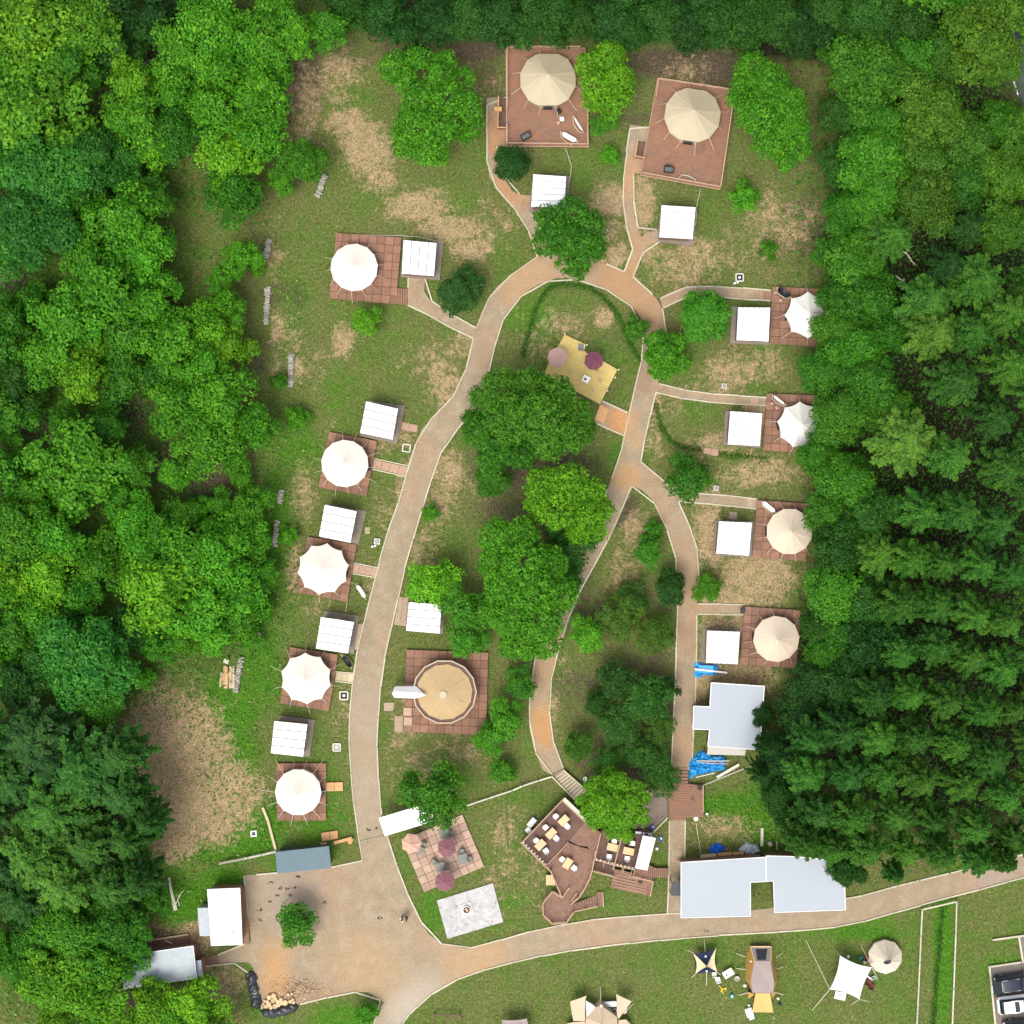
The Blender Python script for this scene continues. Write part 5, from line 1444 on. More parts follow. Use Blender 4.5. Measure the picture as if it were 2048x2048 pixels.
a_ = W(*ZK([(345, 320)])[0], .6); b_ = W(*ZK([(1480, 445)])[0], .5); t = thing('white_pole', 'long white pole lying over the smaller blue tarpaulin', 'pole', a_); rod('pole', M['white_plastic'], t, a_, b_, .16)
crumple('long_blue_tarpaulin', 'long folded blue tarpaulin in the angle below the pale grey building', Z(1370, 1440, 190/1092, [(35, 500), (100, 420), (190, 345), (260, 365), (300, 400), (460, 405), (480, 460), (470, 580), (240, 625), (110, 650), (60, 690), (40, 620)]), 'blue_tarp', .7, 5, 1.3, .12, fold=.05)
for a, b, mt, lb in (((130, 470), (510, 470), 'wood_white', 'upper pale pole lying across the long blue tarpaulin'), ((180, 490), (490, 505), 'pink', 'pinkish pole lying across the long blue tarpaulin'), ((120, 660), (340, 610), 'wood_white', 'lower pale pole along the long blue tarpaulin')):
    A1, B1 = [W(*q, .62) for q in Z(1370, 1440, 190/1092, [a, b])]
    t = thing('tent_pole', lb, 'pole', A1); rod('pole', M[mt], t, A1, B1, .09)
crumple('blue_sheet', 'crumpled deep blue sheet beside the orange planks above the hall roof', ZJ([(860, 1360), (950, 1240), (1100, 1250), (1130, 1320), (1040, 1390), (960, 1410)]), 'blue_deep', .5, 8, 2.2, .10)
crumple('plastic_sheet', 'heap of pale translucent-looking plastic sheet at the wood edge by the hall', ZJ([(1310, 1350), (1380, 1270), (1440, 1215), (1500, 1250), (1590, 1250), (1650, 1360), (1560, 1400), (1450, 1430), (1400, 1400)]), 'poly_clear', .55, 11, 1.8, .10)
crumple('straw_heap', 'heap of dry cut branches behind the galvanised grey roof', Z(240, 1850, 180/1932, [(240, 560), (260, 420), (420, 330), (500, 430), (480, 560), (320, 590)]), 'wood_pale', .8, 4, 1.8, .14, cat='heap')
# long beams, orange planks
def plank_thing(name, label, a, b, w, z, mat, h=.08, cat='plank'):
    A1, B1 = W(*a, z), W(*b, z)
    t = thing(name, label, cat, (A1+B1)/2); seg_piece('board', M[mat], t, A1, B1, w, h, z)
    return t
q = ZJ([(990, 255), (1320, 65), (750, 1440), (1395, 1375), (800, 370), (1440, 110)])
plank_thing('pale_beam', 'thick pale beam lying aslant below the long blue tarpaulin', q[0], q[1], .26, .25, 'wood_white', .2, 'beam')
plank_thing('grey_border_log', 'thin grey border log running from the square deck to the wood', q[4], q[5], .14, .02, 'log_grey', .1, 'log')
for k, (a, b, mt) in enumerate((((750, 1425), (980, 1405), 'wood_pale'), ((1000, 1400), (1210, 1385), 'wood_new'), ((1225, 1388), (1395, 1372), 'wood_new'))):
    qa, qb = ZJ([a, b]); plank_thing('stacked_plank', ('greyish plank end beside the blue sheet', 'orange plank between the blue sheet and the plastic heap', 'short orange plank touching the plastic heap')[k], qa, qb, .3, .25, mt, .2)
qs = ZJ([(1665, 1010), (1660, 1280), (1880, 1210), (1890, 1340)])
plank_thing('grey_plank', 'bleached plank standing out between weeds and wood near the hall', qs[0], qs[1], .28, .1, 'wood_white', .1)
plank_thing('thin_stake', 'thin white stake in the shade close to the hall roof', qs[2], qs[3], .08, .1, 'wood_white', .08, 'stake')
w_ = W(*ZJ([(1785, 1250)])[0], .3); t = thing('split_stump', 'split pale stump in the shade close to the hall roof', 'stump', (w_.x, w_.y, 0)); MB().cyl((w_.x, w_.y, 0), .26, .4, 9, .22).build('stump', M['log_grey'], t)
q = ZJ([(45, 1080), (265, 855), (685, 950), (755, 1390), (150, 975), (250, 860)])
plank_thing('slanting_pole', 'pale pole leaning from the counter to the deck corner', q[0], q[1], .09, 1.2, 'wood_white', .09, 'pole')
plank_thing('short_pole', 'shorter pale pole beside the slanting pole at the deck corner', q[4], q[5], .08, 1.1, 'wood_pale', .08, 'pole')
plank_thing('garden_hose', 'thin pale hose crossing the grass between deck and hall', q[2], q[3], .05, .03, 'wood_white', .04, 'hose')
for q_, lb in (((1395, 140), 'blue ring toy on the gravel beside the slanting pole'), ((1550, 365), 'blue hoop in the grass beside the counter roof')):
    w_ = W(*ZB([q_])[0], .1); t = thing('blue_hoop', lb, 'hoop', w_); MB().ring((w_.x, w_.y, .05), .26, .09, .14, 14).build('hoop', M['blue_mid'], t)
    MB().cyl((w_.x+.1, w_.y+.05, .05), .1, .1, 10).build('hub', M['white_plastic'], t)
w_ = W(*ZB([(1485, 550)])[0], .1); t = thing('white_jug', 'white jug in the grass below the blue hoop', 'jug', w_); MB().cyl((w_.x, w_.y, 0), .2, .3, 10, .12).build('jug', M['white_plastic'], t)
w_ = W(*T(2, 3, [(985, 190)])[0], .5); t = thing('trestle_table', 'pale trestle table poking out from the bright tree', 'table', (w_.x, w_.y, 0))
piece('table_top', M['wood_pale'], t, (w_.x, w_.y, .7), .95, .75, .05, -.2)
for s_ in (-.35, .35): piece('leg', M['wood_pale'], t, (w_.x+s_, w_.y, 0), .06, .6, .69, -.2)
stool(*T(2, 3, [(1043, 193)])[0], 'round stool beside the pale trestle table', z=.02)
w_ = W(*T(2, 3, [(553, 70)])[0], .3); t = thing('white_faucet', 'white standpipe between the gravel steps and the bright tree', 'standpipe', (w_.x, w_.y, 0)); MB().cyl((w_.x, w_.y, 0), .07, .9, 8).box((w_.x, w_.y, .85), .3, .1, .08, 1.3).build('pipe', M['white_plastic'], t); MB().ring((w_.x, w_.y-.2, 0), .2, .05, .12, 12).build('basin', M['white_plastic'], t)

# ------------------------------------------------------------------ hammocks
def hammock(cx, cy, ang, label, cloth='white_plastic', L=3.0, z=.36, wid=.62, side=1, off=.3, both=True, fabric=True):
    w_ = W(cx, cy, z+.6)
    t = thing('hammock', label, 'hammock', (w_.x, w_.y, z))
    ca, sa = math.cos(ang), math.sin(ang)
    P = lambda u, v, h: (w_.x+u*ca-v*sa, w_.y+u*sa+v*ca, z+h)
    for s_ in ((1, -1) if both else (side,)):
        pts = [P(-L/2, 0, 1.0), P(-L*.40, s_*off*.6, .45), P(-L*.22, s_*off*1.25, .08), P(L*.22, s_*off*1.25, .08), P(L*.40, s_*off*.6, .45), P(L/2, 0, 1.0)]
        MB().tube(pts, .045, 6).build('bent_frame', M['wood_pale'], t)
    if fabric:
        n = 13; vs = []; m = 5
        for i in range(n):
            u = -1+2*i/(n-1); hw = wid/2*min(1, (1-abs(u)**6)+.15)
            for j in range(m):
                v_ = -1+2*j/(m-1)
                vs.append(P(u*L*.40, v_*hw, .50+.38*u*u+.10*v_*v_*(1-u*u)))
        fs = [(i*m+j, i*m+j+1, (i+1)*m+j+1, (i+1)*m+j) for i in range(n-1) for j in range(m-1)]
        MB().add(vs, fs).build('cloth', M[cloth], t, smooth=True)
        for s_ in (-1, 1):
            rod('rope', M['rope'], t, P(s_*L*.40, 0, .88), P(s_*L*.5, 0, 1.0), .03)
ZF = lambda pts: Z(1000, 80, 200/1610, pts)
hammock(*ZF([(1260, 1365)])[0], -1.02, 'narrow boat-shaped hammock near the long rail of the big top deck', 'white_plastic', 1.95, .5, .16, off=.22)
hammock(*ZF([(1115, 1570)])[0], -.50, 'wide white hammock next to the boat-shaped one on the big top deck', 'white_plastic', 2.0, .5, .48, both=False, side=-1, off=.34)
ZE1 = lambda pts: Z(1500, 560, 200/1932, pts)
hammock(*ZE1([(650, 250)])[0], -.62, 'dark hammock on the tiled deck beside the off-white scalloped tent', 'black', 1.75, .36, .62, off=.2)
hammock(*T(3, 1, [(80, 1088)])[0], -.66, 'grey-edged white hammock on the deck of the half-hidden off-white tent', 'white_plastic', 1.7, .36, .22, off=.2)
hammock(*Z(1500, 980, 200/1092, [(200, 185)])[0], -.68, 'plain white hammock on the deck of the half-shaded cream tent', 'white_plastic', 1.9, .36, .44, both=False, side=-1, off=.2)
hammock(*T(1, 2, [(793, 600)])[0], -.98, 'small white hammock on the grass beside the road kerb', 'white_plastic', 1.85, .0, .36, off=.16, both=False, side=1)
hammock(*T(1, 2, [(688, 1128)])[0], -.92, 'dark hammock on the grass beside the road kerb', 'black', 1.65, .0, .50, off=.2)
q = T(2, 0, [(1247, 1355), (1285, 1318), (1340, 1330), (1392, 1362)])
t = thing('hammock_stand', 'empty bent wooden hammock stand on the tilted plank deck', 'stand', W(*q[1]))
pts = [W(*q[0], .9), W(*q[1], .6), W(*q[2], .6), W(*q[3], .9)]
MB().tube(pts, .05, 6).build('bent_frame', M['wood_white'], t)
# rings (small stools) on the tiled decks
for p_, lb in ((ZE1([(478, 262)])[0], 'pale round stool at the corner of the dark hammock'), (ZE1([(580, 405)])[0], 'pale round stool between the dark hammock and the tent'),
               (T(3, 1, [(25, 1115)])[0], 'pale round stool at the outer side of the grey-edged hammock'), (T(3, 1, [(62, 1147)])[0], 'pale round stool nearest the half-hidden tent')):
    stool(*p_, lb, z=.36, mat='pink', r=.15)
# door mats / gas boxes beside the tents
for p_, lb in ((T(1, 1, [(852, 1597)])[0], 'black doormat of the smooth tent at the topmost paver walk'), (T(1, 2, [(680, 452)])[0], 'black doormat of the tent facing the small white hammock'), (T(1, 2, [(542, 1268)])[0], 'black doormat of the tent facing the grassy dark hammock'),
               (T(1, 3, [(503, 178)])[0], 'black doormat of the tent nearest the teal shed'), (Z(1500, 980, 200/1092, [(190, 422)])[0], 'black grill box beside the half-shaded cream tent'), (T(3, 1, [(78, 1262)])[0], 'black grill box beside the half-hidden off-white tent'),
               (T(2, 2, [(1740, 742)])[0], 'black box at the end of the lowest branch path')):
    w_ = W(*p_, .4); nm = 'doormat' if 'mat' in lb.split(' of')[0] else 'grill_box'
    t = thing(nm, lb, 'doormat' if nm == 'doormat' else 'box', (w_.x, w_.y, .36))
    hh = .06 if nm == 'doormat' else .3
    piece('mat' if nm == 'doormat' else 'body', M['black'], t, (w_.x, w_.y, .37), .42, .50, hh, 0)
    piece('edge_strip' if nm == 'doormat' else 'lid', M['dark_grey'], t, (w_.x, w_.y, .371+hh), .30, .08, .012, 0)
# charcoal grills on the big decks
for p_, a_, lb in ((ZF([(415, 1550)])[0], .45, 'black charcoal grill on the big top deck'), (T(2, 0, [(1183, 1280)])[0], -.08, 'black charcoal grill on the tilted plank deck')):
    w_ = W(*p_, 1.1); t = thing('charcoal_grill', lb, 'grill', (w_.x, w_.y, .5))
    piece('fire_box', M['black'], t, (w_.x, w_.y, 1.0), .98, .62, .22, a_)
    piece('grate', M['dark_grey'], t, (w_.x, w_.y, 1.221), .76, .40, .02, a_)
    for k in range(6): 
        o_ = -.32+.128*k
        piece('grate_bar', M['metal'], t, (w_.x+o_*math.cos(a_), w_.y+o_*math.sin(a_), 1.242), .02, .38, .012, a_)
    piece('side_shelf', M['black'], t, (w_.x-.05*math.cos(a_)+.40*-math.sin(a_)*-1, w_.y+.40, 1.1), .6, .14, .03, a_)
    for a2, b2 in ((.4, .22), (-.4, .22), (-.4, -.22), (.4, -.22)):
        piece('leg', M['dark_grey'], t, (w_.x+a2*math.cos(a_)-b2*math.sin(a_), w_.y+a2*math.sin(a_)+b2*math.cos(a_), .5), .04, .04, .499, a_)
w_ = W(*ZF([(950, 1155)])[0], .9); t = thing('black_camp_chair', 'black folding chair on the big top deck near the tan tent', 'chair', (w_.x, w_.y, .5))
piece('seat', M['black'], t, (w_.x, w_.y, .88), .42, .4, .05, .6); piece('backrest', M['black'], t, (w_.x-.12, w_.y+.2, .9), .45, .05, .4, .6)
for a2, b2 in ((.18, .18), (-.18, .18), (-.18, -.18), (.18, -.18)): piece('leg', M['dark_grey'], t, (w_.x+a2, w_.y+b2, .5), .03, .03, .379, .6)
w_ = W(*ZF([(998, 1270)])[0], 1.0); t = thing('white_side_table', 'small square white table on the big top deck', 'table', (w_.x, w_.y, .5))
piece('table_top', M['white_plastic'], t, (w_.x, w_.y, .92), .42, .42, .04, 0)
for a2, b2 in ((.16, .16), (-.16, .16), (-.16, -.16), (.16, -.16)): piece('leg', M['metal'], t, (w_.x+a2, w_.y+b2, .5), .03, .03, .419, 0)
w_ = W(*ZF([(940, 1330)])[0], .9); t = thing('pale_camp_stool', 'pale pink camp stool beside the small white deck table', 'stool', (w_.x, w_.y, .5))
MB().cyl((w_.x, w_.y, .85), .19, .06, 10, .16).build('seat', M['pink'], t); 
for k in range(3): rod('leg', M['rope'], t, (w_.x+.12*math.cos(k*2.1), w_.y+.12*math.sin(k*2.1), .86), (w_.x+.2*math.cos(k*2.1), w_.y+.2*math.sin(k*2.1), .5), .03)

# ------------------------------------------------------------------ pavers
def pavers(label, poly, n, top=.05, mat='stone_slab', name='paver_walk', cat='walkway'):
    v = [W(*p) for p in poly]
    t = thing(name, label, cat, sum(v, Vector())/len(v))
    for i in range(n):
        u0, u1 = (i+.02)/n, (i+.98)/n
        q = [v[0].lerp(v[1], u0), v[0].lerp(v[1], u1), v[3].lerp(v[2], u1), v[3].lerp(v[2], u0)]
        MB().prism([(p.x, p.y) for p in q], 0, top+rnd.uniform(-.006, .006)).build('paver', M[mat], t)
    return t
M['paver_pink'] = simple('pinkish_paver', (.40, .26, .18), .8, .08, 3, obj_var=.06)
t = pavers('kerbed paver walk from the smooth white tent to the road', [(747, 919), (817, 934.5), (812, 951), (743, 936)], 4, mat='paver_pink')
for a, b in (((748, 917), (818, 932)), ((742, 938), (811, 953))): seg_piece('side_timber', M['kerb'], t, W(*a), W(*b), .1, .1, 0)
t = pavers('kerbed paver walk from the tent by the small white hammock', T(1, 2, [(738, 390), (928, 430), (906, 486), (722, 456)]), 4, mat='paver_pink')
for a, b in (((735, 383), (930, 423)), ((720, 463), (905, 495))): seg_piece('side_timber', M['kerb'], t, W(*T(1, 2, [a])[0]), W(*T(1, 2, [b])[0]), .1, .1, 0)
t = pavers('kerbed paver walk from the tent by the grassy dark hammock', T(1, 2, [(602, 1212), (742, 1224), (728, 1284), (597, 1270)]), 3, mat='wood_pale')
for a, b in (((600, 1205), (745, 1217)), ((595, 1277), (730, 1292))): seg_piece('side_timber', M['kerb'], t, W(*T(1, 2, [a])[0]), W(*T(1, 2, [b])[0]), .1, .1, 0)
pavers('pair of pinkish pavers beside the tilted shed above the smooth tent', T(1, 1, [(1100, 1253), (1222, 1278), (1215, 1333), (1092, 1308)]), 2, mat='paver_pink', name='step_slabs', cat='paving')
pavers('pair of wooden step slabs beside the tent nearest the teal shed', T(1, 3, [(530, 108), (658, 104), (658, 170), (530, 172)]), 2, .25, 'wood_new', 'step_slabs', 'paving')
pavers('two orange wooden slabs between the lowest tent and the teal roof', T(1, 3, [(492, 488), (618, 468), (622, 528), (500, 550)]), 2, .25, 'wood_new', 'step_slabs', 'paving')
pavers('small orange slab touching the corner of the teal roof', T(1, 3, [(485, 568), (535, 556), (540, 575), (495, 590)]), 1, .2, 'wood_new', 'step_slabs', 'paving')
pavers('worn tan slab beside the road, above the yurt deck corner', T(1, 2, [(965, 1440), (1040, 1438), (1038, 1500), (965, 1502)]), 1, .03, 'stone_slab', 'step_slabs', 'paving')
pavers('long tan slab against the yurt deck corner', T(1, 2, [(1045, 1540), (1112, 1540), (1108, 1660), (1043, 1660)]), 1, .03, 'stone_slab', 'step_slabs', 'paving')
pavers('sandy board panel between the road and the white-roofed shed under the trees', T(1, 2, [(1078, 640), (1150, 648), (1130, 862), (1040, 850)]), 2, .04, 'stone_slab', 'step_slabs', 'paving')
pavers('tan board strip joining the shed base to the road kerb above the dark hammock', T(1, 2, [(735, 850), (815, 840), (770, 1035), (700, 1050)]), 2, .06, 'stone_slab', 'step_slabs', 'paving')
pavers('small rusty slab lying across the ditch below a shed', T(2, 1, [(1448, 1445), (1558, 1465), (1552, 1512), (1440, 1490)]), 2, .08, 'paver_pink', 'ditch_slab', 'paving')
pavers('pale square slab at the end of the second branch path', T(2, 1, [(1802, 1072), (1860, 1074), (1856, 1124), (1800, 1120)]), 1, .05, 'paver_pink', 'step_slabs', 'paving')
pavers('single grey paver in the grass near the parasol-free corner of the scalloped tent', T(1, 2, [(822, 115), (860, 115), (860, 165), (822, 165)]), 1, .04, 'stone_slab', 'step_slabs', 'paving')
pavers('tan slab at the end of the third branch path', T(2, 1, [(1775, 1830), (1850, 1835), (1850, 1910), (1775, 1900)]), 2, .05, 'stone_slab', 'step_slabs', 'paving')
pavers('rusty slabs at the end of the first branch path', T(2, 1, [(1895, 270), (1965, 275), (1960, 345), (1893, 338)]), 1, .06, 'tile_red', 'step_slabs', 'paving')
pavers('sandy slab joining the shed with a blue tarpaulin to its branch path', T(2, 2, [(1640, 0), (1700, 2), (1698, 58), (1640, 55)]), 1, .04, 'stone_slab', 'step_slabs', 'paving')

# ------------------------------------------------------------------ square fire pits, well covers
def fire_square(q, s, label, mat='wood_white', inner='black', ang=0.0, fill=True):
    w_ = W(*q)
    t = thing('fire_pit', label, 'fire pit', w_)
    for k in range(4):
        a_ = ang+k*pi/2
        piece('edge_timber', M[mat], t, (w_.x+math.cos(a_)*s/2, w_.y+math.sin(a_)*s/2, 0), .12, s-.005, .16, a_)
    if fill: piece('ash_bed', M[inner], t, (w_.x, w_.y, .012), s-.14, s-.14, .05, ang)
    if fill: MB().cyl((w_.x, w_.y, .06), .13, .05, 8).build('ember_stone', M['white_plastic'], t)
fire_square(T(1, 2, [(664, 1385)])[0], .78, 'square pit with black ash beside the road kerb near the dark hammock', ang=0)
fire_square(T(1, 2, [(610, 1775)])[0], .72, 'square timber pit beside the lowest western shed', inner='log_grey')
fire_square(T(1, 1, [(1136, 1450)])[0], .72, 'empty square of timber in the grass below the tilted shed', fill=False, ang=-.15)
fire_square(T(2, 1, [(1717, 163)])[0], .72, 'square pit with black ash above the first branch path', inner='black')
for p_, lb, s_ in ((T(2, 1, [(1600, 983)])[0], 'small white-framed stove base above the second branch path', .5), (T(2, 1, [(1540, 1753)])[0], 'small white-framed stove base above the third branch path', .5), (T(1, 2, [(915, 222)])[0], 'larger white-framed stove base near the road and the scalloped tent', .6)):
    w_ = W(*p_); t = thing('stove_base', lb, 'stove base', w_)
    piece('block', M['concrete_w'], t, (w_.x, w_.y, 0), s_, s_, .22, -.1)
    MB().ring((w_.x, w_.y, .22), s_*.3, .04, .06, 12).build('ring', M['black'], t); MB().cyl((w_.x, w_.y, .221), s_*.16, .05, 8).build('core', M['metal'], t)
for p_, lb in ((T(2, 1, [(1690, 203)])[0], 'pair of white tubs beside the pit above the first branch path'), (T(1, 2, [(890, 258)])[0], 'pair of white tubs beside the larger stove base'), (T(1, 2, [(25, 932)])[0], 'pale round lid lying alone in the weeds by the western wood'),
               (T(0, 3, [(1915, 495)])[0], 'grey square lid in the weeds above the teal shed')):
    w_ = W(*p_); t = thing('tub_pair' if 'pair' in lb else 'lid', lb, 'tub' if 'pair' in lb else 'lid', w_)
    if 'pair' in lb:
        for d in (-.14, .14): MB().cyl((w_.x+d, w_.y+d*.3, 0), .13, .3, 10, .11).build('tub', M['white_plastic'], t)
    elif 'square' in lb:
        piece('lid', M['metal'], t, (w_.x, w_.y, .02), .6, .6, .08, .1); piece('inner_lid', M['dark_grey'], t, (w_.x, w_.y, .1), .36, .36, .02, .1)
    else: MB().cyl((w_.x, w_.y, .1), .28, .06, 14).build('lid', M['wood_white'], t)

# ------------------------------------------------------------------ firewood rows
def wood_row(a, b, label, w=.55, z=0, mat='log_grey', layers=2):
    A1, B1 = W(*a, .3), W(*b, .3); A1.z = B1.z = 0
    L = (B1-A1).length; d = (B1-A1).normalized(); nn = Vector((-d.y, d.x, 0))
    t = thing('firewood_row', label, 'firewood', (A1+B1)/2, 'rows of stacked firewood')
    me = bpy.data.meshes.new('log')
    m = MB().tube([(-.5, 0, 0), (.5, 0, 0)], .5, 7)
    me.from_pydata(m.v, [], m.f); me.materials.append(M[mat])
    n = int(L/.17)
    for lay in range(layers):
        for i in range(n-lay):
            p = A1+d*(.17*(i+.5+lay*.5)) + nn*rnd.uniform(-.09, .09)
            r_ = rnd.uniform(.13, .19)
            o = bpy.data.objects.new('log', me)
            mw = Matrix.Translation((p.x, p.y, .09+lay*.15)) @ Matrix.Rotation(math.atan2(nn.y, nn.x)+rnd.uniform(-.22, .22), 4, 'Z') @ Matrix.Diagonal((w*rnd.uniform(.7, 1.1), r_, r_, 1))
            attach(o, t, mw)
rows = [(T(1, 0, [(520, 1305), (460, 1500)]), 'short grey firewood row beside the round fine-leaved tree, by the bare earth'),
        (T(1, 0, [(100, 1800), (70, 1960)]), 'grey firewood row level with the west plank deck top edge'),
        (T(1, 1, [(90, 225), (72, 525)]), 'longest grey firewood row, on the slope beside the west plank deck'),
        (T(1, 1, [(268, 732), (258, 1000)]), 'grey firewood row midway between the two upper western tents'),
        (T(1, 1, [(195, 1760), (170, 1880)]), 'grey firewood row partly overgrown, near the smooth white tent'),
        (T(1, 2, [(160, 60), (140, 265)]), 'grey firewood row near the weeds beside the scalloped tent of the small white hammock'),
        (Z(430, 1300, 70/1352, [(1010, 240), (770, 1700)]), 'grey firewood row leaning on the pile of orange boards')]
for (a, b), lb in rows: wood_row(a, b, lb)
t = thing('board_pile', 'pile of orange and cream boards beside a firewood row in the weeds', 'pile', W(450, 1345))
ZL = lambda pts: Z(430, 1300, 70/1352, pts)
for i in range(22):
    x0 = 200+rnd.random()*520; y0 = 560+rnd.random()*380+abs(x0-450)*.2; L_ = 450+rnd.random()*300
    A1, B1 = W(*ZL([(x0, y0)])[0], .2), W(*ZL([(x0+rnd.uniform(-60, 60), min(1480, y0+L_))])[0], .2)
    seg_piece('board', M['wood_new' if rnd.random() < .6 else 'wood_pale'], t, A1, B1, rnd.uniform(.10, .22), .06, .03+.03*(i % 9))
piece('board', M['wood_white'], t, W(*ZL([(430, 440)])[0], .3), .5, .42, .06, -.4)
# log rounds at the plaza corner
ZG = lambda pts: Z(480, 1940, 160/1932, pts)
k = 0
nm = ('at the plaza corner',)
for q_, r_ in (((805, 635), .27), ((700, 665), .24), ((600, 755), .16), ((665, 770), .17), ((790, 750), .22), ((860, 700), .16), ((985, 720), .2), ((905, 770), .2), ((700, 825), .24), ((630, 890), .24), ((745, 905), .22), ((840, 880), .26), ((925, 850), .2), ((990, 810), .22), ((1085, 800), .28), ((1255, 575), .12), ((1270, 720), .16), ((1295, 785), .15), ((1210, 770), .2), ((560, 820), .13), ((1165, 600), .12)):
    w_ = W(*ZG([q_])[0], .3)
    o = MB().cyl((w_.x, w_.y, 0), r_, rnd.uniform(.25, .4), 12, r_*.97).build('log_round', M['log_fresh'])
    tag(o, 'sawn log round heaped at the plaza corner inside the black sheeting', 'log', 'sawn log rounds at the plaza corner')
# black plastic covered rolls
def roll(label, pts, r, mat='black_poly'):
    v = [W(*p, r) for p in pts]
    t = thing('covered_roll', label, 'tarpaulin', (v[0].x, v[0].y, 0))
    n = 28; m = 12; vs = []
    L = [0]
    for a, b in zip(v[:-1], v[1:]): L.append(L[-1]+(b-a).length)
    for i in range(n):
        s = L[-1]*i/(n-1); j = max(0, min(len(L)-2, int(np.searchsorted(L, s))-1)); u = (s-L[j])/(L[j+1]-L[j])
        p = v[j].lerp(v[j+1], u); d = (v[j+1]-v[j]).normalized(); nn = Vector((-d.y, d.x, 0))
        e = min(1, .35+4*min(i, n-1-i)/(n-1)*1.6)
        for k_ in range(m):
            th = pi*k_/(m-1)
            rr = r*e*(1+.28*noise.noise((p.x*2.4+math.cos(th), p.y*2.4, math.sin(th)*2+i*.35)))
            vs.append((p.x+nn.x*math.cos(th)*rr, p.y+nn.y*math.cos(th)*rr, max(0, math.sin(th)*rr*.85)))
    fs = [(i*m+k_, i*m+k_+1, (i+1)*m+k_+1, (i+1)*m+k_) for i in range(n-1) for k_ in range(m-1)]
    MB().add(vs, fs).build('sheet', M[mat], t)
roll('long black plastic-covered roll along the side edge of the plaza', ZG([(230, 60), (300, 400), (350, 700), (400, 980)]), .55)
roll('black plastic-covered roll along the bottom edge of the plaza', ZG([(500, 1040), (800, 1060), (1100, 990), (1380, 900)]), .5)
# timber walls near the teal shed
q = Z(440, 1580, 300/1092, [(312, 125), (350, 215), (375, 310), (410, 440), (0, 535), (180, 500), (405, 450), (830, 385), (960, 350), (940, 390), (1010, 375)])
t = thing('timber_border', 'bent yellowish timber border running down to the teal roof corner', 'border', W(*q[1]))
for a, b in ((0, 1), (1, 2), (2, 3)): seg_piece('timber', M['wood_pale'], t, W(*q[a]), W(*q[b]), .24, .3, 0)
t = thing('grey_rail_fence', 'low weathered rail fence between the weeds and the teal shed', 'fence', W(*q[5]))
for a, b in ((4, 5), (5, 6)): 
    seg_piece('rail', M['log_grey'], t, W(*q[a], .6), W(*q[b], .6), .2, .10, .55)
for i in range(5):
    p = W(*q[4], .5).lerp(W(*q[6], .5), i/4); piece('post', M['log_grey'], t, (p.x, p.y, 0), .14, .14, .7, .3)
t = thing('gate_beam', 'orange wooden gate arm lying beside the road next to the teal shed', 'gate', W(*q[7]))
seg_piece('beam', M['wood_new'], t, W(*q[7], .4), W(*q[8], .4), .3, .18, .3); seg_piece('foot', M['wood_new'], t, W(*q[8], .2), W(*q[9], .2), .42, .25, 0)
A1, B1 = W(*T(1, 3, [(775, 558)])[0]), W(*T(1, 3, [(960, 515)])[0]); t = thing('gate_chain', 'thin dark chain line across the road by the gate canopy', 'chain', A1); rod('chain', M['log_grey'], t, A1+Vector((0, 0, .08)), B1+Vector((0, 0, .08)), .07)
t = thing('log_fence', 'weathered log fence running from the gate canopy up to the curved path', 'fence', W(960, 1590))
pp = [W(*p) for p in T(1, 3, [(1580, 283), (1750, 225), (1932, 165)]) + T(2, 3, [(80, 130), (200, 90), (295, 62)])]
for a, b in zip(pp[:-1], pp[1:]):
    seg_piece('rail', M['wood_white'], t, a, b, .13, .10, .45); piece('post', M['log_grey'], t, (a.x, a.y, 0), .12, .12, .6)
t = thing('fallen_branches', 'bundle of pale poles lying in the weeds above the white office roof', 'branches', W(345, 1785))
for a, b, w2 in (((1275, 825), (1320, 1075), .22), ((1290, 900), (1335, 1070), .16), ((1360, 960), (1310, 1060), .07), ((1340, 980), (1355, 1040), .06), ((1275, 1065), (1290, 1045), .08), ((1345, 970), (1385, 925), .06)):
    A1, B1 = [W(*p, .1) for p in T(0, 3, [a, b])]; rod('pole', M['wood_white'], t, A1, B1, w2)

# ------------------------------------------------------------------ mown field: tents, tables
ZD = lambda pts: Z(1370, 1860, 230/1932, pts)
def tarp_tri(m, a, b, c, za, zb, zc, pull=.0, n=8):
    pass
def curved_patch(name, mat, parent, corners, zc, centre, zcen, edge_pull, sides, n=8):
    """fan patches: each side i of the quad is an inward-curved edge joined to the centre"""
    C = W(*centre, zcen); P = [W(*p, z_) for p, z_ in zip(corners, zc)]
    m = MB()
    for i in sides:
        a, b = P[i], P[(i+1) % len(P)]
        vs = []; r_ = 6
        for k in range(n+1):
            u = k/n; e = a.lerp(b, u); e = e.lerp(C, edge_pull*(1-(2*u-1)**2))
            e.z = a.z+(b.z-a.z)*u+.1*math.sin(pi*u)
            for j in range(r_+1):
                s = j/r_
                q = C.lerp(e, s); q.z = C.z+(e.z-C.z)*s-.18*math.sin(pi*s)
                vs.append(q)
        fs = [(k*(r_+1)+j, k*(r_+1)+j+1, (k+1)*(r_+1)+j+1, (k+1)*(r_+1)+j) for k in range(n) for j in range(r_)]
        m.add(vs, fs)
    m.build(name, M[mat], parent)
    return P
t = thing('navy_cream_tarp', 'small tarp of navy and cream triangles meeting in the middle', 'tent', W(*ZD([(365, 600)])[0]))
cn = ZD([(135, 385), (520, 310), (545, 710), (175, 740)])
curved_patch('navy_panel', 'navy', t, cn, (1.2,)*4, ZD([(365, 615)])[0], 1.9, .12, (0, 2))
curved_patch('cream_panel', 'tarp_cream', t, cn, (1.2,)*4, ZD([(365, 615)])[0], 1.9, .20, (1, 3))
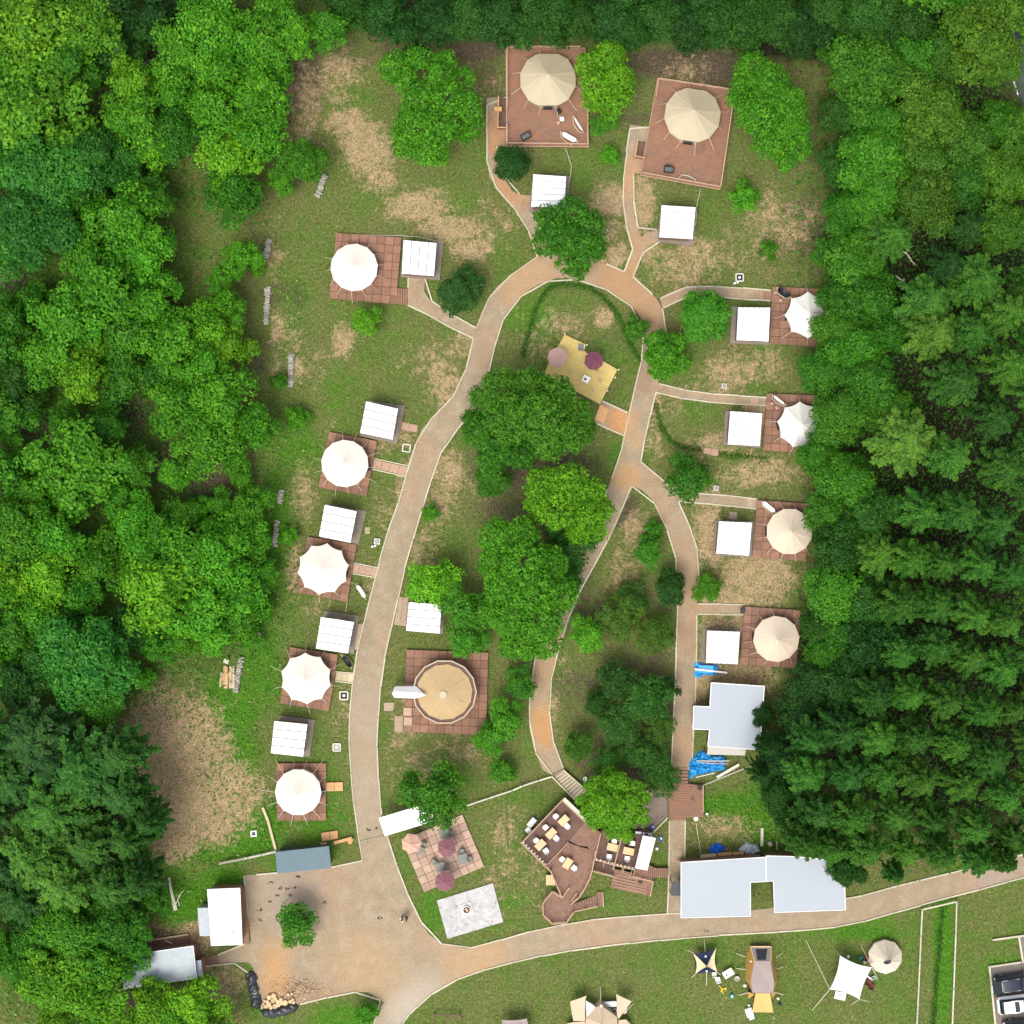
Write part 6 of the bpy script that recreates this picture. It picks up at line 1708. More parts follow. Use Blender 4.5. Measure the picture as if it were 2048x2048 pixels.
MB().prism(xy(ZD([(150, 410), (500, 370), (520, 690), (190, 720)]), .1), .02, .06).build('groundsheet', M['navy'], t)
for a, b in (((320, 150), (345, 430)), ((360, 935), (362, 690)), ((40, 335), (135, 385)), ((530, 270), (520, 310)), ((110, 800), (175, 740)), ((600, 760), (545, 710))):
    rod('guy_rope', M['rope'], t, W(*ZD([a])[0], .05), W(*ZD([b])[0], 1.3), .05)
for q_ in ((345, 440), (362, 690)):
    w_ = W(*ZD([q_])[0], 1.8); MB().cyl((w_.x, w_.y, 0), .03, 1.85, 8).build('pole', M['metal'], t); piece('pole_cap', M['white_plastic'], t, (w_.x, w_.y, 1.86), .16, .16, .05)
def camp_chair(q_, a_, label, mat='white_plastic', s=.55):
    w_ = W(*q_, .5); t = thing('camp_chair', label, 'chair', (w_.x, w_.y, 0))
    piece('seat', M[mat], t, (w_.x, w_.y, .40), s, s, .05, a_)
    piece('backrest', M[mat], t, (w_.x-math.sin(a_)*-s/2, w_.y+math.cos(a_)*-s/2, .42), s, .05, .35, a_)
    for a2, b2 in ((.4, .4), (-.4, .4), (-.4, -.4), (.4, -.4)): rod('leg', M['metal'], t, (w_.x+a2*s*math.cos(a_)-b2*s*math.sin(a_), w_.y+a2*s*math.sin(a_)+b2*s*math.cos(a_), .41), (w_.x+a2*s*.9, w_.y-b2*s*.9*-1, 0), .03)
camp_chair(ZD([(495, 750)])[0], .1, 'white camp chair touching the corner of the navy and cream tarp', s=.42)
camp_chair(ZD([(555, 840)])[0], .35, 'white camp chair below the one touching the tarp corner', s=.48)
w_ = W(*ZD([(728, 730)])[0], .7); t = thing('folding_table', 'white folding table between the small tarp and the ochre tent', 'table', (w_.x, w_.y, 0))
piece('table_top', M['white_plastic'], t, (w_.x, w_.y, .66), 1.05, .72, .04, .55)
for a2, b2 in ((.42, .28), (-.42, .28), (-.42, -.28), (.42, -.28)): piece('leg', M['metal'], t, (w_.x+a2*math.cos(.55)-b2*math.sin(.55), w_.y+a2*math.sin(.55)+b2*math.cos(.55), 0), .03, .03, .659, .55)
MB().cyl((w_.x-.2, w_.y-.18, .70), .10, .08, 10).build('pot', M['teal'], t)
w_ = W(*ZD([(875, 815)])[0], .3); t = thing('fire_bowl', 'small round fire bowl between the folding table and the ochre tent', 'fire bowl', (w_.x, w_.y, 0)); MB().ring((w_.x, w_.y, .2), .26, .05, .2, 14).build('bowl', M['metal'], t); MB().cyl((w_.x, w_.y, .1), .22, .14, 12).build('ash_bed', M['wood_pale'], t)
t = thing('yellow_tripod', 'yellow spidery toy stand lying on the mown field', 'stand', W(*ZD([(630, 990)])[0]))
for a, b in (((570, 930), (620, 990)), ((620, 990), (640, 1070)), ((620, 990), (600, 1040)), ((650, 985), (690, 970)), ((620, 990), (655, 985)), ((690, 970), (670, 1015))):
    rod('strut', M['yellow'], t, W(*ZD([a])[0], .1), W(*ZD([b])[0], .12), .09)
for q_, mt, r_, lb in (((788, 1108), 'teal', .3, 'teal round cover with a white knob on the mown field'), ((1005, 933), 'wood_white', .22, 'cream bucket at the front corner of the ochre tent'), ((1563, 1148), 'yellow_pale', .17, 'cream lantern on the far front side of the ochre tent'), ((1075, 1262), 'white_plastic', .12, 'tiny white cup near the ochre awning')):
    w_ = W(*ZD([q_])[0], .1); t = thing('camp_pot', lb, 'pot', (w_.x, w_.y, 0))
    MB().cyl((w_.x, w_.y, 0), r_, .22, 12, r_*.8).build('pot', M[mt if mt in M else 'wood_white'], t); MB().cyl((w_.x, w_.y, .22), r_*.35, .08, 8).build('knob', M['white_plastic'], t)
crumple('dark_bush_net', 'dark crumpled net bag beside the yellow awning', ZD([(1540, 1200), (1620, 1210), (1640, 1290), (1560, 1300)]), 'dark_grey', .4, 21, 2.5, .1, cat='bag')
w_ = W(*ZD([(1085, 1395)])[0], .5); t = thing('cool_box', 'white cool box with a grey tray at the foot of the yellow awning', 'cool box', (w_.x, w_.y, 0))
piece('body', M['white_plastic'], t, (w_.x, w_.y, 0), .70, .85, .40, .35); piece('tray', M['metal'], t, (*xy(ZD([(1120, 1475)]), .3)[0], 0), .55, .4, .3, .35); piece('lid_inset', M['tarp_white'], t, (w_.x, w_.y, .401), .4, .5, .03, .35)

# big ochre tunnel tent
t = thing('ochre_tunnel_tent', 'long ochre and mauve-grey tunnel tent with a yellow awning', 'tent', W(*ZD([(1290, 700)])[0]))
zt = 1.9
topP = [W(*q_, z_) for q_, z_ in zip(ZD([(1170, 525), (1440, 520), (1465, 700), (1500, 880), (1480, 1060), (1140, 1055), (1105, 860), (1125, 700)]), (1.75, 1.75, 1.9, 1.9, 1.9, 1.9, 1.9, 1.9))]
botP = [W(*q_, 0) for q_ in ZD([(1030, 470), (1480, 480), (1530, 690), (1548, 870), (1500, 1045), (1120, 1045), (1012, 800), (1015, 600)])]
MB().add(topP, [tuple(range(8))[::-1]]).build('roof_panel', M['tent_mauve'], t)
m = MB().add(topP+botP, [])
b = len(m.v)-16
for i in range(8):
    j = (i+1) % 8
    if i in (4,): continue
    if i == 0: continue
    m.f.append((i, 8+i, 8+j, j))
m.build('side_wall', M['tent_ochre'], t)
# rear vestibule with mesh window
rear = [W(*q_, z_) for q_, z_ in zip(ZD([(1105, 280), (1445, 280), (1440, 520), (1170, 525), (1185, 315), (1385, 315), (1362, 500), (1215, 500)]), (.7, .7, 1.75, 1.75, .85, .85, 1.6, 1.6))]
m = MB().add(rear, [(0, 4, 5, 1), (1, 5, 6, 2), (2, 6, 7, 3), (3, 7, 4, 0)]); m.build('rear_panel', M['tent_mauve'], t)
rr = [v.copy() for v in rear[4:]]
MB().add(rr, [(0, 1, 2, 3)]).build('mesh_window', M['mesh_dark'], t)
g0 = [W(*q_, 0) for q_ in ZD([(1090, 262), (1460, 262), (1490, 480), (1030, 470)])]
m = MB().add([rear[0], rear[1], rear[2], rear[3]]+g0, [(0, 1, 5, 4), (1, 2, 6, 5), (3, 0, 4, 7)]); m.build('rear_skirt', M['tent_ochre'], t)
for a, b in ((0, 3), (1, 2)): rod('hem_strip', M['tarp_cream'], t, rear[a], rear[b], .09)
rod('hem_strip', M['tarp_cream'], t, rear[0], rear[1], .10)
aw = [W(*q_, z_) for q_, z_ in zip(ZD([(1185, 1062), (1430, 1065), (1482, 1388), (1128, 1380)]), (1.85, 1.85, 1.55, 1.55))]
vs = []; nn_ = 8
for j in range(nn_+1):
    for i in range(nn_+1):
        u, v_ = i/nn_, j/nn_
        p = aw[0].lerp(aw[1], u).lerp(aw[3].lerp(aw[2], u), v_); p.z -= .12*math.sin(pi*u)*math.sin(pi*v_); vs.append(p)
MB().add(vs, [(j*(nn_+1)+i, j*(nn_+1)+i+1, (j+1)*(nn_+1)+i+1, (j+1)*(nn_+1)+i) for j in range(nn_) for i in range(nn_)]).build('awning', M['tent_yellow'], t)
for q_ in aw[2:]: rod('pole', M['metal'], t, (q_.x, q_.y, 0), q_, .04)
for a_ in (((1060, 1045), (1170, 1075), (1065, 1160)), ((1440, 1070), (1525, 1050), (1465, 1165))):
    MB().add([W(*p, z_) for p, z_ in zip(ZD(list(a_)), (1.2, 1.6, .6))], [(0, 1, 2)]).build('door_flap', M['tent_ochre'], t)
for a, b in (((865, 395), (1020, 455)), ((860, 645), (1015, 665)), ((905, 1095), (1110, 1040)), ((1640, 385), (1530, 465)), ((1660, 610), (1545, 660)), ((1655, 1085), (1500, 1045)), ((1470, 1450), (1510, 1500))):
    rod('guy_rope', M['rope'], t, W(*ZD([a])[0], .03), W(*ZD([b])[0], .8 if a[0] != 1470 else .05), .05)
for q_ in ((1100, 515),): 
    w_ = W(*ZD([q_])[0], 1.0); piece('badge', M['white_plastic'], t, (w_.x, w_.y, 1.25), .22, .1, .04, -.6)
piece('inner_dark', M['black'], t, W(*ZD([(1110, 980)])[0], .2), .6, .9, .5, 0)

# white square tarp + bell tent on the field
ZI = lambda pts: Z(1650, 1860, 200/1932, pts)
t = thing('white_tarp', 'large plain white curved-edge tarp beside the cream bell tent on the field', 'tarp', W(*ZI([(480, 920)])[0]))
P = curved_patch('cover', 'tarp_white', t, ZI([(290, 495), (905, 725), (665, 1340), (92, 1148)]), (2.1, 1.9, 2.1, 1.7), ZI([(480, 925)])[0], 2.15, .11, (0, 1, 2, 3), 12)
for q_ in P: rod('pole', M['metal'], t, (q_.x, q_.y, 0), q_, .04)
for a, b, z_ in (((-370, 190), (92, 1148), 1.7), ((-250, 1550), (92, 1148), 1.7), ((500, 1440), (665, 1340), 2.0), ((870, 1385), (665, 1340), 2.0), ((690, 280), (905, 725), 1.9), ((1030, 960), (905, 725), 1.9), ((165, 345), (290, 495), 2.1)):
    rod('guy_rope', M['rope'], t, W(*ZI([a])[0], .03), W(*ZI([b])[0], z_), .045)
tt, cc, RR = bell_tent(*ZI([(1165, 518)])[0], 34.5, 10, 'cream ten-sided bell tent with a dark vent hole, on the mown field', 'tent_beige', zb=0.0, eave=.7, apex=2.6, ph=.33, door=-2.4, ropes=(), )
M['bell_cream'] = simple('pale_cream_bell_cloth', (.62, .54, .43), .8, .04, 1)
for ch in tt.children:
    if ch.type == 'MESH' and ch.data.materials and ch.data.materials[0] == M['tent_beige']: ch.data.materials[0] = M['bell_cream']
hp = W(*ZI([(1205, 612)])[0], 2.1)
vs = [(hp.x+.40*math.cos(a_)*math.cos(.45)-.25*math.sin(a_)*math.sin(.45), hp.y+.40*math.cos(a_)*math.sin(.45)+.25*math.sin(a_)*math.cos(.45), 2.1) for a_ in [2*pi*i/18 for i in range(18)]]
# lay the vent on the cone surface
def cone_z(x, y):
    r_ = math.hypot(x-cc.x, y-cc.y)/RR; return .7+1.9*(1-r_)-.09*math.sin(pi*min(1, r_))
dv = [(hp.x, hp.y, cone_z(hp.x, hp.y)+.04)]
for k_ in (1, 2, 3):
    dv += [(hp.x+(x-hp.x)*k_/3, hp.y+(y-hp.y)*k_/3, cone_z(hp.x+(x-hp.x)*k_/3, hp.y+(y-hp.y)*k_/3)+.04) for x, y, _ in vs]
df = [(0, 1+i, 1+(i+1) % 18) for i in range(18)]+[(1+18*k_+i, 1+18*(k_+1)+i, 1+18*(k_+1)+(i+1) % 18, 1+18*k_+(i+1) % 18) for k_ in (0, 1) for i in range(18)]
MB().add(dv, df).build('vent', M['mesh_dark'], tt)
rg = MB().tube([(x, y, cone_z(x, y)+.05) for x, y, _ in vs+vs[:1]], .03, 5); rg.build('vent_hem', M['bell_cream'], tt)
w_ = W(*ZI([(297, 1275)])[0], .7); t = thing('camp_table', 'white camp table with a round pot below the white tarp edge', 'table', (w_.x, w_.y, 0))
piece('table_top', M['white_plastic'], t, (w_.x, w_.y, .62), 1.1, .75, .04, -.2); MB().ring((w_.x+.02, w_.y-.02, .66), .2, .05, .1, 14).build('pot', M['metal'], t); MB().cyl((w_.x+.02, w_.y-.02, .665), .13, .07, 10).build('pot_lid', M['white_plastic'], t)
for a2, b2 in ((.45, .3), (-.45, .3), (-.45, -.3), (.45, -.3)): piece('leg', M['metal'], t, (w_.x+a2, w_.y+b2, 0), .03, .03, .619, -.2)
for q_, mt, lb, s_ in (((850, 1020), 'dark_red', 'dark red camp chair nearer the tarp, with a white ring on it', .55), ((905, 1100), 'dark_red', 'dark red camp chair further out from the tarp', .5), ((800, 560), 'dark_red', 'dark red stool between the white tarp and the bell tent door', .4)):
    camp_chair(ZI([q_])[0], -.5, lb, mt, s_)
for q_, l_, w2, mt, nm, lb in (((860, 930), .62, .14, 'white_plastic', 'white_board', 'narrow white board beside the dark red chairs'), ((935, 930), .5, .34, 'metal', 'camp_crate', 'blue-grey crate between the tarp corner and the bell tent'), ((455, 518), .24, .2, 'white_plastic', 'small_bag', 'small white bag at the top edge of the white tarp'), ((795, 610), .5, .3, 'wood_white', 'cream_mat', 'cream mat by the bell tent door'), ((700, 545), .5, .35, 'teal', 'green_rack', 'green frame rack between tarp and bell tent')):
    w_ = W(*ZI([q_])[0], .3); t = thing(nm, lb, 'camp gear', (w_.x, w_.y, 0)); piece('body', M[mt], t, (w_.x, w_.y, 0), l_, w2, .28, -.8 if l_ == .62 else .5)
    piece('top_panel', M['dark_grey' if mt == 'metal' else mt], t, (w_.x, w_.y, .281), l_*.6, w2*.6, .02, -.8 if l_ == .62 else .5)
# beige winged tent at the bottom edge
ZH = lambda pts: Z(1130, 1920, 160/1932, pts)
t = thing('winged_tent', 'beige tent with raised wing-like flaps at the bottom edge of the photo', 'tent', W(1205, 2060))
rid = [W(*q_, z_) for q_, z_ in zip(ZH([(860, 985), (875, 1100), (885, 1546), (885, 2100)]), (1.0, 2.0, 2.4, 2.6))]
lf = [W(*q_, z_) for q_, z_ in zip(ZH([(860, 985), (740, 1150), (500, 1400), (495, 2100)]), (1.0, 1.2, 1.4, 1.4))]
rt = [W(*q_, z_) for q_, z_ in zip(ZH([(860, 985), (990, 1150), (1260, 1380), (1290, 2100)]), (1.0, 1.2, 1.4, 1.4))]
MB().add(lf+rid+rt, [(1, 2, 6, 5), (2, 3, 7, 6), (0, 1, 5), (5, 6, 10, 9), (6, 7, 11, 10), (0, 5, 9)]).build('roof', M['tent_beige'], t)
gl = [Vector((p.x, p.y, 0)) for p in lf]; gr = [Vector((p.x, p.y, 0)) for p in rt]
MB().add(lf+gl, [(0, 1, 5, 4), (1, 2, 6, 5), (2, 3, 7, 6)]).build('wall', M['tent_beige'], t)
MB().add(rt+gr, [(0, 1, 5, 4), (1, 2, 6, 5), (2, 3, 7, 6)]).build('wall', M['tent_beige'], t)
seg_piece('ridge_seam', M['tent_mauve'], t, rid[1], rid[3], .05, .03, 2.55)
for nm, pts, zs_ in (('wing_flap', [(490, 960), (525, 860), (290, 945), (125, 1000), (150, 1200), (200, 1470), (480, 1480)], (1.9, 1.9, 1.8, 1.7, 1.7, 1.6, 1.6)), ('wing_flap', [(1250, 960), (1230, 820), (1430, 920), (1610, 1000), (1450, 1220), (1290, 1430), (1255, 1330)], (1.9, 1.9, 1.8, 1.7, 1.6, 1.6, 1.7))):
    MB().add([W(*q_, z_) for q_, z_ in zip(ZH(pts), zs_)], [tuple(range(7))]).build(nm, M['tent_beige'], t)
MB().add([W(*q_, z_) for q_, z_ in zip(ZH([(500, 975), (670, 1060), (740, 1145), (520, 1390)]), (1.6, 1.2, 1.2, 1.4))], [(0, 1, 2, 3)]).build('inner_panel', M['tarp_white'], t)
MB().add([W(*q_, z_) for q_, z_ in zip(ZH([(20, 1546), (200, 1500), (490, 1490), (490, 2000), (20, 2000)]), (.8, 1.2, 1.4, 1.4, .8))], [(0, 1, 2, 3, 4)]).build('side_wing', M['tent_beige'], t)
MB().add([W(*q_, z_) for q_, z_ in zip(ZH([(1290, 1450), (1480, 1440), (1590, 1546), (1650, 2000), (1290, 2000)]), (1.3, 1.1, .8, .8, 1.3))], [(0, 1, 2, 3, 4)]).build('side_wing', M['tent_beige'], t)
rod('guy_rope', M['rope'], t, W(*ZH([(850, 640)])[0], .03), W(*ZH([(862, 980)])[0], 1.0), .06); rod('guy_rope', M['rope'], t, W(*ZH([(1660, 1050)])[0], .03), W(*ZH([(1440, 1260)])[0], 1.2), .06)
w_ = W(*ZH([(875, 1110)])[0], 2.1); MB().cyl((w_.x, w_.y, 2.05), .13, .1, 10).build('ridge_knob', M['white_plastic'], t)
w_ = W(*ZH([(1090, 1070)])[0], .7); t = thing('camp_kitchen', 'grey camp kitchen table tucked behind a wing flap of the beige tent', 'table', (w_.x, w_.y, 0))
piece('table_top', M['metal'], t, (w_.x, w_.y, .65), 1.35, .55, .04, .05); piece('shelf', M['dark_grey'], t, (w_.x+.15, w_.y-.75, .35), 1.1, .7, .04, .05)
for a2, b2 in ((.6, .22), (-.6, .22), (-.6, -.22), (.6, -.22)): piece('leg', M['metal'], t, (w_.x+a2, w_.y+b2, 0), .03, .03, .649)
MB().cyl((w_.x, w_.y-.65, .39), .16, .12, 12).build('pan', M['white_plastic'], t); MB().ring((w_.x+.45, w_.y-.7, .39), .22, .04, .15, 12).build('basin', M['metal'], t)
w_ = W(*ZH([(1465, 1250)])[0], .3); t = thing('silver_bag', 'white and silver bag leaning beside the beige winged tent', 'bag', (w_.x, w_.y, 0)); MB().tube([(w_.x-.15, w_.y-.25, .1), (w_.x, w_.y, .2), (w_.x+.15, w_.y+.25, .1)], [.09, .15, .08], 8).build('bag', M['white_plastic'], t)
# mauve tarp and brown frame on the bottom edge
t = thing('mauve_tarp', 'mauve tarp top peeking in at the bottom edge', 'tarp', W(1031, 2060))
curved_patch('cover', 'tent_mauve', t, [(1003, 2040), (1054, 2037), (1068, 2072), (1000, 2080)], (1.6,)*4, (1031, 2058), 2.0, .1, (0, 1, 2, 3))
for q_ in ((1005, 2042), (1053, 2039)): 
    w_ = W(*q_, 1.5); piece('pole', M['metal'], t, (w_.x, w_.y, 0), .04, .04, 1.6)
t = thing('brown_frame', 'brown open timber frame with green netting at the bottom edge', 'frame', W(893, 2042))
q = [W(*p, .7) for p in T(1, 3, [(1345, 1862), (1535, 1868), (1545, 1960), (1320, 1960)])]
for a, b in ((0, 1), (1, 2), (3, 0)): rod('rail', M['deck_brown'], t, q[a], q[b], .10)
rod('brace', M['deck_brown'], t, q[1], (q[1]+q[3])/2, .06)
for p in q: piece('post', M['deck_brown'], t, (p.x, p.y, 0), .1, .1, .69)
# white rail fence
t = thing('white_rail_fence', 'long white rail fence round the hedge strip in the mown field', 'fence', W(1844.8, 1819.6))
fl = T(3, 3, [(1125, 1932), (1138, 1668), (1155, 1270), (1165, 1070), (1425, 1010), (1418, 1268), (1403, 1667), (1395, 1932)])
fl = [(fl[0][0]-3, fl[0][1]+60)] + fl[1:-1] + [(fl[-1][0]-3, fl[-1][1]+60)]
for a, b in zip(fl[:-1], fl[1:]):
    A1, B1 = W(*a, .6), W(*b, .6); d = (B1-A1).normalized()
    seg_piece('rail', M['rail_white'] if 'rail_white' in M else M['kerb'], t, A1+d*.08, B1-d*.08, .14, .10, .5)
    n_ = max(1, round((B1-A1).length/2.4))
    for i in range(n_): p = A1.lerp(B1, i/n_); piece('post', M['log_grey'], t, (p.x, p.y, 0), .14, .14, .62)
t = thing('parking_rail', 'pale timber rails bordering the car park corner', 'fence', W(1980, 1935))
for a, b in (((1985.6, 1880.2), (2052, 1871)), ((2037.9, 1873.6), (2046.5, 1925.8)), ((2042, 1924.8), (1979, 1934)), ((1979, 1932.5), (1992, 2060))):
    seg_piece('rail', M['kerb'], t, W(*a, .25), W(*b, .25), .18, .12, .15)
    for u in (0, .5, 1): p = W(*a, .2).lerp(W(*b, .2), u); piece('post', M['log_grey'], t, (p.x, p.y, 0), .12, .12, .14)

# ------------------------------------------------------------------ cars
def car(label, rear, ang, L, Wd, paint, roof_mat=None, sunroof=False, hatch=False, trim=True):
    """rear: pixel of the middle of the rear end; ang: heading"""
    r0 = W(*rear, .6)
    ca, sa = math.cos(ang), math.sin(ang)
    P = lambda u, v, h: (r0.x+u*ca-v*sa, r0.y+u*sa+v*ca, h)
    t = thing('parked_car', label, 'car', P(L/2, 0, 0), 'cars in the parking area')
    def loft(secs, name, mat, smooth=True, cap=True):
        """secs: list of (u, halfwidth, z0, z1, bulge)"""
        m = 14; vs = []
        for (u, hw, z0, z1) in secs:
            for k in range(m):
                th = 2*pi*k/m
                cx, sx = math.cos(th), math.sin(th)
                x = hw*math.copysign(abs(cx)**.45, cx); z_ = (z0+z1)/2+(z1-z0)/2*math.copysign(abs(sx)**.55, sx)
                vs.append(P(u, x, z_))
        fs = [(i*m+k, i*m+(k+1) % m, (i+1)*m+(k+1) % m, (i+1)*m+k) for i in range(len(secs)-1) for k in range(m)]
        if cap: fs += [tuple(range(m))[::-1], tuple(range((len(secs)-1)*m, len(secs)*m))]
        return MB().add(vs, fs).build(name, M[mat], t, smooth=smooth)
    h = Wd/2
    loft([(0, h*.80, .35, .80), (.08, h*.93, .28, .95), (.5, h*.99, .25, 1.0), (L*.35, h, .25, 1.0), (L*.68, h, .25, .98), (L*.85, h*.97, .26, .90), (L-.25, h*.88, .28, .80), (L-.03, h*.70, .35, .68)], 'body', paint)
    top = 1.62
    loft([(.14, h*.74, .95, 1.02), (.32, h*.78, .95, 1.42), (.55, h*.78, .95, top-.03), (L*.45, h*.79, .95, top), (L*.58, h*.77, .95, top-.1), (L*.74, h*.70, .93, 1.0)], 'windows', 'glass_dark')
    rs = [(.42, h*.62, top-.06, top+.005), (.60, h*.68, top-.06, top+.03), (L*.30, h*.70, top-.05, top+.045), (L*.44, h*.69, top-.05, top+.035), (L*.56, h*.62, top-.12, top-.04)]
    loft(rs, 'roof', roof_mat or paint)
    if sunroof: piece('sunroof', M['glass_dark'], t, P(L*.40, 0, top+.05), .45, h*1.1, .012, ang)
    for s_ in (-1, 1):
        a = P(.6, s_*h*.66, top+.02); b = P(L*.52, s_*h*.66, top-.02)
        rod('roof_rail', M['chrome'] if trim else M['black'], t, a, b, .035)
        MB().tube([P(.02, s_*h*.72, .8), P(.12, s_*h*.84, .86)], .07, 8).build('tail_lamp', M['lamp_white' if trim else 'lamp_red'], t)
        MB().tube([P(L-.12, s_*h*.66, .68), P(L-.3, s_*h*.8, .74)], .07, 8).build('headlight', M['lamp_white'], t)
        MB().tube([P(L*.66, s_*h*.98, .98), P(L*.66+.05, s_*(h+.16), 1.02)], .08, 8).build('wing_mirror', M[paint], t)
        for u in (.85, L-.95):
            c_ = P(u, s_*(h-.10), .33)
            wh = MB().tube([P(u, s_*(h-.22), .33), P(u, s_*(h-.01), .33)], .33, 18).build('wheel', M['rubber'], t)
            MB().tube([P(u, s_*(h-.015), .33), P(u, s_*(h+.002), .33)], .21, 12).build('rim', M['metal'], wh)
    pts = [P(.06, h*.72*k/3, .93-.01*abs(k)) for k in range(-3, 4)]
    MB().tube(pts, .035, 6).build('rear_trim', M['chrome' if trim else paint], t)
    if hatch:
        vs = [P(.45, -h*.7, 1.68), P(.45, h*.7, 1.68), P(-.55, h*.62, 1.95), P(-.55, -h*.62, 1.95)]
        MB().add(vs+[(x, y, z_-.05) for x, y, z_ in vs], [(0, 1, 2, 3), (7, 6, 5, 4), (0, 4, 5, 1), (1, 5, 6, 2), (2, 6, 7, 3), (3, 7, 4, 0)]).build('open_tailgate', M['glass_dark'], t)
        rod('tailgate_trim', M['chrome'], t, P(-.53, -h*.5, 1.96), P(-.53, h*.5, 1.96), .05)
car('black-blue car with open tailgate, parked nearest the hedge rails', (1988, 1970), .13, 4.5, 1.72, 'paint_black', hatch=True)
car('white car with a roof window, parked below the black one', (1994.5, 2012), .12, 4.3, 1.85, 'paint_white', sunroof=True, trim=False)
car('dark grey car cut by the bottom edge, below the white one', (2006, 2059), .08, 4.4, 1.75, 'paint_dark')

# ------------------------------------------------------------------ two people on the plaza
def person(px, py, face, label, shirt, low, step=.12, hgt=1.65):
    w_ = W(px, py, .9)
    t = thing('person', label, 'person', (w_.x, w_.y, 0))
    ca, sa = math.cos(face), math.sin(face); k = hgt/1.65
    P = lambda f, s, h: (w_.x+(f*ca-s*sa)*k, w_.y+(f*sa+s*ca)*k, h*k)
    def skin(name, verts, edges, mat, sub=1):
        me = bpy.data.meshes.new(name)
        me.from_pydata([Vector(v[0])-Vector((w_.x, w_.y, 0)) for v in verts], edges, [])
        me.materials.append(M[mat])
        o = bpy.data.objects.new(name, me)
        attach(o, t, Matrix.Translation((w_.x, w_.y, 0)))
        o.modifiers.new('skin', 'SKIN')
        for i, v in enumerate(verts):
            sv_ = me.skin_vertices[0].data[i]; sv_.radius = (v[1], v[2] if len(v) > 2 else v[1]); sv_.use_root = (i == 0)
        s = o.modifiers.new('sub', 'SUBSURF'); s.levels = sub; s.render_levels = sub
        return o
    b = [(P(0, 0, .88), .12, .09), (P(0, 0, 1.10), .11, .085), (P(0, 0, 1.32), .15, .09), (P(0, 0, 1.42), .055), (P(.02, 0, 1.50), .07), (P(.02, 0, 1.58), .085, .095), (P(.01, 0, 1.63), .06),
         (P(0, .19, 1.34), .05), (P(.06, .24, 1.08), .038), (P(.22, .20, .98), .03), (P(.28, .19, .96), .028),
         (P(0, -.19, 1.34), .05), (P(-.04, -.25, 1.08), .038), (P(.12, -.26, .90), .03), (P(.18, -.26, .88), .028),
         (P(0, .09, .84), .08), (P(step, .09, .46), .055), (P(step*.6, .09, .08), .04), (P(step*.6+.16, .10, .04), .035),
         (P(0, -.09, .84), .08), (P(-step*.3, -.09, .46), .055), (P(-step*1.4, -.09, .08), .04), (P(-step*1.4+.16, -.10, .04), .035)]
    e = [(0, 1), (1, 2), (2, 3), (3, 4), (4, 5), (5, 6), (2, 7), (7, 8), (8, 9), (9, 10), (2, 11), (11, 12), (12, 13), (13, 14), (0, 15), (15, 16), (16, 17), (17, 18), (0, 19), (19, 20), (20, 21), (21, 22)]
    skin('body', b, e, 'skin')
    sh = [(P(0, 0, .95), .15, .11), (P(0, 0, 1.12), .14, .105), (P(0, 0, 1.33), .175, .11), (P(0, .20, 1.35), .075), (P(.04, .25, 1.14), .06), (P(0, -.20, 1.35), .075), (P(-.03, -.26, 1.14), .06)]
    skin('shirt', sh, [(0, 1), (1, 2), (2, 3), (3, 4), (2, 5), (5, 6)], shirt)
    tr = [(P(0, 0, .93), .15, .11), (P(0, .09, .84), .10), (P(step, .09, .46), .075), (P(step*.6, .09, .12), .06), (P(0, -.09, .84), .10), (P(-step*.3, -.09, .46), .075), (P(-step*1.4, -.09, .12), .06)]
    skin('trousers', tr, [(0, 1), (1, 2), (2, 3), (0, 4), (4, 5), (5, 6)], low)
    hr = [(P(-.01, 0, 1.66), .10, .10), (P(-.05, 0, 1.58), .09, .10), (P(-.07, 0, 1.50), .06, .08)]
    skin('hair', hr, [(0, 1), (1, 2)], 'hair')
ZP = lambda pts: Z(770, 1800, 70/1932, pts)
person(*ZP([(920, 1050)])[0], 3.6, 'person in a white top walking on the plaza', 'cloth_white', 'cloth_dark')
person(*ZP([(1165, 1010)])[0], 3.4, 'person in dark clothes walking beside the one in the white top', 'cloth_brown', 'cloth_dark', step=-.1)
# thin cable lines near the big decks
for pts, lb in ((T(2, 0, [(405, 1120), (450, 1255), (430, 1400), (415, 1460)]), 'pale hose from the big top deck down to its shed'), (T(2, 0, [(1425, 1422), (1395, 1540), (1388, 1680), (1370, 1740)]), 'pale hose from the tilted plank deck down to its shed'),
                (T(1, 0, [(735, 1770), (1080, 1778), (1230, 1788), (1410, 1830)]), 'pale hose along the upper edge of the west plank deck and shed'), (T(1, 2, [(690, 675), (675, 755)]), 'pale stake line between the scalloped tent deck and the shed below')):
    v = [W(*p, .08) for p in pts]; t = thing('garden_hose', lb, 'hose', v[0]); MB().tube(v, .035, 5).build('hose', M['wood_white'], t)
# ------------------------------------------------------------------ trees
def mesh_np(name, V, F4, tint, mat):
    me = bpy.data.meshes.new(name)
    nv, nf = len(V), len(F4)
    me.vertices.add(nv); me.vertices.foreach_set('co', V.astype(np.float32).ravel())
    me.loops.add(nf*4); me.loops.foreach_set('vertex_index', F4.astype(np.int32).ravel())
    me.polygons.add(nf); me.polygons.foreach_set('loop_start', np.arange(0, nf*4, 4, dtype=np.int32))
    me.update(calc_edges=True)
    if tint is not None:
        a = me.attributes.new('tint', 'FLOAT', 'POINT'); a.data.foreach_set('value', tint.astype(np.float32).ravel())
    me.materials.append(mat)
    return me

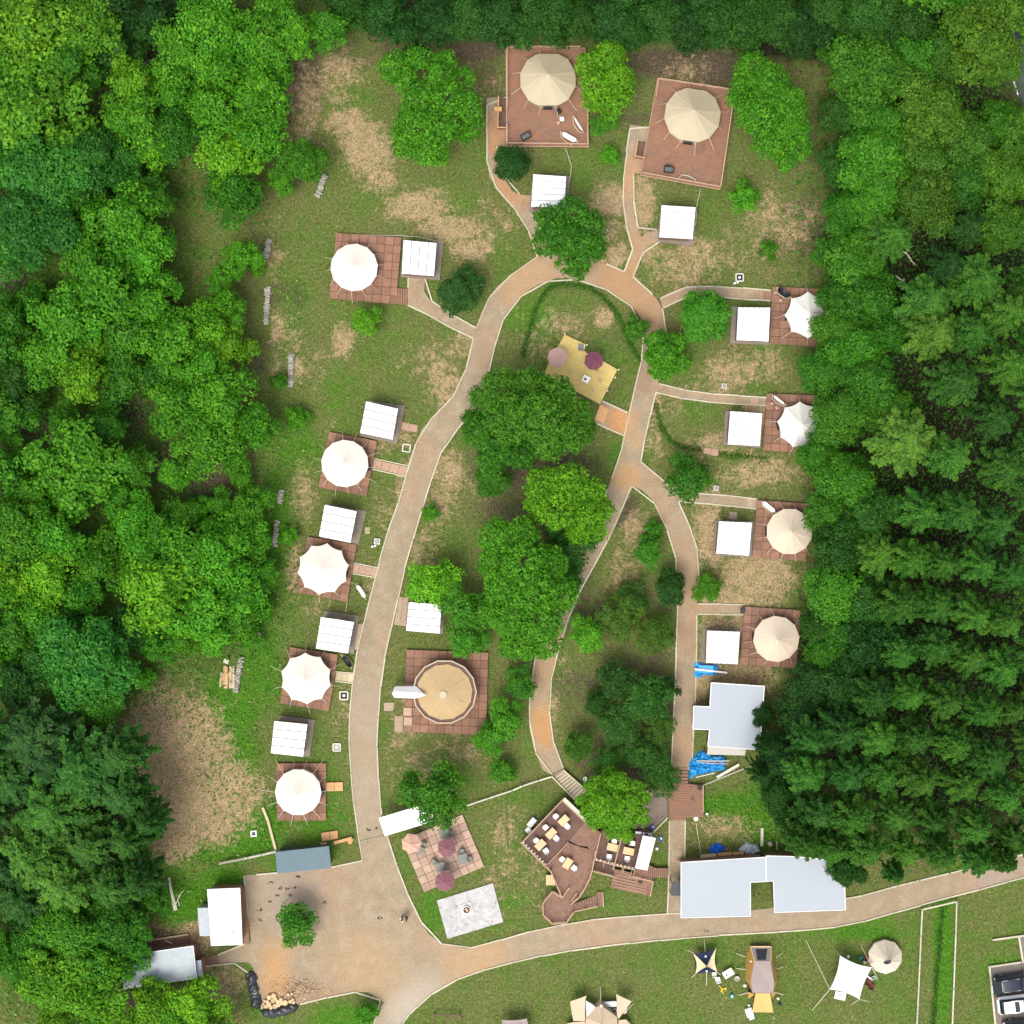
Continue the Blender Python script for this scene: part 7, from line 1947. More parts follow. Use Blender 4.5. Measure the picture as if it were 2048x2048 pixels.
def leaf_quads(C, N, size, rng, aspect=.62, fold=.25):
    """C centres, N normals, size per leaf -> folded diamonds"""
    n = len(C)
    N = N/np.maximum(1e-6, np.linalg.norm(N, axis=1, keepdims=True))
    r = rng.normal(size=(n, 3))
    A = np.cross(N, r); A /= np.maximum(1e-6, np.linalg.norm(A, axis=1, keepdims=True))
    B = np.cross(N, A)
    s = size[:, None]
    V = np.stack([C-A*s*.5, C-B*s*aspect*.5+N*s*fold*.3, C+A*s*.5, C+B*s*aspect*.5+N*s*fold*.3], 1).reshape(-1, 3)
    F = np.arange(n*4).reshape(n, 4)
    return V, F

def crown_mesh(name, lobes, seed, leaf=.26, dens=1.0, up=.35, clump=.30, mat='leaf'):
    """lobes: (x, y, z, r). Each lobe carries many small domes of foliage, each dome its own leaves."""
    rng = np.random.default_rng(seed)
    Cs, Ns, Ts, Ss = [], [], [], []
    for (x, y, z_, r) in lobes:
        rb0 = clump*1.75
        nb = int(2.6*dens*(r/rb0)**2*1.6)+4
        d = rng.normal(size=(nb, 3)); d[:, 2] = np.abs(d[:, 2])-.30*rng.random(nb)
        d /= np.linalg.norm(d, axis=1, keepdims=True)
        rad = r*(.62+.42*rng.random(nb))
        P = np.array([x, y, z_]) + d*rad[:, None]*np.array([1, 1, .75])
        rb = rb0*(.55+.75*rng.random(nb))
        k = max(14, int(46*(rb0/leaf/1.9)**2*.62))
        e = rng.normal(size=(nb, k, 3)); e[..., 2] = np.abs(e[..., 2])-.35*rng.random((nb, k))
        e /= np.linalg.norm(e, axis=2, keepdims=True)
        C = (P[:, None, :]+e*rb[:, None, None]*np.array([1, 1, .6])*(.75+.4*rng.random((nb, k, 1)))).reshape(-1, 3)
        Nn = (e*.9+d[:, None, :]*.35+np.array([0, 0, up])+rng.normal(size=(nb, k, 3))*.38).reshape(-1, 3)
        Cs.append(C); Ns.append(Nn)
        ct = rng.random(nb)
        Ts.append((ct[:, None]*.5+rng.random((nb, k))*.5).reshape(-1))
        Ss.append(leaf*(.65+.7*rng.random(nb*k)))
    C = np.concatenate(Cs); N = np.concatenate(Ns); T_a = np.concatenate(Ts); S_ = np.concatenate(Ss)
    keep = C[:, 2] > .25
    C, N, T_a, S_ = C[keep], N[keep], T_a[keep], S_[keep]
    V, F = leaf_quads(C, N, S_, rng)
    return mesh_np(name, V, F, np.repeat(T_a, 4), M[mat])

def conifer_mesh(name, R, Ht, seed, dens=1.0, whorls=15, droop=.28, needle=.26):
    rng = np.random.default_rng(seed)
    Cs, As, Ts, Ss, Us = [], [], [], [], []
    for w in range(whorls):
        t = (w+.35)/whorls
        zt = Ht*(1-.40*t**1.3)
        L = R*(t**.55)*(.80+.32*rng.random())
        nb = int(6+4*t)
        a0 = rng.random()*6.28
        for b in range(nb):
            th = a0+6.283*b/nb+rng.normal()*.2
            Lb = L*(.60+.55*rng.random())
            ns = int((8+Lb*17)*dens)
            u = rng.random(ns)**.6*.98+.02
            side = rng.normal(size=ns)*(.10+.20*u)*(.35+.35*Lb)*(1.25-u)
            r_ = u*Lb
            x = np.cos(th)*r_-np.sin(th)*side; y = np.sin(th)*r_+np.cos(th)*side
            z_ = zt-droop*r_**1.4*.75+rng.normal(size=ns)*.07-np.abs(side)*.35+.22*np.sin(u*3.14)
            Cs.append(np.stack([x, y, z_], 1))
            dirs = th+np.sign(side)*(.4+.4*rng.random(ns))+rng.normal(size=ns)*.25
            As.append(np.stack([np.cos(dirs), np.sin(dirs), -.25+.3*rng.normal(size=ns)], 1))
            Us.append(np.stack([-np.sin(th)*np.sign(side)*.55+np.cos(th)*.35, np.cos(th)*np.sign(side)*.55+np.sin(th)*.35, np.ones(ns)], 1))
            Ts.append(np.full(ns, rng.random())*.45+rng.random(ns)*.55)
            Ss.append(needle*(.7+.6*rng.random(ns)))
    C = np.concatenate(Cs); A = np.concatenate(As); T_a = np.clip(np.concatenate(Ts), 0, 1); S_ = np.concatenate(Ss); U = np.concatenate(Us)
    A /= np.linalg.norm(A, axis=1, keepdims=True)
    n = len(C)
    Nn = U+rng.normal(size=(n, 3))*.45
    B = np.cross(Nn, A); B /= np.maximum(1e-6, np.linalg.norm(B, axis=1, keepdims=True))
    s = S_[:, None]
    V = np.stack([C-A*s*.5, C-B*s*.27, C+A*s*.5, C+B*s*.27], 1).reshape(-1, 3)
    return mesh_np(name, V, np.arange(n*4).reshape(n, 4), np.repeat(T_a, 4), M['needle'])

def trunk_mesh(name, ht, r, limbs, seed):
    rg = random.Random(seed)
    m = MB()
    pts = [(rg.uniform(-.1, .1)*i/4, rg.uniform(-.1, .1)*i/4, ht*i/4) for i in range(5)]
    m.tube(pts, [r, r*.85, r*.7, r*.5, r*.25], 7)
    for (x, y, z_) in limbs:
        z0 = ht*rg.uniform(.35, .75)
        m.tube([(0, 0, z0), (x*.45, y*.45, z0+(z_-z0)*.6), (x*.9, y*.9, z_)], [r*.45, r*.3, r*.08], 5)
    me = bpy.data.meshes.new(name); me.from_pydata(m.v, [], m.f); me.update(); me.materials.append(M['bark'])
    return me

def rand_lobes(R, Ht, n, seed, flat=.8):
    rg = random.Random(seed); out = []
    out.append((0, 0, Ht*.72, R*.5))
    for i in range(n):
        th = 2*pi*i/n+rg.uniform(-.35, .35); d = R*rg.uniform(.42, .82); r = R*rg.uniform(.22, .44)
        out.append((math.cos(th)*d, math.sin(th)*d, Ht*rg.uniform(.45, .72), r))
    for i in range(max(2, n//2)):
        th = rg.uniform(0, 6.28); d = R*rg.uniform(.1, .4)
        out.append((math.cos(th)*d, math.sin(th)*d, Ht*rg.uniform(.68, .85), R*rg.uniform(.2, .34)))
    return out

# templates: radius 1 class sizes
TPL = {'W': [], 'L': [], 'M': [], 'S': [], 'C': [], 'F': []}
for i in range(7):
    lb = rand_lobes(3.6, 9.0, 7, 100+i)
    TPL['L'].append((3.6, 9.0, crown_mesh('crown', lb, 10+i, .34, .92, clump=.36), trunk_mesh('trunk', 7.5, .22, [(l[0], l[1], l[2]) for l in lb[1:7]], i)))
for i in range(4):
    lb = rand_lobes(2.3, 6.5, 6, 200+i)
    TPL['M'].append((2.3, 6.5, crown_mesh('crown', lb, 20+i, .25, 1.15, clump=.24), trunk_mesh('trunk', 5.2, .14, [(l[0], l[1], l[2]) for l in lb[1:6]], 20+i)))
for i in range(3):
    lb = rand_lobes(1.3, 2.6, 5, 300+i)
    TPL['S'].append((1.3, 2.6, crown_mesh('crown', lb, 30+i, .20, 1.5, clump=.17), trunk_mesh('trunk', 1.8, .06, [(l[0], l[1], l[2]) for l in lb[1:5]], 40+i)))
for i in range(5):
    TPL['C'].append((2.5, 11.0, conifer_mesh('crown', 2.5, 11.0, 40+i, 3.4, 14), trunk_mesh('trunk', 10.6, .2, [], 60+i)))
for i in range(3):   # fine-leaved, bushy round crowns (zelkova-like)
    lb = rand_lobes(3.0, 8.0, 9, 400+i)
    TPL['F'].append((3.0, 8.0, crown_mesh('crown', lb, 50+i, .25, 1.5, clump=.25, up=.4), trunk_mesh('trunk', 6.5, .2, [(l[0], l[1], l[2]) for l in lb[1:8]], 80+i)))

for i in range(3):   # thin see-through crowns of the shady hollow
    lb = rand_lobes(2.8, 6.5, 9, 700+i)
    TPL['W'].append((2.8, 6.5, crown_mesh('crown', lb, 90+i, .19, .62, clump=.20, up=.5), trunk_mesh('trunk', 5.4, .15, [(l[0], l[1], l[2]) for l in lb[1:10]], 130+i)))
COL = {   # real leaf colours
    'z': (.055, .180, .010), 'y': (.085, .230, .010), 'b': (.060, .230, .009), 'g': (.042, .170, .009), 'd': (.026, .100, .010), 'k': (.018, .072, .010),
    't': (.032, .150, .014), 'o': (.048, .125, .010), 'c': (.036, .128, .010), 'v': (.095, .275, .008), 'e': (.068, .175, .012)}
WORD = {'y': 'yellow-green', 'b': 'bright green', 'g': 'mid green', 'd': 'blackish green', 'k': 'deepest green', 't': 'teal-green', 'o': 'olive', 'c': 'dark green', 'v': 'lime green', 'e': 'light olive'}
KIND = {'L': 'broad leafy tree', 'M': 'leafy tree', 'S': 'bush', 'C': 'conifer', 'F': 'fine-leaved tree'}
NAME = {'L': 'leafy_tree', 'M': 'leafy_tree', 'S': 'leafy_bush', 'C': 'conifer_tree', 'F': 'fine_leaved_tree'}
LMK = [('the topmost firewood row', 640, 370), ('the second firewood row', 505, 470), ('the longest firewood row', 503, 575), ('the midway firewood row', 550, 700), ('the overgrown firewood row', 525, 960), ('the orange board pile', 435, 1270),
       ('the pink bare clearing', 360, 1450), ('the fallen pale poles', 325, 1690), ('the galvanised grey roof', 300, 1825), ('the big top deck', 1030, 180), ('the tilted plank deck', 1290, 250), ('the asphalt road corner', 1920, 60), ('the road edge line', 1905, 160),
       ('the tent with dark hammock', 1520, 590), ('the half-hidden tent', 1505, 800), ('the half-shaded tent', 1490, 1000), ('the lowest cream tent', 1465, 1205), ('the pale grey building', 1390, 1350), ('the long blue tarpaulin', 1340, 1445),
       ('the notched hall roof', 1500, 1660), ('the white rail fence', 1770, 1700), ('the shaded road end', 1900, 1650), ('the smooth white tent', 650, 870), ('the yurt', 838, 1310), ('the pine deck', 1100, 700), ('the loop path crown', 1050, 510),
       ('the boat-shaped terrace', 1080, 1640), ('the bare brown hollow', 10, 550), ('the bare pale branch', 1740, 470), ('the car park', 1900, 1780), ('the deck steps tent', 668, 505), ('the sawn logs', 500, 1890)]
TREES = []   # (x, y, r, size, colour, optional label)
def A_(s):
    for ln in s.strip().split(';'):
        p = ln.split()
        if len(p) >= 5: TREES.append((float(p[0]), float(p[1]), float(p[2]), p[3], p[4], None))
# x y r size colour, in 1932-px coordinates of the photo
A_('''55 45 78 L y; 160 55 62 L y; 15 115 55 L b; 115 105 60 L g; 60 205 88 L y; 20 260 40 M e; 135 262 40 M y; 75 325 85 F t; 170 290 62 F t; 60 415 80 F t; 20 465 55 L t; 150 375 50 L g;
250 150 50 M v; 215 100 40 M d; 340 85 58 L b; 405 60 66 L b; 300 25 40 M k; 330 160 52 L b; 425 130 60 L b; 475 175 55 L b; 400 205 58 L b; 240 45 30 M k;
500 62 58 L b; 560 62 48 M b; 620 50 42 M g; 470 105 48 M b; 240 225 56 L b; 285 268 42 M v; 235 300 40 M t; 330 250 50 L g; 430 300 56 L v; 485 262 48 L b; 440 362 50 L g; 500 210 42 M b; 520 130 38 M b;
567 300 46 F b; 530 340 26 M b; 230 415 66 L b; 160 465 55 L b; 290 375 42 M g; 265 470 55 L b; 195 540 72 L b; 120 600 65 L b; 230 620 58 L g; 285 575 55 L b;
85 670 55 L b; 160 700 58 L v; 235 700 50 L g; 330 640 62 L b; 395 615 48 M v; 425 575 38 M b; 430 655 42 M v; 380 700 52 L b; 330 755 56 L b; 420 765 60 L b; 475 800 42 M b; 390 830 55 L b; 300 700 45 M g;
455 480 34 M b; 480 498 22 S b; 15 600 50 L g; 25 725 48 L d; 12 790 44 L g; 60 760 30 M g; 135 880 78 L b; 60 930 48 L b; 30 1000 60 L b; 100 1005 60 L b; 225 930 34 M g; 250 985 50 L b; 305 1005 45 M b;
345 1065 66 L b; 270 1040 52 L b; 405 1060 62 L b; 445 1010 50 L b; 300 1130 70 L v; 385 1145 64 L b; 450 1115 48 L b; 470 955 40 M b; 345 970 36 M g; 455 905 26 S b; 190 1060 50 L b; 95 1095 52 L v; 25 1105 48 L v; 65 1165 46 L b;
150 1120 40 M g; 25 1200 50 L g; 155 1250 84 F t; 110 1195 45 L t; 185 1320 52 F b; 75 1250 50 L d; 445 1175 38 M b; 480 1010 30 M b; 250 1180 40 L k; 30 1290 50 L k; 200 800 40 M g; 15 880 36 M b; 60 870 30 M b;
60 1390 84 C k; 150 1450 80 C d; 225 1425 62 C d; 100 1530 80 C c; 235 1500 60 C d; 25 1480 60 C d; 55 1615 70 C c; 165 1600 70 C c; 240 1585 48 C d; 120 1670 64 C e; 205 1670 58 C c; 40 1700 55 C d; 262 1660 44 C d; 105 1440 60 C k;
130 1755 66 F g; 205 1745 60 F g; 255 1790 34 M g; 95 1850 70 F y; 165 1880 60 L v; 45 1810 55 F g; 180 1820 56 L b; 15 1640 50 C k; 280 1550 40 C d; 60 1750 46 L d; 290 1700 30 M g;
285 1896 46 L v; 368 1902 48 L v; 330 1930 44 L b; 245 1932 30 M v; 110 1945 50 L y; 400 1950 40 L v''')
A_('''720 25 44 L k; 770 60 40 L k; 830 30 50 F k; 880 55 48 F d; 940 30 52 F k; 985 65 44 F d; 1040 25 54 F d; 1090 55 48 F d; 1150 25 52 F k; 1190 65 48 F k; 1250 30 52 F d; 1300 70 52 F k; 1350 25 54 F d; 1410 60 56 F d; 1470 30 52 F d; 1520 80 50 F k; 1560 20 50 F d; 660 15 40 L d;
1640 135 74 F b; 1720 115 56 F g; 1600 95 46 F g; 1860 65 76 F e; 1785 100 52 F c; 1715 40 58 F d; 1640 30 56 F d; 1815 20 48 L b; 1895 120 40 F e; 1755 210 66 F e; 1660 225 56 F g; 1592 210 44 F d; 1650 300 66 F g; 1745 300 60 F e; 1830 265 58 F c; 1893 230 46 F g;
1900 330 54 F e; 1822 340 52 F c; 1745 375 66 F o; 1660 370 60 F g; 1585 310 40 F d; 1600 400 46 F g; 1615 490 58 F b; 1685 445 54 C c; 1830 430 44 C d; 1893 425 54 F e; 1790 500 46 C k; 1850 530 66 C c; 1755 565 68 C c; 1645 560 58 F b; 1590 560 42 F g; 1580 620 46 F b;
1575 480 36 F b; 1618 660 54 F g; 1555 700 46 F g; 1685 625 50 F g; 1640 730 58 F g; 1585 780 58 F b; 1765 625 66 C e; 1840 625 56 C c; 1905 590 56 C e; 1908 690 56 C c; 1805 720 58 C d; 1685 775 52 F b; 1712 830 80 C e; 1795 860 58 C c; 1880 790 56 C d; 1898 885 56 C c;
1552 860 42 F g; 1600 905 58 F g; 1562 960 46 F g; 1645 965 52 F d; 1590 1040 58 F d; 1660 1045 56 C c; 1742 965 56 C c; 1812 965 56 C c; 1880 985 54 C d; 1722 1055 48 C c; 1782 1065 46 C c; 1850 1065 50 C c; 1905 1085 46 C t; 1575 1115 58 F g; 1585 1200 48 F g; 1560 1235 40 F b; 1545 1180 34 F d;
1640 1135 58 F d; 1640 1220 56 F k; 1702 1140 52 C c; 1770 1140 48 C c; 1840 1160 48 C c; 1900 1172 48 C c; 1700 1232 52 C c; 1770 1222 48 C c; 1832 1242 46 C c; 1890 1262 54 C c; 1532 1292 44 F k; 1590 1300 54 F k; 1652 1312 52 C d; 1720 1310 48 C c; 1790 1322 48 C c; 1858 1342 48 C c; 1910 1340 40 C c;
1510 1350 44 F k; 1530 1400 50 C d; 1592 1382 56 C d; 1660 1392 54 C c; 1730 1392 50 C c; 1800 1402 48 C c; 1870 1432 54 C c; 1470 1425 44 F k; 1525 1460 56 C c; 1600 1462 54 C d; 1670 1462 50 C c; 1740 1472 50 C c; 1820 1482 50 C c; 1900 1502 50 C c; 1545 1532 54 C d; 1612 1542 54 C c; 1690 1542 50 C c; 1760 1552 50 C c;
1840 1562 50 C c; 1908 1582 42 C c; 1520 1590 46 C c; 1575 1602 46 C c; 1640 1602 50 C c; 1708 1608 46 C c; 1778 1612 44 C c; 1848 1625 42 C c; 1900 1628 32 C c; 1470 1500 38 F k; 1500 1560 38 F d; 1600 1640 34 F d; 1690 1650 26 C d;
1450 1410 24 C k; 1435 1460 24 C k''')
def A2(x, y, r, s, c, lab): TREES.append((x, y, r, s, c, lab))
A_('''1955 30 50 F e; 1960 250 60 F e; 1955 330 50 F e; 1962 430 54 C c; 1960 530 56 C c; 1965 640 56 C c; 1960 740 54 C c; 1965 840 54 C c; 1962 935 54 C c; 1960 1030 50 C c; 1962 1130 50 C c; 1960 1225 50 C c; 1965 1320 50 C c; 1960 1400 50 C c; 1962 1460 48 C c; 1965 1540 48 C c; 1955 1600 40 C c;
-35 60 60 L y; -40 180 60 L y; -40 300 60 F t; -35 420 60 F t; -40 640 60 L g; -35 760 60 L g; -40 880 60 L g; -35 1010 60 L b; -40 1130 60 L b; -35 1260 60 L g; -40 1400 70 C d; -40 1530 60 C d; -35 1660 60 C c; -35 1800 60 F g;
100 -40 60 L g; 240 -40 60 L k; 380 -35 60 L g; 520 -35 60 L b; 640 -40 50 L k; 900 -40 56 F k; 1040 -45 56 F k; 1180 -40 56 F d; 1320 -40 56 F k; 1460 -40 56 F d; 1600 -40 60 F d; 1750 -40 60 L b; 1880 -30 50 L b; 1862 10 40 L b; 1350 1000 1 X X''')
TREES = [t_ for t_ in TREES if t_[3] != 'X']
A_('''250 880 38 M g; 330 895 34 M b; 60 560 34 M g; 420 520 30 M b; 440 860 30 M b; 235 345 36 M g; 195 130 30 M d; 270 60 28 M d; 210 500 34 M g; 120 790 34 M g; 215 870 30 M g; 375 960 26 M b; 420 950 28 M b; 500 1080 26 M b; 500 1150 22 S b; 290 1220 34 M g; 340 1210 30 M b; 400 1210 30 M b; 470 1200 22 S b; 270 1280 26 S b''')
A2(693, 607, 27, 'M', 'v', 'small lime-green tree just below the west plank deck')
A2(1405, 372, 28, 'S', 'b', 'faint low bush in the grass beyond the tilted plank deck')
A2(1152, 292, 20, 'S', 'b', 'low bush between the two top decks, beside the branch path')
A2(1138, 232, 22, 'M', 'g', 'small bush at the rail corner of the big top deck')
A2(1450, 470, 18, 'S', 'b', 'tiny bush in the open grass towards the eastern wood')
A2(868, 550, 44, 'F', 'k', 'dark round tree in the fork beside the west branch path')
A2(1200, 617, 24, 'S', 'g', 'small round bush on the loop path inner kerb')
A2(1330, 592, 52, 'F', 'g', 'dense fine-leaved tree overhanging the first branch path')
A2(1303, 900, 42, 'M', 'g', 'round tree at the fork before the third branch path')
A2(1222, 1040, 30, 'M', 'g', 'small tree on the grass tongue between the two southern paths')
A2(1232, 1000, 18, 'S', 'g', 'smaller bush behind the tree on the grass tongue')
A2(1266, 1107, 33, 'F', 'k', 'darkest round bush, touching the east path')
A2(1333, 1108, 26, 'M', 'b', 'bright bush across the east path from the darkest bush')
A2(1110, 1195, 36, 'M', 'b', 'bright small tree beside the curved path bend')
A2(985, 1292, 30, 'M', 'g', 'small tree at the curved path, beside the yurt deck')
A2(955, 1362, 36, 'M', 'b', 'bright tree at the lower corner of the yurt deck')
A2(920, 1398, 30, 'M', 'b', 'bright bush below the tree at the yurt deck corner')
A2(948, 1456, 27, 'S', 'b', 'lone bright bush in the grass between yurt and tiled patio')
A2(825, 1097, 46, 'M', 'v', 'lime-green tree directly above the shed inside the loop')
A2(875, 1150, 44, 'M', 'g', 'mid green tree covering the corner of the shed inside the loop')
A2(880, 1210, 36, 'M', 'g', 'mid green tree overhanging the yurt deck edge')
A2(930, 905, 34, 'F', 'g', 'soft green bush under the big tree south of the pine deck')
A2(812, 968, 16, 'S', 'b', 'tiny bush beside the road inside the loop')
A2(1070, 1030, 42, 'M', 'd', 'dark tree between the two largest crowns inside the loop')
A2(1075, 1090, 30, 'M', 'g', 'green tree at the path behind the large loop crown')
A2(1090, 1412, 30, 'F', 'o', 'olive bush beside the curved path before the gravel steps')
A2(1172, 1170, 46, 'F', 'o', 'olive tree in the shady hollow between the southern paths')
A2(1240, 1195, 44, 'F', 'o', 'olive tree leaning over the east path')
A2(1195, 1135, 36, 'F', 'd', 'dark tree at the top of the shady hollow')
A2(1165, 1290, 40, 'M', 'd', 'dark tree in the middle of the shady hollow')
A2(1215, 1320, 54, 'F', 'd', 'dark fine-leaved tree facing the pale grey building over the path')
A2(1255, 1300, 30, 'F', 'k', 'dark bush on the path edge opposite the blue-grey building')
A2(1240, 1370, 34, 'F', 'o', 'olive tree on the path edge opposite the building wing')
A2(1165, 1370, 46, 'F', 'd', 'dark tree in the lower part of the shady hollow')
A2(1215, 1425, 50, 'F', 'd', 'dark tree nearest the path steps in the shady hollow')
A2(1250, 1470, 34, 'F', 'd', 'dark bush touching the top of the square deck')
A2(1150, 1440, 36, 'F', 'd', 'dark bush behind the bright tree of the terraces')
A2(1125, 1330, 26, 'M', 'd', 'small dark tree on the inner bank of the curved path')
A2(555, 1743, 38, 'M', 'g', 'single round tree standing on the gravel plaza')
A2(820, 1500, 56, 'L', 'g', 'round dark-green tree beside the gate canopy')
A2(968, 308, 36, 'F', 'k', 'small dark bush at the lower corner of the big top deck')
A2(690, 1915, 24, 'S', 'b', 'bright bush in the grass wedge at the bottom road')
A2(560, 790, 24, 'S', 'b', 'low bush on the slope between wood and smooth white tent')
A2(545, 1010, 18, 'S', 'b', 'low bush between firewood row and scalloped tent')
A2(525, 720, 18, 'S', 'g', 'small bush between two firewood rows')
A2(1440, 1350, 22, 'F', 'k', 'dark branch overhanging the pale grey building roof')

place = {}
TREES = [(x, y-24 if (y > 45 and y < 85 and 700 < x < 1560 and s == 'F') else y, r, s, c, lab) for x, y, r, s, c, lab in TREES]
for i, (x, y, r, s, c, lab) in enumerate(TREES):
    if lab is None:
        n_, lx, ly = min(LMK, key=lambda k: math.hypot(k[1]-x, k[2]-y))
        place.setdefault((s, c, n_), []).append((math.hypot(lx-x, ly-y), i))
ORD = ['nearest', 'second nearest', 'third nearest', 'fourth nearest', 'fifth nearest', 'sixth nearest', 'seventh nearest', 'eighth nearest', 'ninth nearest', 'tenth nearest', 'eleventh nearest', 'twelfth nearest', 'thirteenth nearest', 'fourteenth nearest', 'fifteenth nearest', 'sixteenth nearest', 'seventeenth nearest', 'eighteenth nearest', 'nineteenth nearest', 'twentieth nearest'] + ['%dth nearest' % k for k in range(21, 80)]
LAB = {}
for (s, c, n_), v in place.items():
    v.sort()
    for k, (_, i) in enumerate(v):
        w = WORD[c]+' '+KIND[s]
        LAB[i] = ('%s standing closest to %s' % (w, n_)) if len(v) == 1 else ('%s, %s such to %s' % (w, ORD[k], n_))
GRP = {'L': 'leafy trees of the western wood', 'M': 'smaller leafy trees', 'S': 'low bushes', 'C': 'conifers of the woods', 'F': 'fine-leaved trees'}
protos = {}
cnt = 0
order = sorted(range(len(TREES)), key=lambda i: TREES[i][3])
for i in order:
    x, y, r, s, c, lab = TREES[i]
    lst = TPL['W' if (s == 'F' and lab and x > 1120 and x < 1260 and y > 1120) else s]; R0, H0, cm, tm = lst[i % len(lst)]
    Rm = r*1.06004/S
    sc = Rm/R0*(1.12 if s in 'LM' else (.86 if s == 'C' and x > 1500 else 1.0))
    hz = sc if s in 'SM' else (rnd.uniform(.78, 1.15)) if s == 'C' else (max(.75, min(1.25, sc)) if s != 'C' else max(.75, min(1.15, sc*1.1))*rnd.uniform(.75, 1.2))
    if lab and s in 'FM': hz *= .75
    if s == 'S': hz = min(hz, 1.0)
    zc = H0*hz*.72 if s != 'C' else H0*hz*.82
    w_ = W(x*1.06004, y*1.06004, zc)
    base = colr = COL[c]
    if s == 'F' and c == 'b': base = (.050, .180, .010)
    if s == 'C' and c == 'c' and i % 4 == 0: base = (.050, .155, .012)
    if s == 'C' and c == 'e': base = (.065, .170, .014)
    j = [1+rnd.uniform(-.12, .12) for _ in range(3)]; k = rnd.uniform(.78, 1.25)
    colr = (base[0]*j[0]*k, base[1]*k, base[2]*j[2]*k, 1)
    t = thing(NAME[s], lab or LAB[i], 'bush' if s == 'S' else 'tree', (w_.x, w_.y, 0), GRP[s])
    for nm, me in (('crown', cm), ('trunk', tm)):
        o = bpy.data.objects.new(nm, me); col.objects.link(o); o.parent = t; o.color = colr
    t.rotation_euler = (0, 0, rnd.uniform(0, 6.28)); t.scale = (sc, sc, hz)
    cnt += 1
print('trees', cnt)

# trees with crowns of their own shape
def own_tree(label, lobes, c, ht, seed, leaf=.27, dens=1.0, name='leafy_tree', clump=.27, cat='tree', up=.35):
    """lobes in 1932-px coords (x, y, r, height fraction)"""
    P = [W(l[0]*1.06004, l[1]*1.06004, ht*l[3]) for l in lobes]
    cx = sum(p.x for p in P)/len(P); cy = sum(p.y for p in P)/len(P)
    lb = [(p.x-cx, p.y-cy, ht*l[3], l[2]*1.06004/S*.88) for p, l in zip(P, lobes)]
    t = thing(name, label, cat, (cx, cy, 0))
    colr = (*COL[c], 1)
    o = bpy.data.objects.new('crown', crown_mesh('crown', lb, seed, leaf, dens, clump=clump, up=up)); col.objects.link(o); o.parent = t; o.color = colr
    o = bpy.data.objects.new('trunk', trunk_mesh('trunk', ht*.75, .25, [(l[0], l[1], l[2]) for l in lb], seed)); col.objects.link(o); o.parent = t
own_tree('large ragged bright tree with gaps, alone on the upper slope', [(745, 125, 34, .6), (790, 110, 26, .6), (765, 150, 26, .65), (840, 115, 22, .6), (830, 145, 30, .7), (872, 150, 24, .6), (790, 185, 34, .75), (845, 190, 36, .8), (880, 200, 32, .7), (890, 235, 26, .55), (780, 235, 38, .75), (830, 240, 38, .8), (765, 270, 28, .6), (805, 280, 34, .65), (830, 295, 20, .5), (875, 250, 22, .5)], 'b', 7.5, 501, .28, 1.35, clump=.22)
own_tree('bright yellow-green tree overlapping the tan tent on the big top deck', [(1110, 125, 28, .65), (1150, 110, 34, .7), (1165, 150, 32, .75), (1125, 160, 34, .8), (1160, 185, 32, .65), (1120, 190, 24, .55), (1180, 165, 22, .5), (1150, 215, 18, .4)], 'v', 6.5, 502, .25, 1.4, clump=.2)
own_tree('large bright tree beside the tilted plank deck, its crown running downwards', [(1420, 135, 38, .6), (1450, 160, 42, .75), (1400, 190, 30, .65), (1480, 200, 46, .8), (1430, 215, 44, .85), (1490, 240, 42, .7), (1455, 265, 40, .65), (1500, 275, 32, .55), (1480, 300, 26, .5), (1405, 165, 30, .6)], 'b', 8.0, 503, .24, 1.5, clump=.2)
own_tree('broad tree straddling the top of the loop path', [(1040, 415, 34, .65), (1080, 405, 36, .75), (1110, 430, 36, .7), (1060, 450, 38, .85), (1100, 470, 38, .8), (1030, 460, 28, .6), (1125, 470, 24, .5), (1075, 495, 28, .55), (1095, 510, 18, .4)], 'g', 7.0, 504, .27, 1.2, clump=.22)
own_tree('bright lobed tree on the loop path opposite the pine deck', [(1240, 645, 24, .7), (1275, 650, 22, .65), (1255, 670, 26, .85), (1232, 675, 18, .6), (1285, 685, 20, .6), (1255, 698, 20, .55), (1235, 700, 14, .5)], 'b', 4.5, 505, .25, 1.6, clump=.18)
own_tree('very broad olive-tinged tree covering the corner of the pine deck', [(950, 735, 44, .7), (1000, 728, 38, .75), (1045, 748, 42, .85), (1085, 785, 34, .75), (960, 785, 50, .9), (1020, 790, 52, 1.0), (1075, 815, 42, .8), (1040, 835, 36, .7), (1105, 812, 22, .6), (905, 750, 22, .5)], 'z', 10.0, 506, .25, 1.6, clump=.2)
own_tree('dark tree tucked against the road side of the broad olive-tinged tree', [(905, 810, 36, .8), (945, 840, 42, .85), (985, 855, 34, .7), (925, 870, 30, .6), (890, 790, 20, .6)], 'g', 7.0, 507, .24, 1.7, clump=.18)
own_tree('big lime-topped tree in the middle of the loop', [(1030, 920, 44, .75), (1075, 915, 44, .85), (1110, 935, 36, .7), (1050, 960, 42, .9), (1105, 975, 40, .75), (1135, 960, 24, .6), (1015, 960, 30, .6), (1090, 1005, 26, .55), (1125, 1000, 22, .5)], 'v', 8.5, 508, .26, 1.5, clump=.2)
own_tree('longest bright crown in the loop, stretching down to the curved path', [(940, 1015, 40, .7), (985, 1010, 36, .75), (935, 1060, 36, .7), (990, 1060, 46, .9), (1035, 1065, 38, .75), (950, 1105, 40, .8), (1010, 1115, 48, .9), (1055, 1120, 36, .7), (965, 1160, 44, .8), (1020, 1170, 44, .75), (985, 1210, 38, .65), (1030, 1215, 30, .55), (930, 1160, 30, .6), (960, 1220, 20, .5)], 'b', 9.5, 509, .26, 1.5, clump=.2)
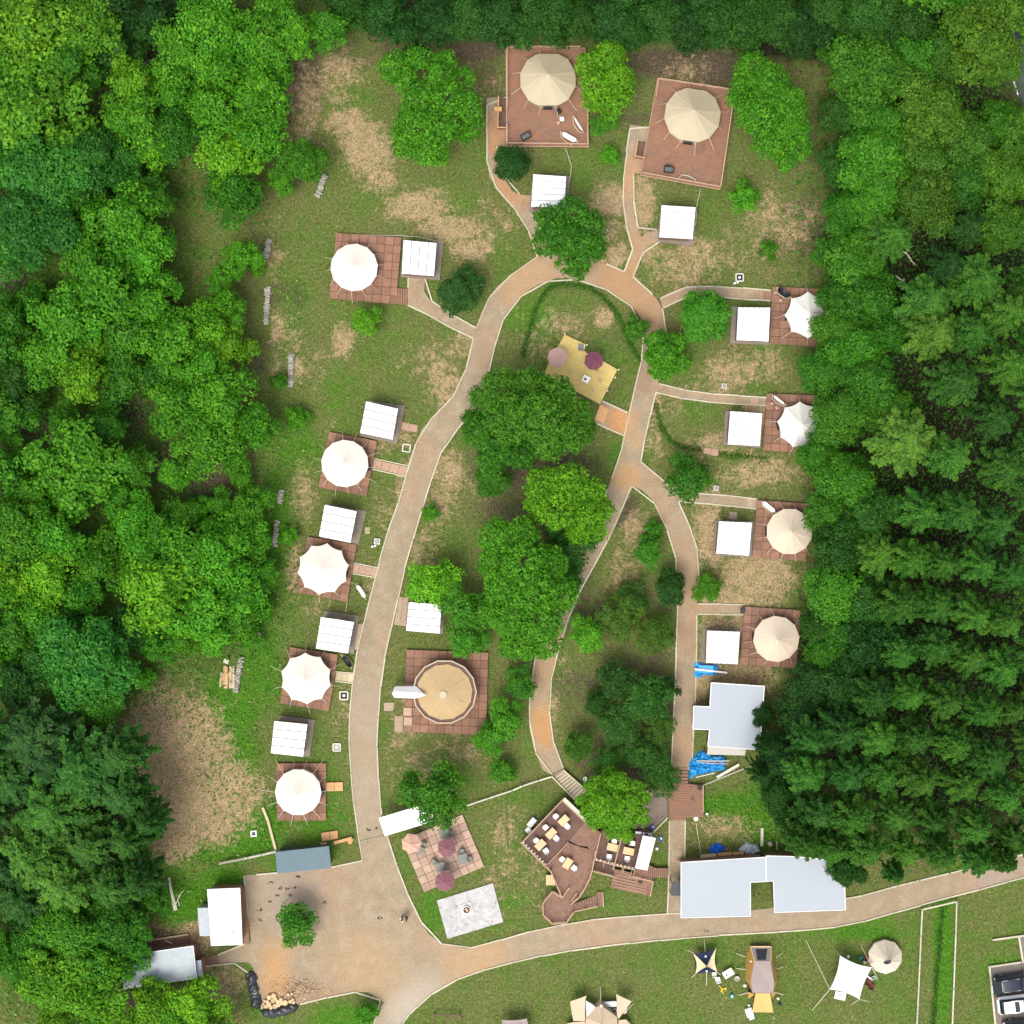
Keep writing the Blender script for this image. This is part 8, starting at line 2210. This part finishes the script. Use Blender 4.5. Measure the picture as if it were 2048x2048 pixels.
own_tree('feathery vivid green tree growing through the restaurant terraces', [(1130, 1490, 30, .7), (1165, 1485, 30, .75), (1195, 1500, 28, .7), (1145, 1520, 34, .9), (1180, 1530, 36, .85), (1115, 1530, 22, .6), (1160, 1562, 24, .65), (1210, 1540, 18, .5), (1122, 1548, 18, .55), (1100, 1510, 14, .5), (1212, 1505, 14, .5), (1150, 1462, 16, .5), (1185, 1578, 12, .45)], 'v', 7.0, 510, .22, 1.35, clump=.17, up=.5)

# dead pale twigs
for k, (a, b, lb) in enumerate((((1700, 470), (1725, 500), 'pale bare branch sticking out of the eastern wood'), ((1690, 520), (1715, 545), 'second pale bare branch in the eastern wood, lower down'), ((265, 125), (290, 110), 'pale fallen branch in the dark gap of the upper western wood'), ((720, 0), (740, 25), 'pale looped branch on the earth at the top edge'))):
    A1, B1 = W(a[0]*1.06, a[1]*1.06, 4 if k < 2 else .3), W(b[0]*1.06, b[1]*1.06, 4.4 if k < 2 else .4)
    t = thing('bare_branch', lb, 'branch', A1)
    m = MB().tube([A1, A1.lerp(B1, .5)+Vector((.1, .1, .1)), B1], [.06, .045, .02], 5)
    for u in (.3, .5, .7): 
        p = A1.lerp(B1, u); m.tube([p, p+Vector((rnd.uniform(-.8, .8), rnd.uniform(-.8, .8), .3))], [.03, .01], 4)
    m.build('branch', M['wood_white'], t)

# ------------------------------------------------------------------ ground cover: grass tufts, weeds, leaf litter
def scatter(name, n, sampler, size, colr, up=1.5, seed=5, lift=.06, aspect=.7, mat='leaf'):
    rng = np.random.default_rng(seed)
    px, py = sampler(rng, n)
    ok = ~blocked(px, py); px, py = px[ok], py[ok]
    C = np.stack([(px-1024)/S, (1024-py)/S, lift*(.4+rng.random(len(px)))], 1)
    N = np.array([0, 0, up])+rng.normal(size=C.shape)*.6
    V, F = leaf_quads(C, N, size[0]+(size[1]-size[0])*rng.random(len(C))**2, rng, aspect)
    fam = np.array([noise.noise((float(a)*.4, float(b)*.4, seed)) for a, b in C[:, :2]])*.4+.5
    me = mesh_np(name, V, F, np.repeat(np.clip(fam*.6+rng.random(len(C))*.4, 0, 1), 4), M[mat])
    o = bpy.data.objects.new(name, me); col.objects.link(o); o.color = (*colr, 1); WM[o.name] = Matrix.Identity(4)
    tag(o, kind='stuff'); return o
def by_map(lst, thr=.3, lo=0.0, hi=2048.0, inv=None):
    def f(rng, n):
        px = rng.uniform(lo, hi, n*3); py = rng.uniform(0, 2048, n*3)
        d = blob_sum(px/1.06004, py/1.06004, lst)
        if inv is not None: d = d-blob_sum(px/1.06004, py/1.06004, inv)
        ok = d > thr*(.5+rng.random(len(px)))
        px, py = px[ok][:n], py[ok][:n]
        return px, py
    return f
WEEDY = [(440,1430,55,90,1),(470,1550,60,60,1),(420,1330,70,60,1),(400,1610,60,25,1),(345,1700,60,45,1),(510,1200,40,120,.8),(520,980,40,110,.9),(540,820,50,70,.9),(540,560,40,60,.6),(500,1870,40,60,.7),(40,1900,50,60,.8),(1370,1530,50,30,.9),(1440,1530,50,70,.9),(1440,1600,50,40,.5),(480,1680,60,30,.5),(250,1290,60,50,.6),(310,1240,60,60,.8),(400,1220,60,50,.8),(560,700,40,60,.5),(480,420,60,60,.5),(330,1330,60,40,.5)]
scatter('weed_leaves', 26000, by_map(WEEDY, .35), (.12, .34), (.060, .190, .012), seed=5, lift=.14)
scatter('pale_weed_leaves', 3000, by_map(WEEDY, .4), (.18, .42), (.16, .30, .05), seed=6, lift=.22)
scatter('undergrowth', 60000, by_map([(150,250,240,260,1),(150,700,280,280,1),(200,1080,300,240,1),(120,1600,160,300,1),(1750,400,220,430,1),(1780,900,220,280,1),(1760,1300,280,300,1)], .5), (.16, .44), (.045, .160, .012), seed=15, lift=.7)
def uni(rng, n): return rng.uniform(0, 2048, n), rng.uniform(0, 2048, n)
EXCL = [(x/1.06004, y/1.06004) for x, y in ()]
scatter('grass_tufts', 70000, uni, (.10, .24), (.075, .160, .016), up=.9, seed=7, lift=.05, aspect=.4)
scatter('dry_grass_tufts', 30000, by_map(DRY, .25), (.08, .2), (.24, .20, .08), up=.9, seed=8, lift=.04, aspect=.35)
scatter('leaf_litter', 26000, by_map([(a, b, c, d, 1.0) for a, b, c, d in FOREST]+EARTH, .4), (.08, .2), (.10, .07, .045), up=1.5, seed=9, lift=.03)
def along_ditch(rng, n):
    ps = []
    for ln in DITCH:
        for a, b in zip(ln[:-1], ln[1:]):
            L = math.hypot(a[0]-b[0], a[1]-b[1]); k = int(L*3)
            u = rng.random(k); s = rng.normal(size=k)*3.0
            dx, dy = (b[0]-a[0])/L, (b[1]-a[1])/L
            ps.append(np.stack([a[0]+(b[0]-a[0])*u-dy*s, a[1]+(b[1]-a[1])*u+dx*s], 1))
    p = np.concatenate(ps); return p[:, 0], p[:, 1]
scatter('ditch_plants', 1, along_ditch, (.10, .22), (.028, .095, .010), up=1.0, seed=12, lift=.08)
def gravel_specks(name, n, box, colr, seed, size=(.05, .13)):
    rng = np.random.default_rng(seed)
    px = rng.normal(box[0], box[2], n); py = rng.normal(box[1], box[3], n)
    C = np.stack([(px-1024)/S, (1024-py)/S, np.full(n, .035)], 1)
    N = np.array([0, 0, 1.0])+rng.normal(size=C.shape)*.4
    V, F = leaf_quads(C, N, size[0]+(size[1]-size[0])*rng.random(n), rng, .8)
    me = mesh_np(name, V, F, np.repeat(rng.random(n), 4), M['leaf']); o = bpy.data.objects.new(name, me); col.objects.link(o); o.color = (*colr, 1)
    tag(o, kind='stuff')
gravel_specks('bark_chips', 900, (597, 1975, 26, 12), (.25, .14, .08), 31)
gravel_specks('wood_splinters', 160, (590, 1988, 26, 9), (.60, .45, .26), 32, (.08, .2))
for k, (x, y) in enumerate(((560, 1776), (575, 1777), (592, 1775), (541, 1764), (597, 1753), (540, 1803), (555, 1791), (649, 1805), (520, 1820), (595, 1806), (737, 1659), (753, 1656), (521, 1840), (761, 1836), (580, 1790), (611, 1811), (1413, 1862))):
    gravel_specks('earth_specks', 14, (x, y, 2.6, 1.6), (.035, .025, .018), 60+k, (.07, .16))
print('verts', sum(len(m.vertices) for m in bpy.data.meshes), 'tris', sum(sum(max(0, p.loop_total-2) for p in m.polygons) if len(m.polygons) < 500 else len(m.polygons)*2 for m in bpy.data.meshes), 'objs', len(bpy.data.objects))
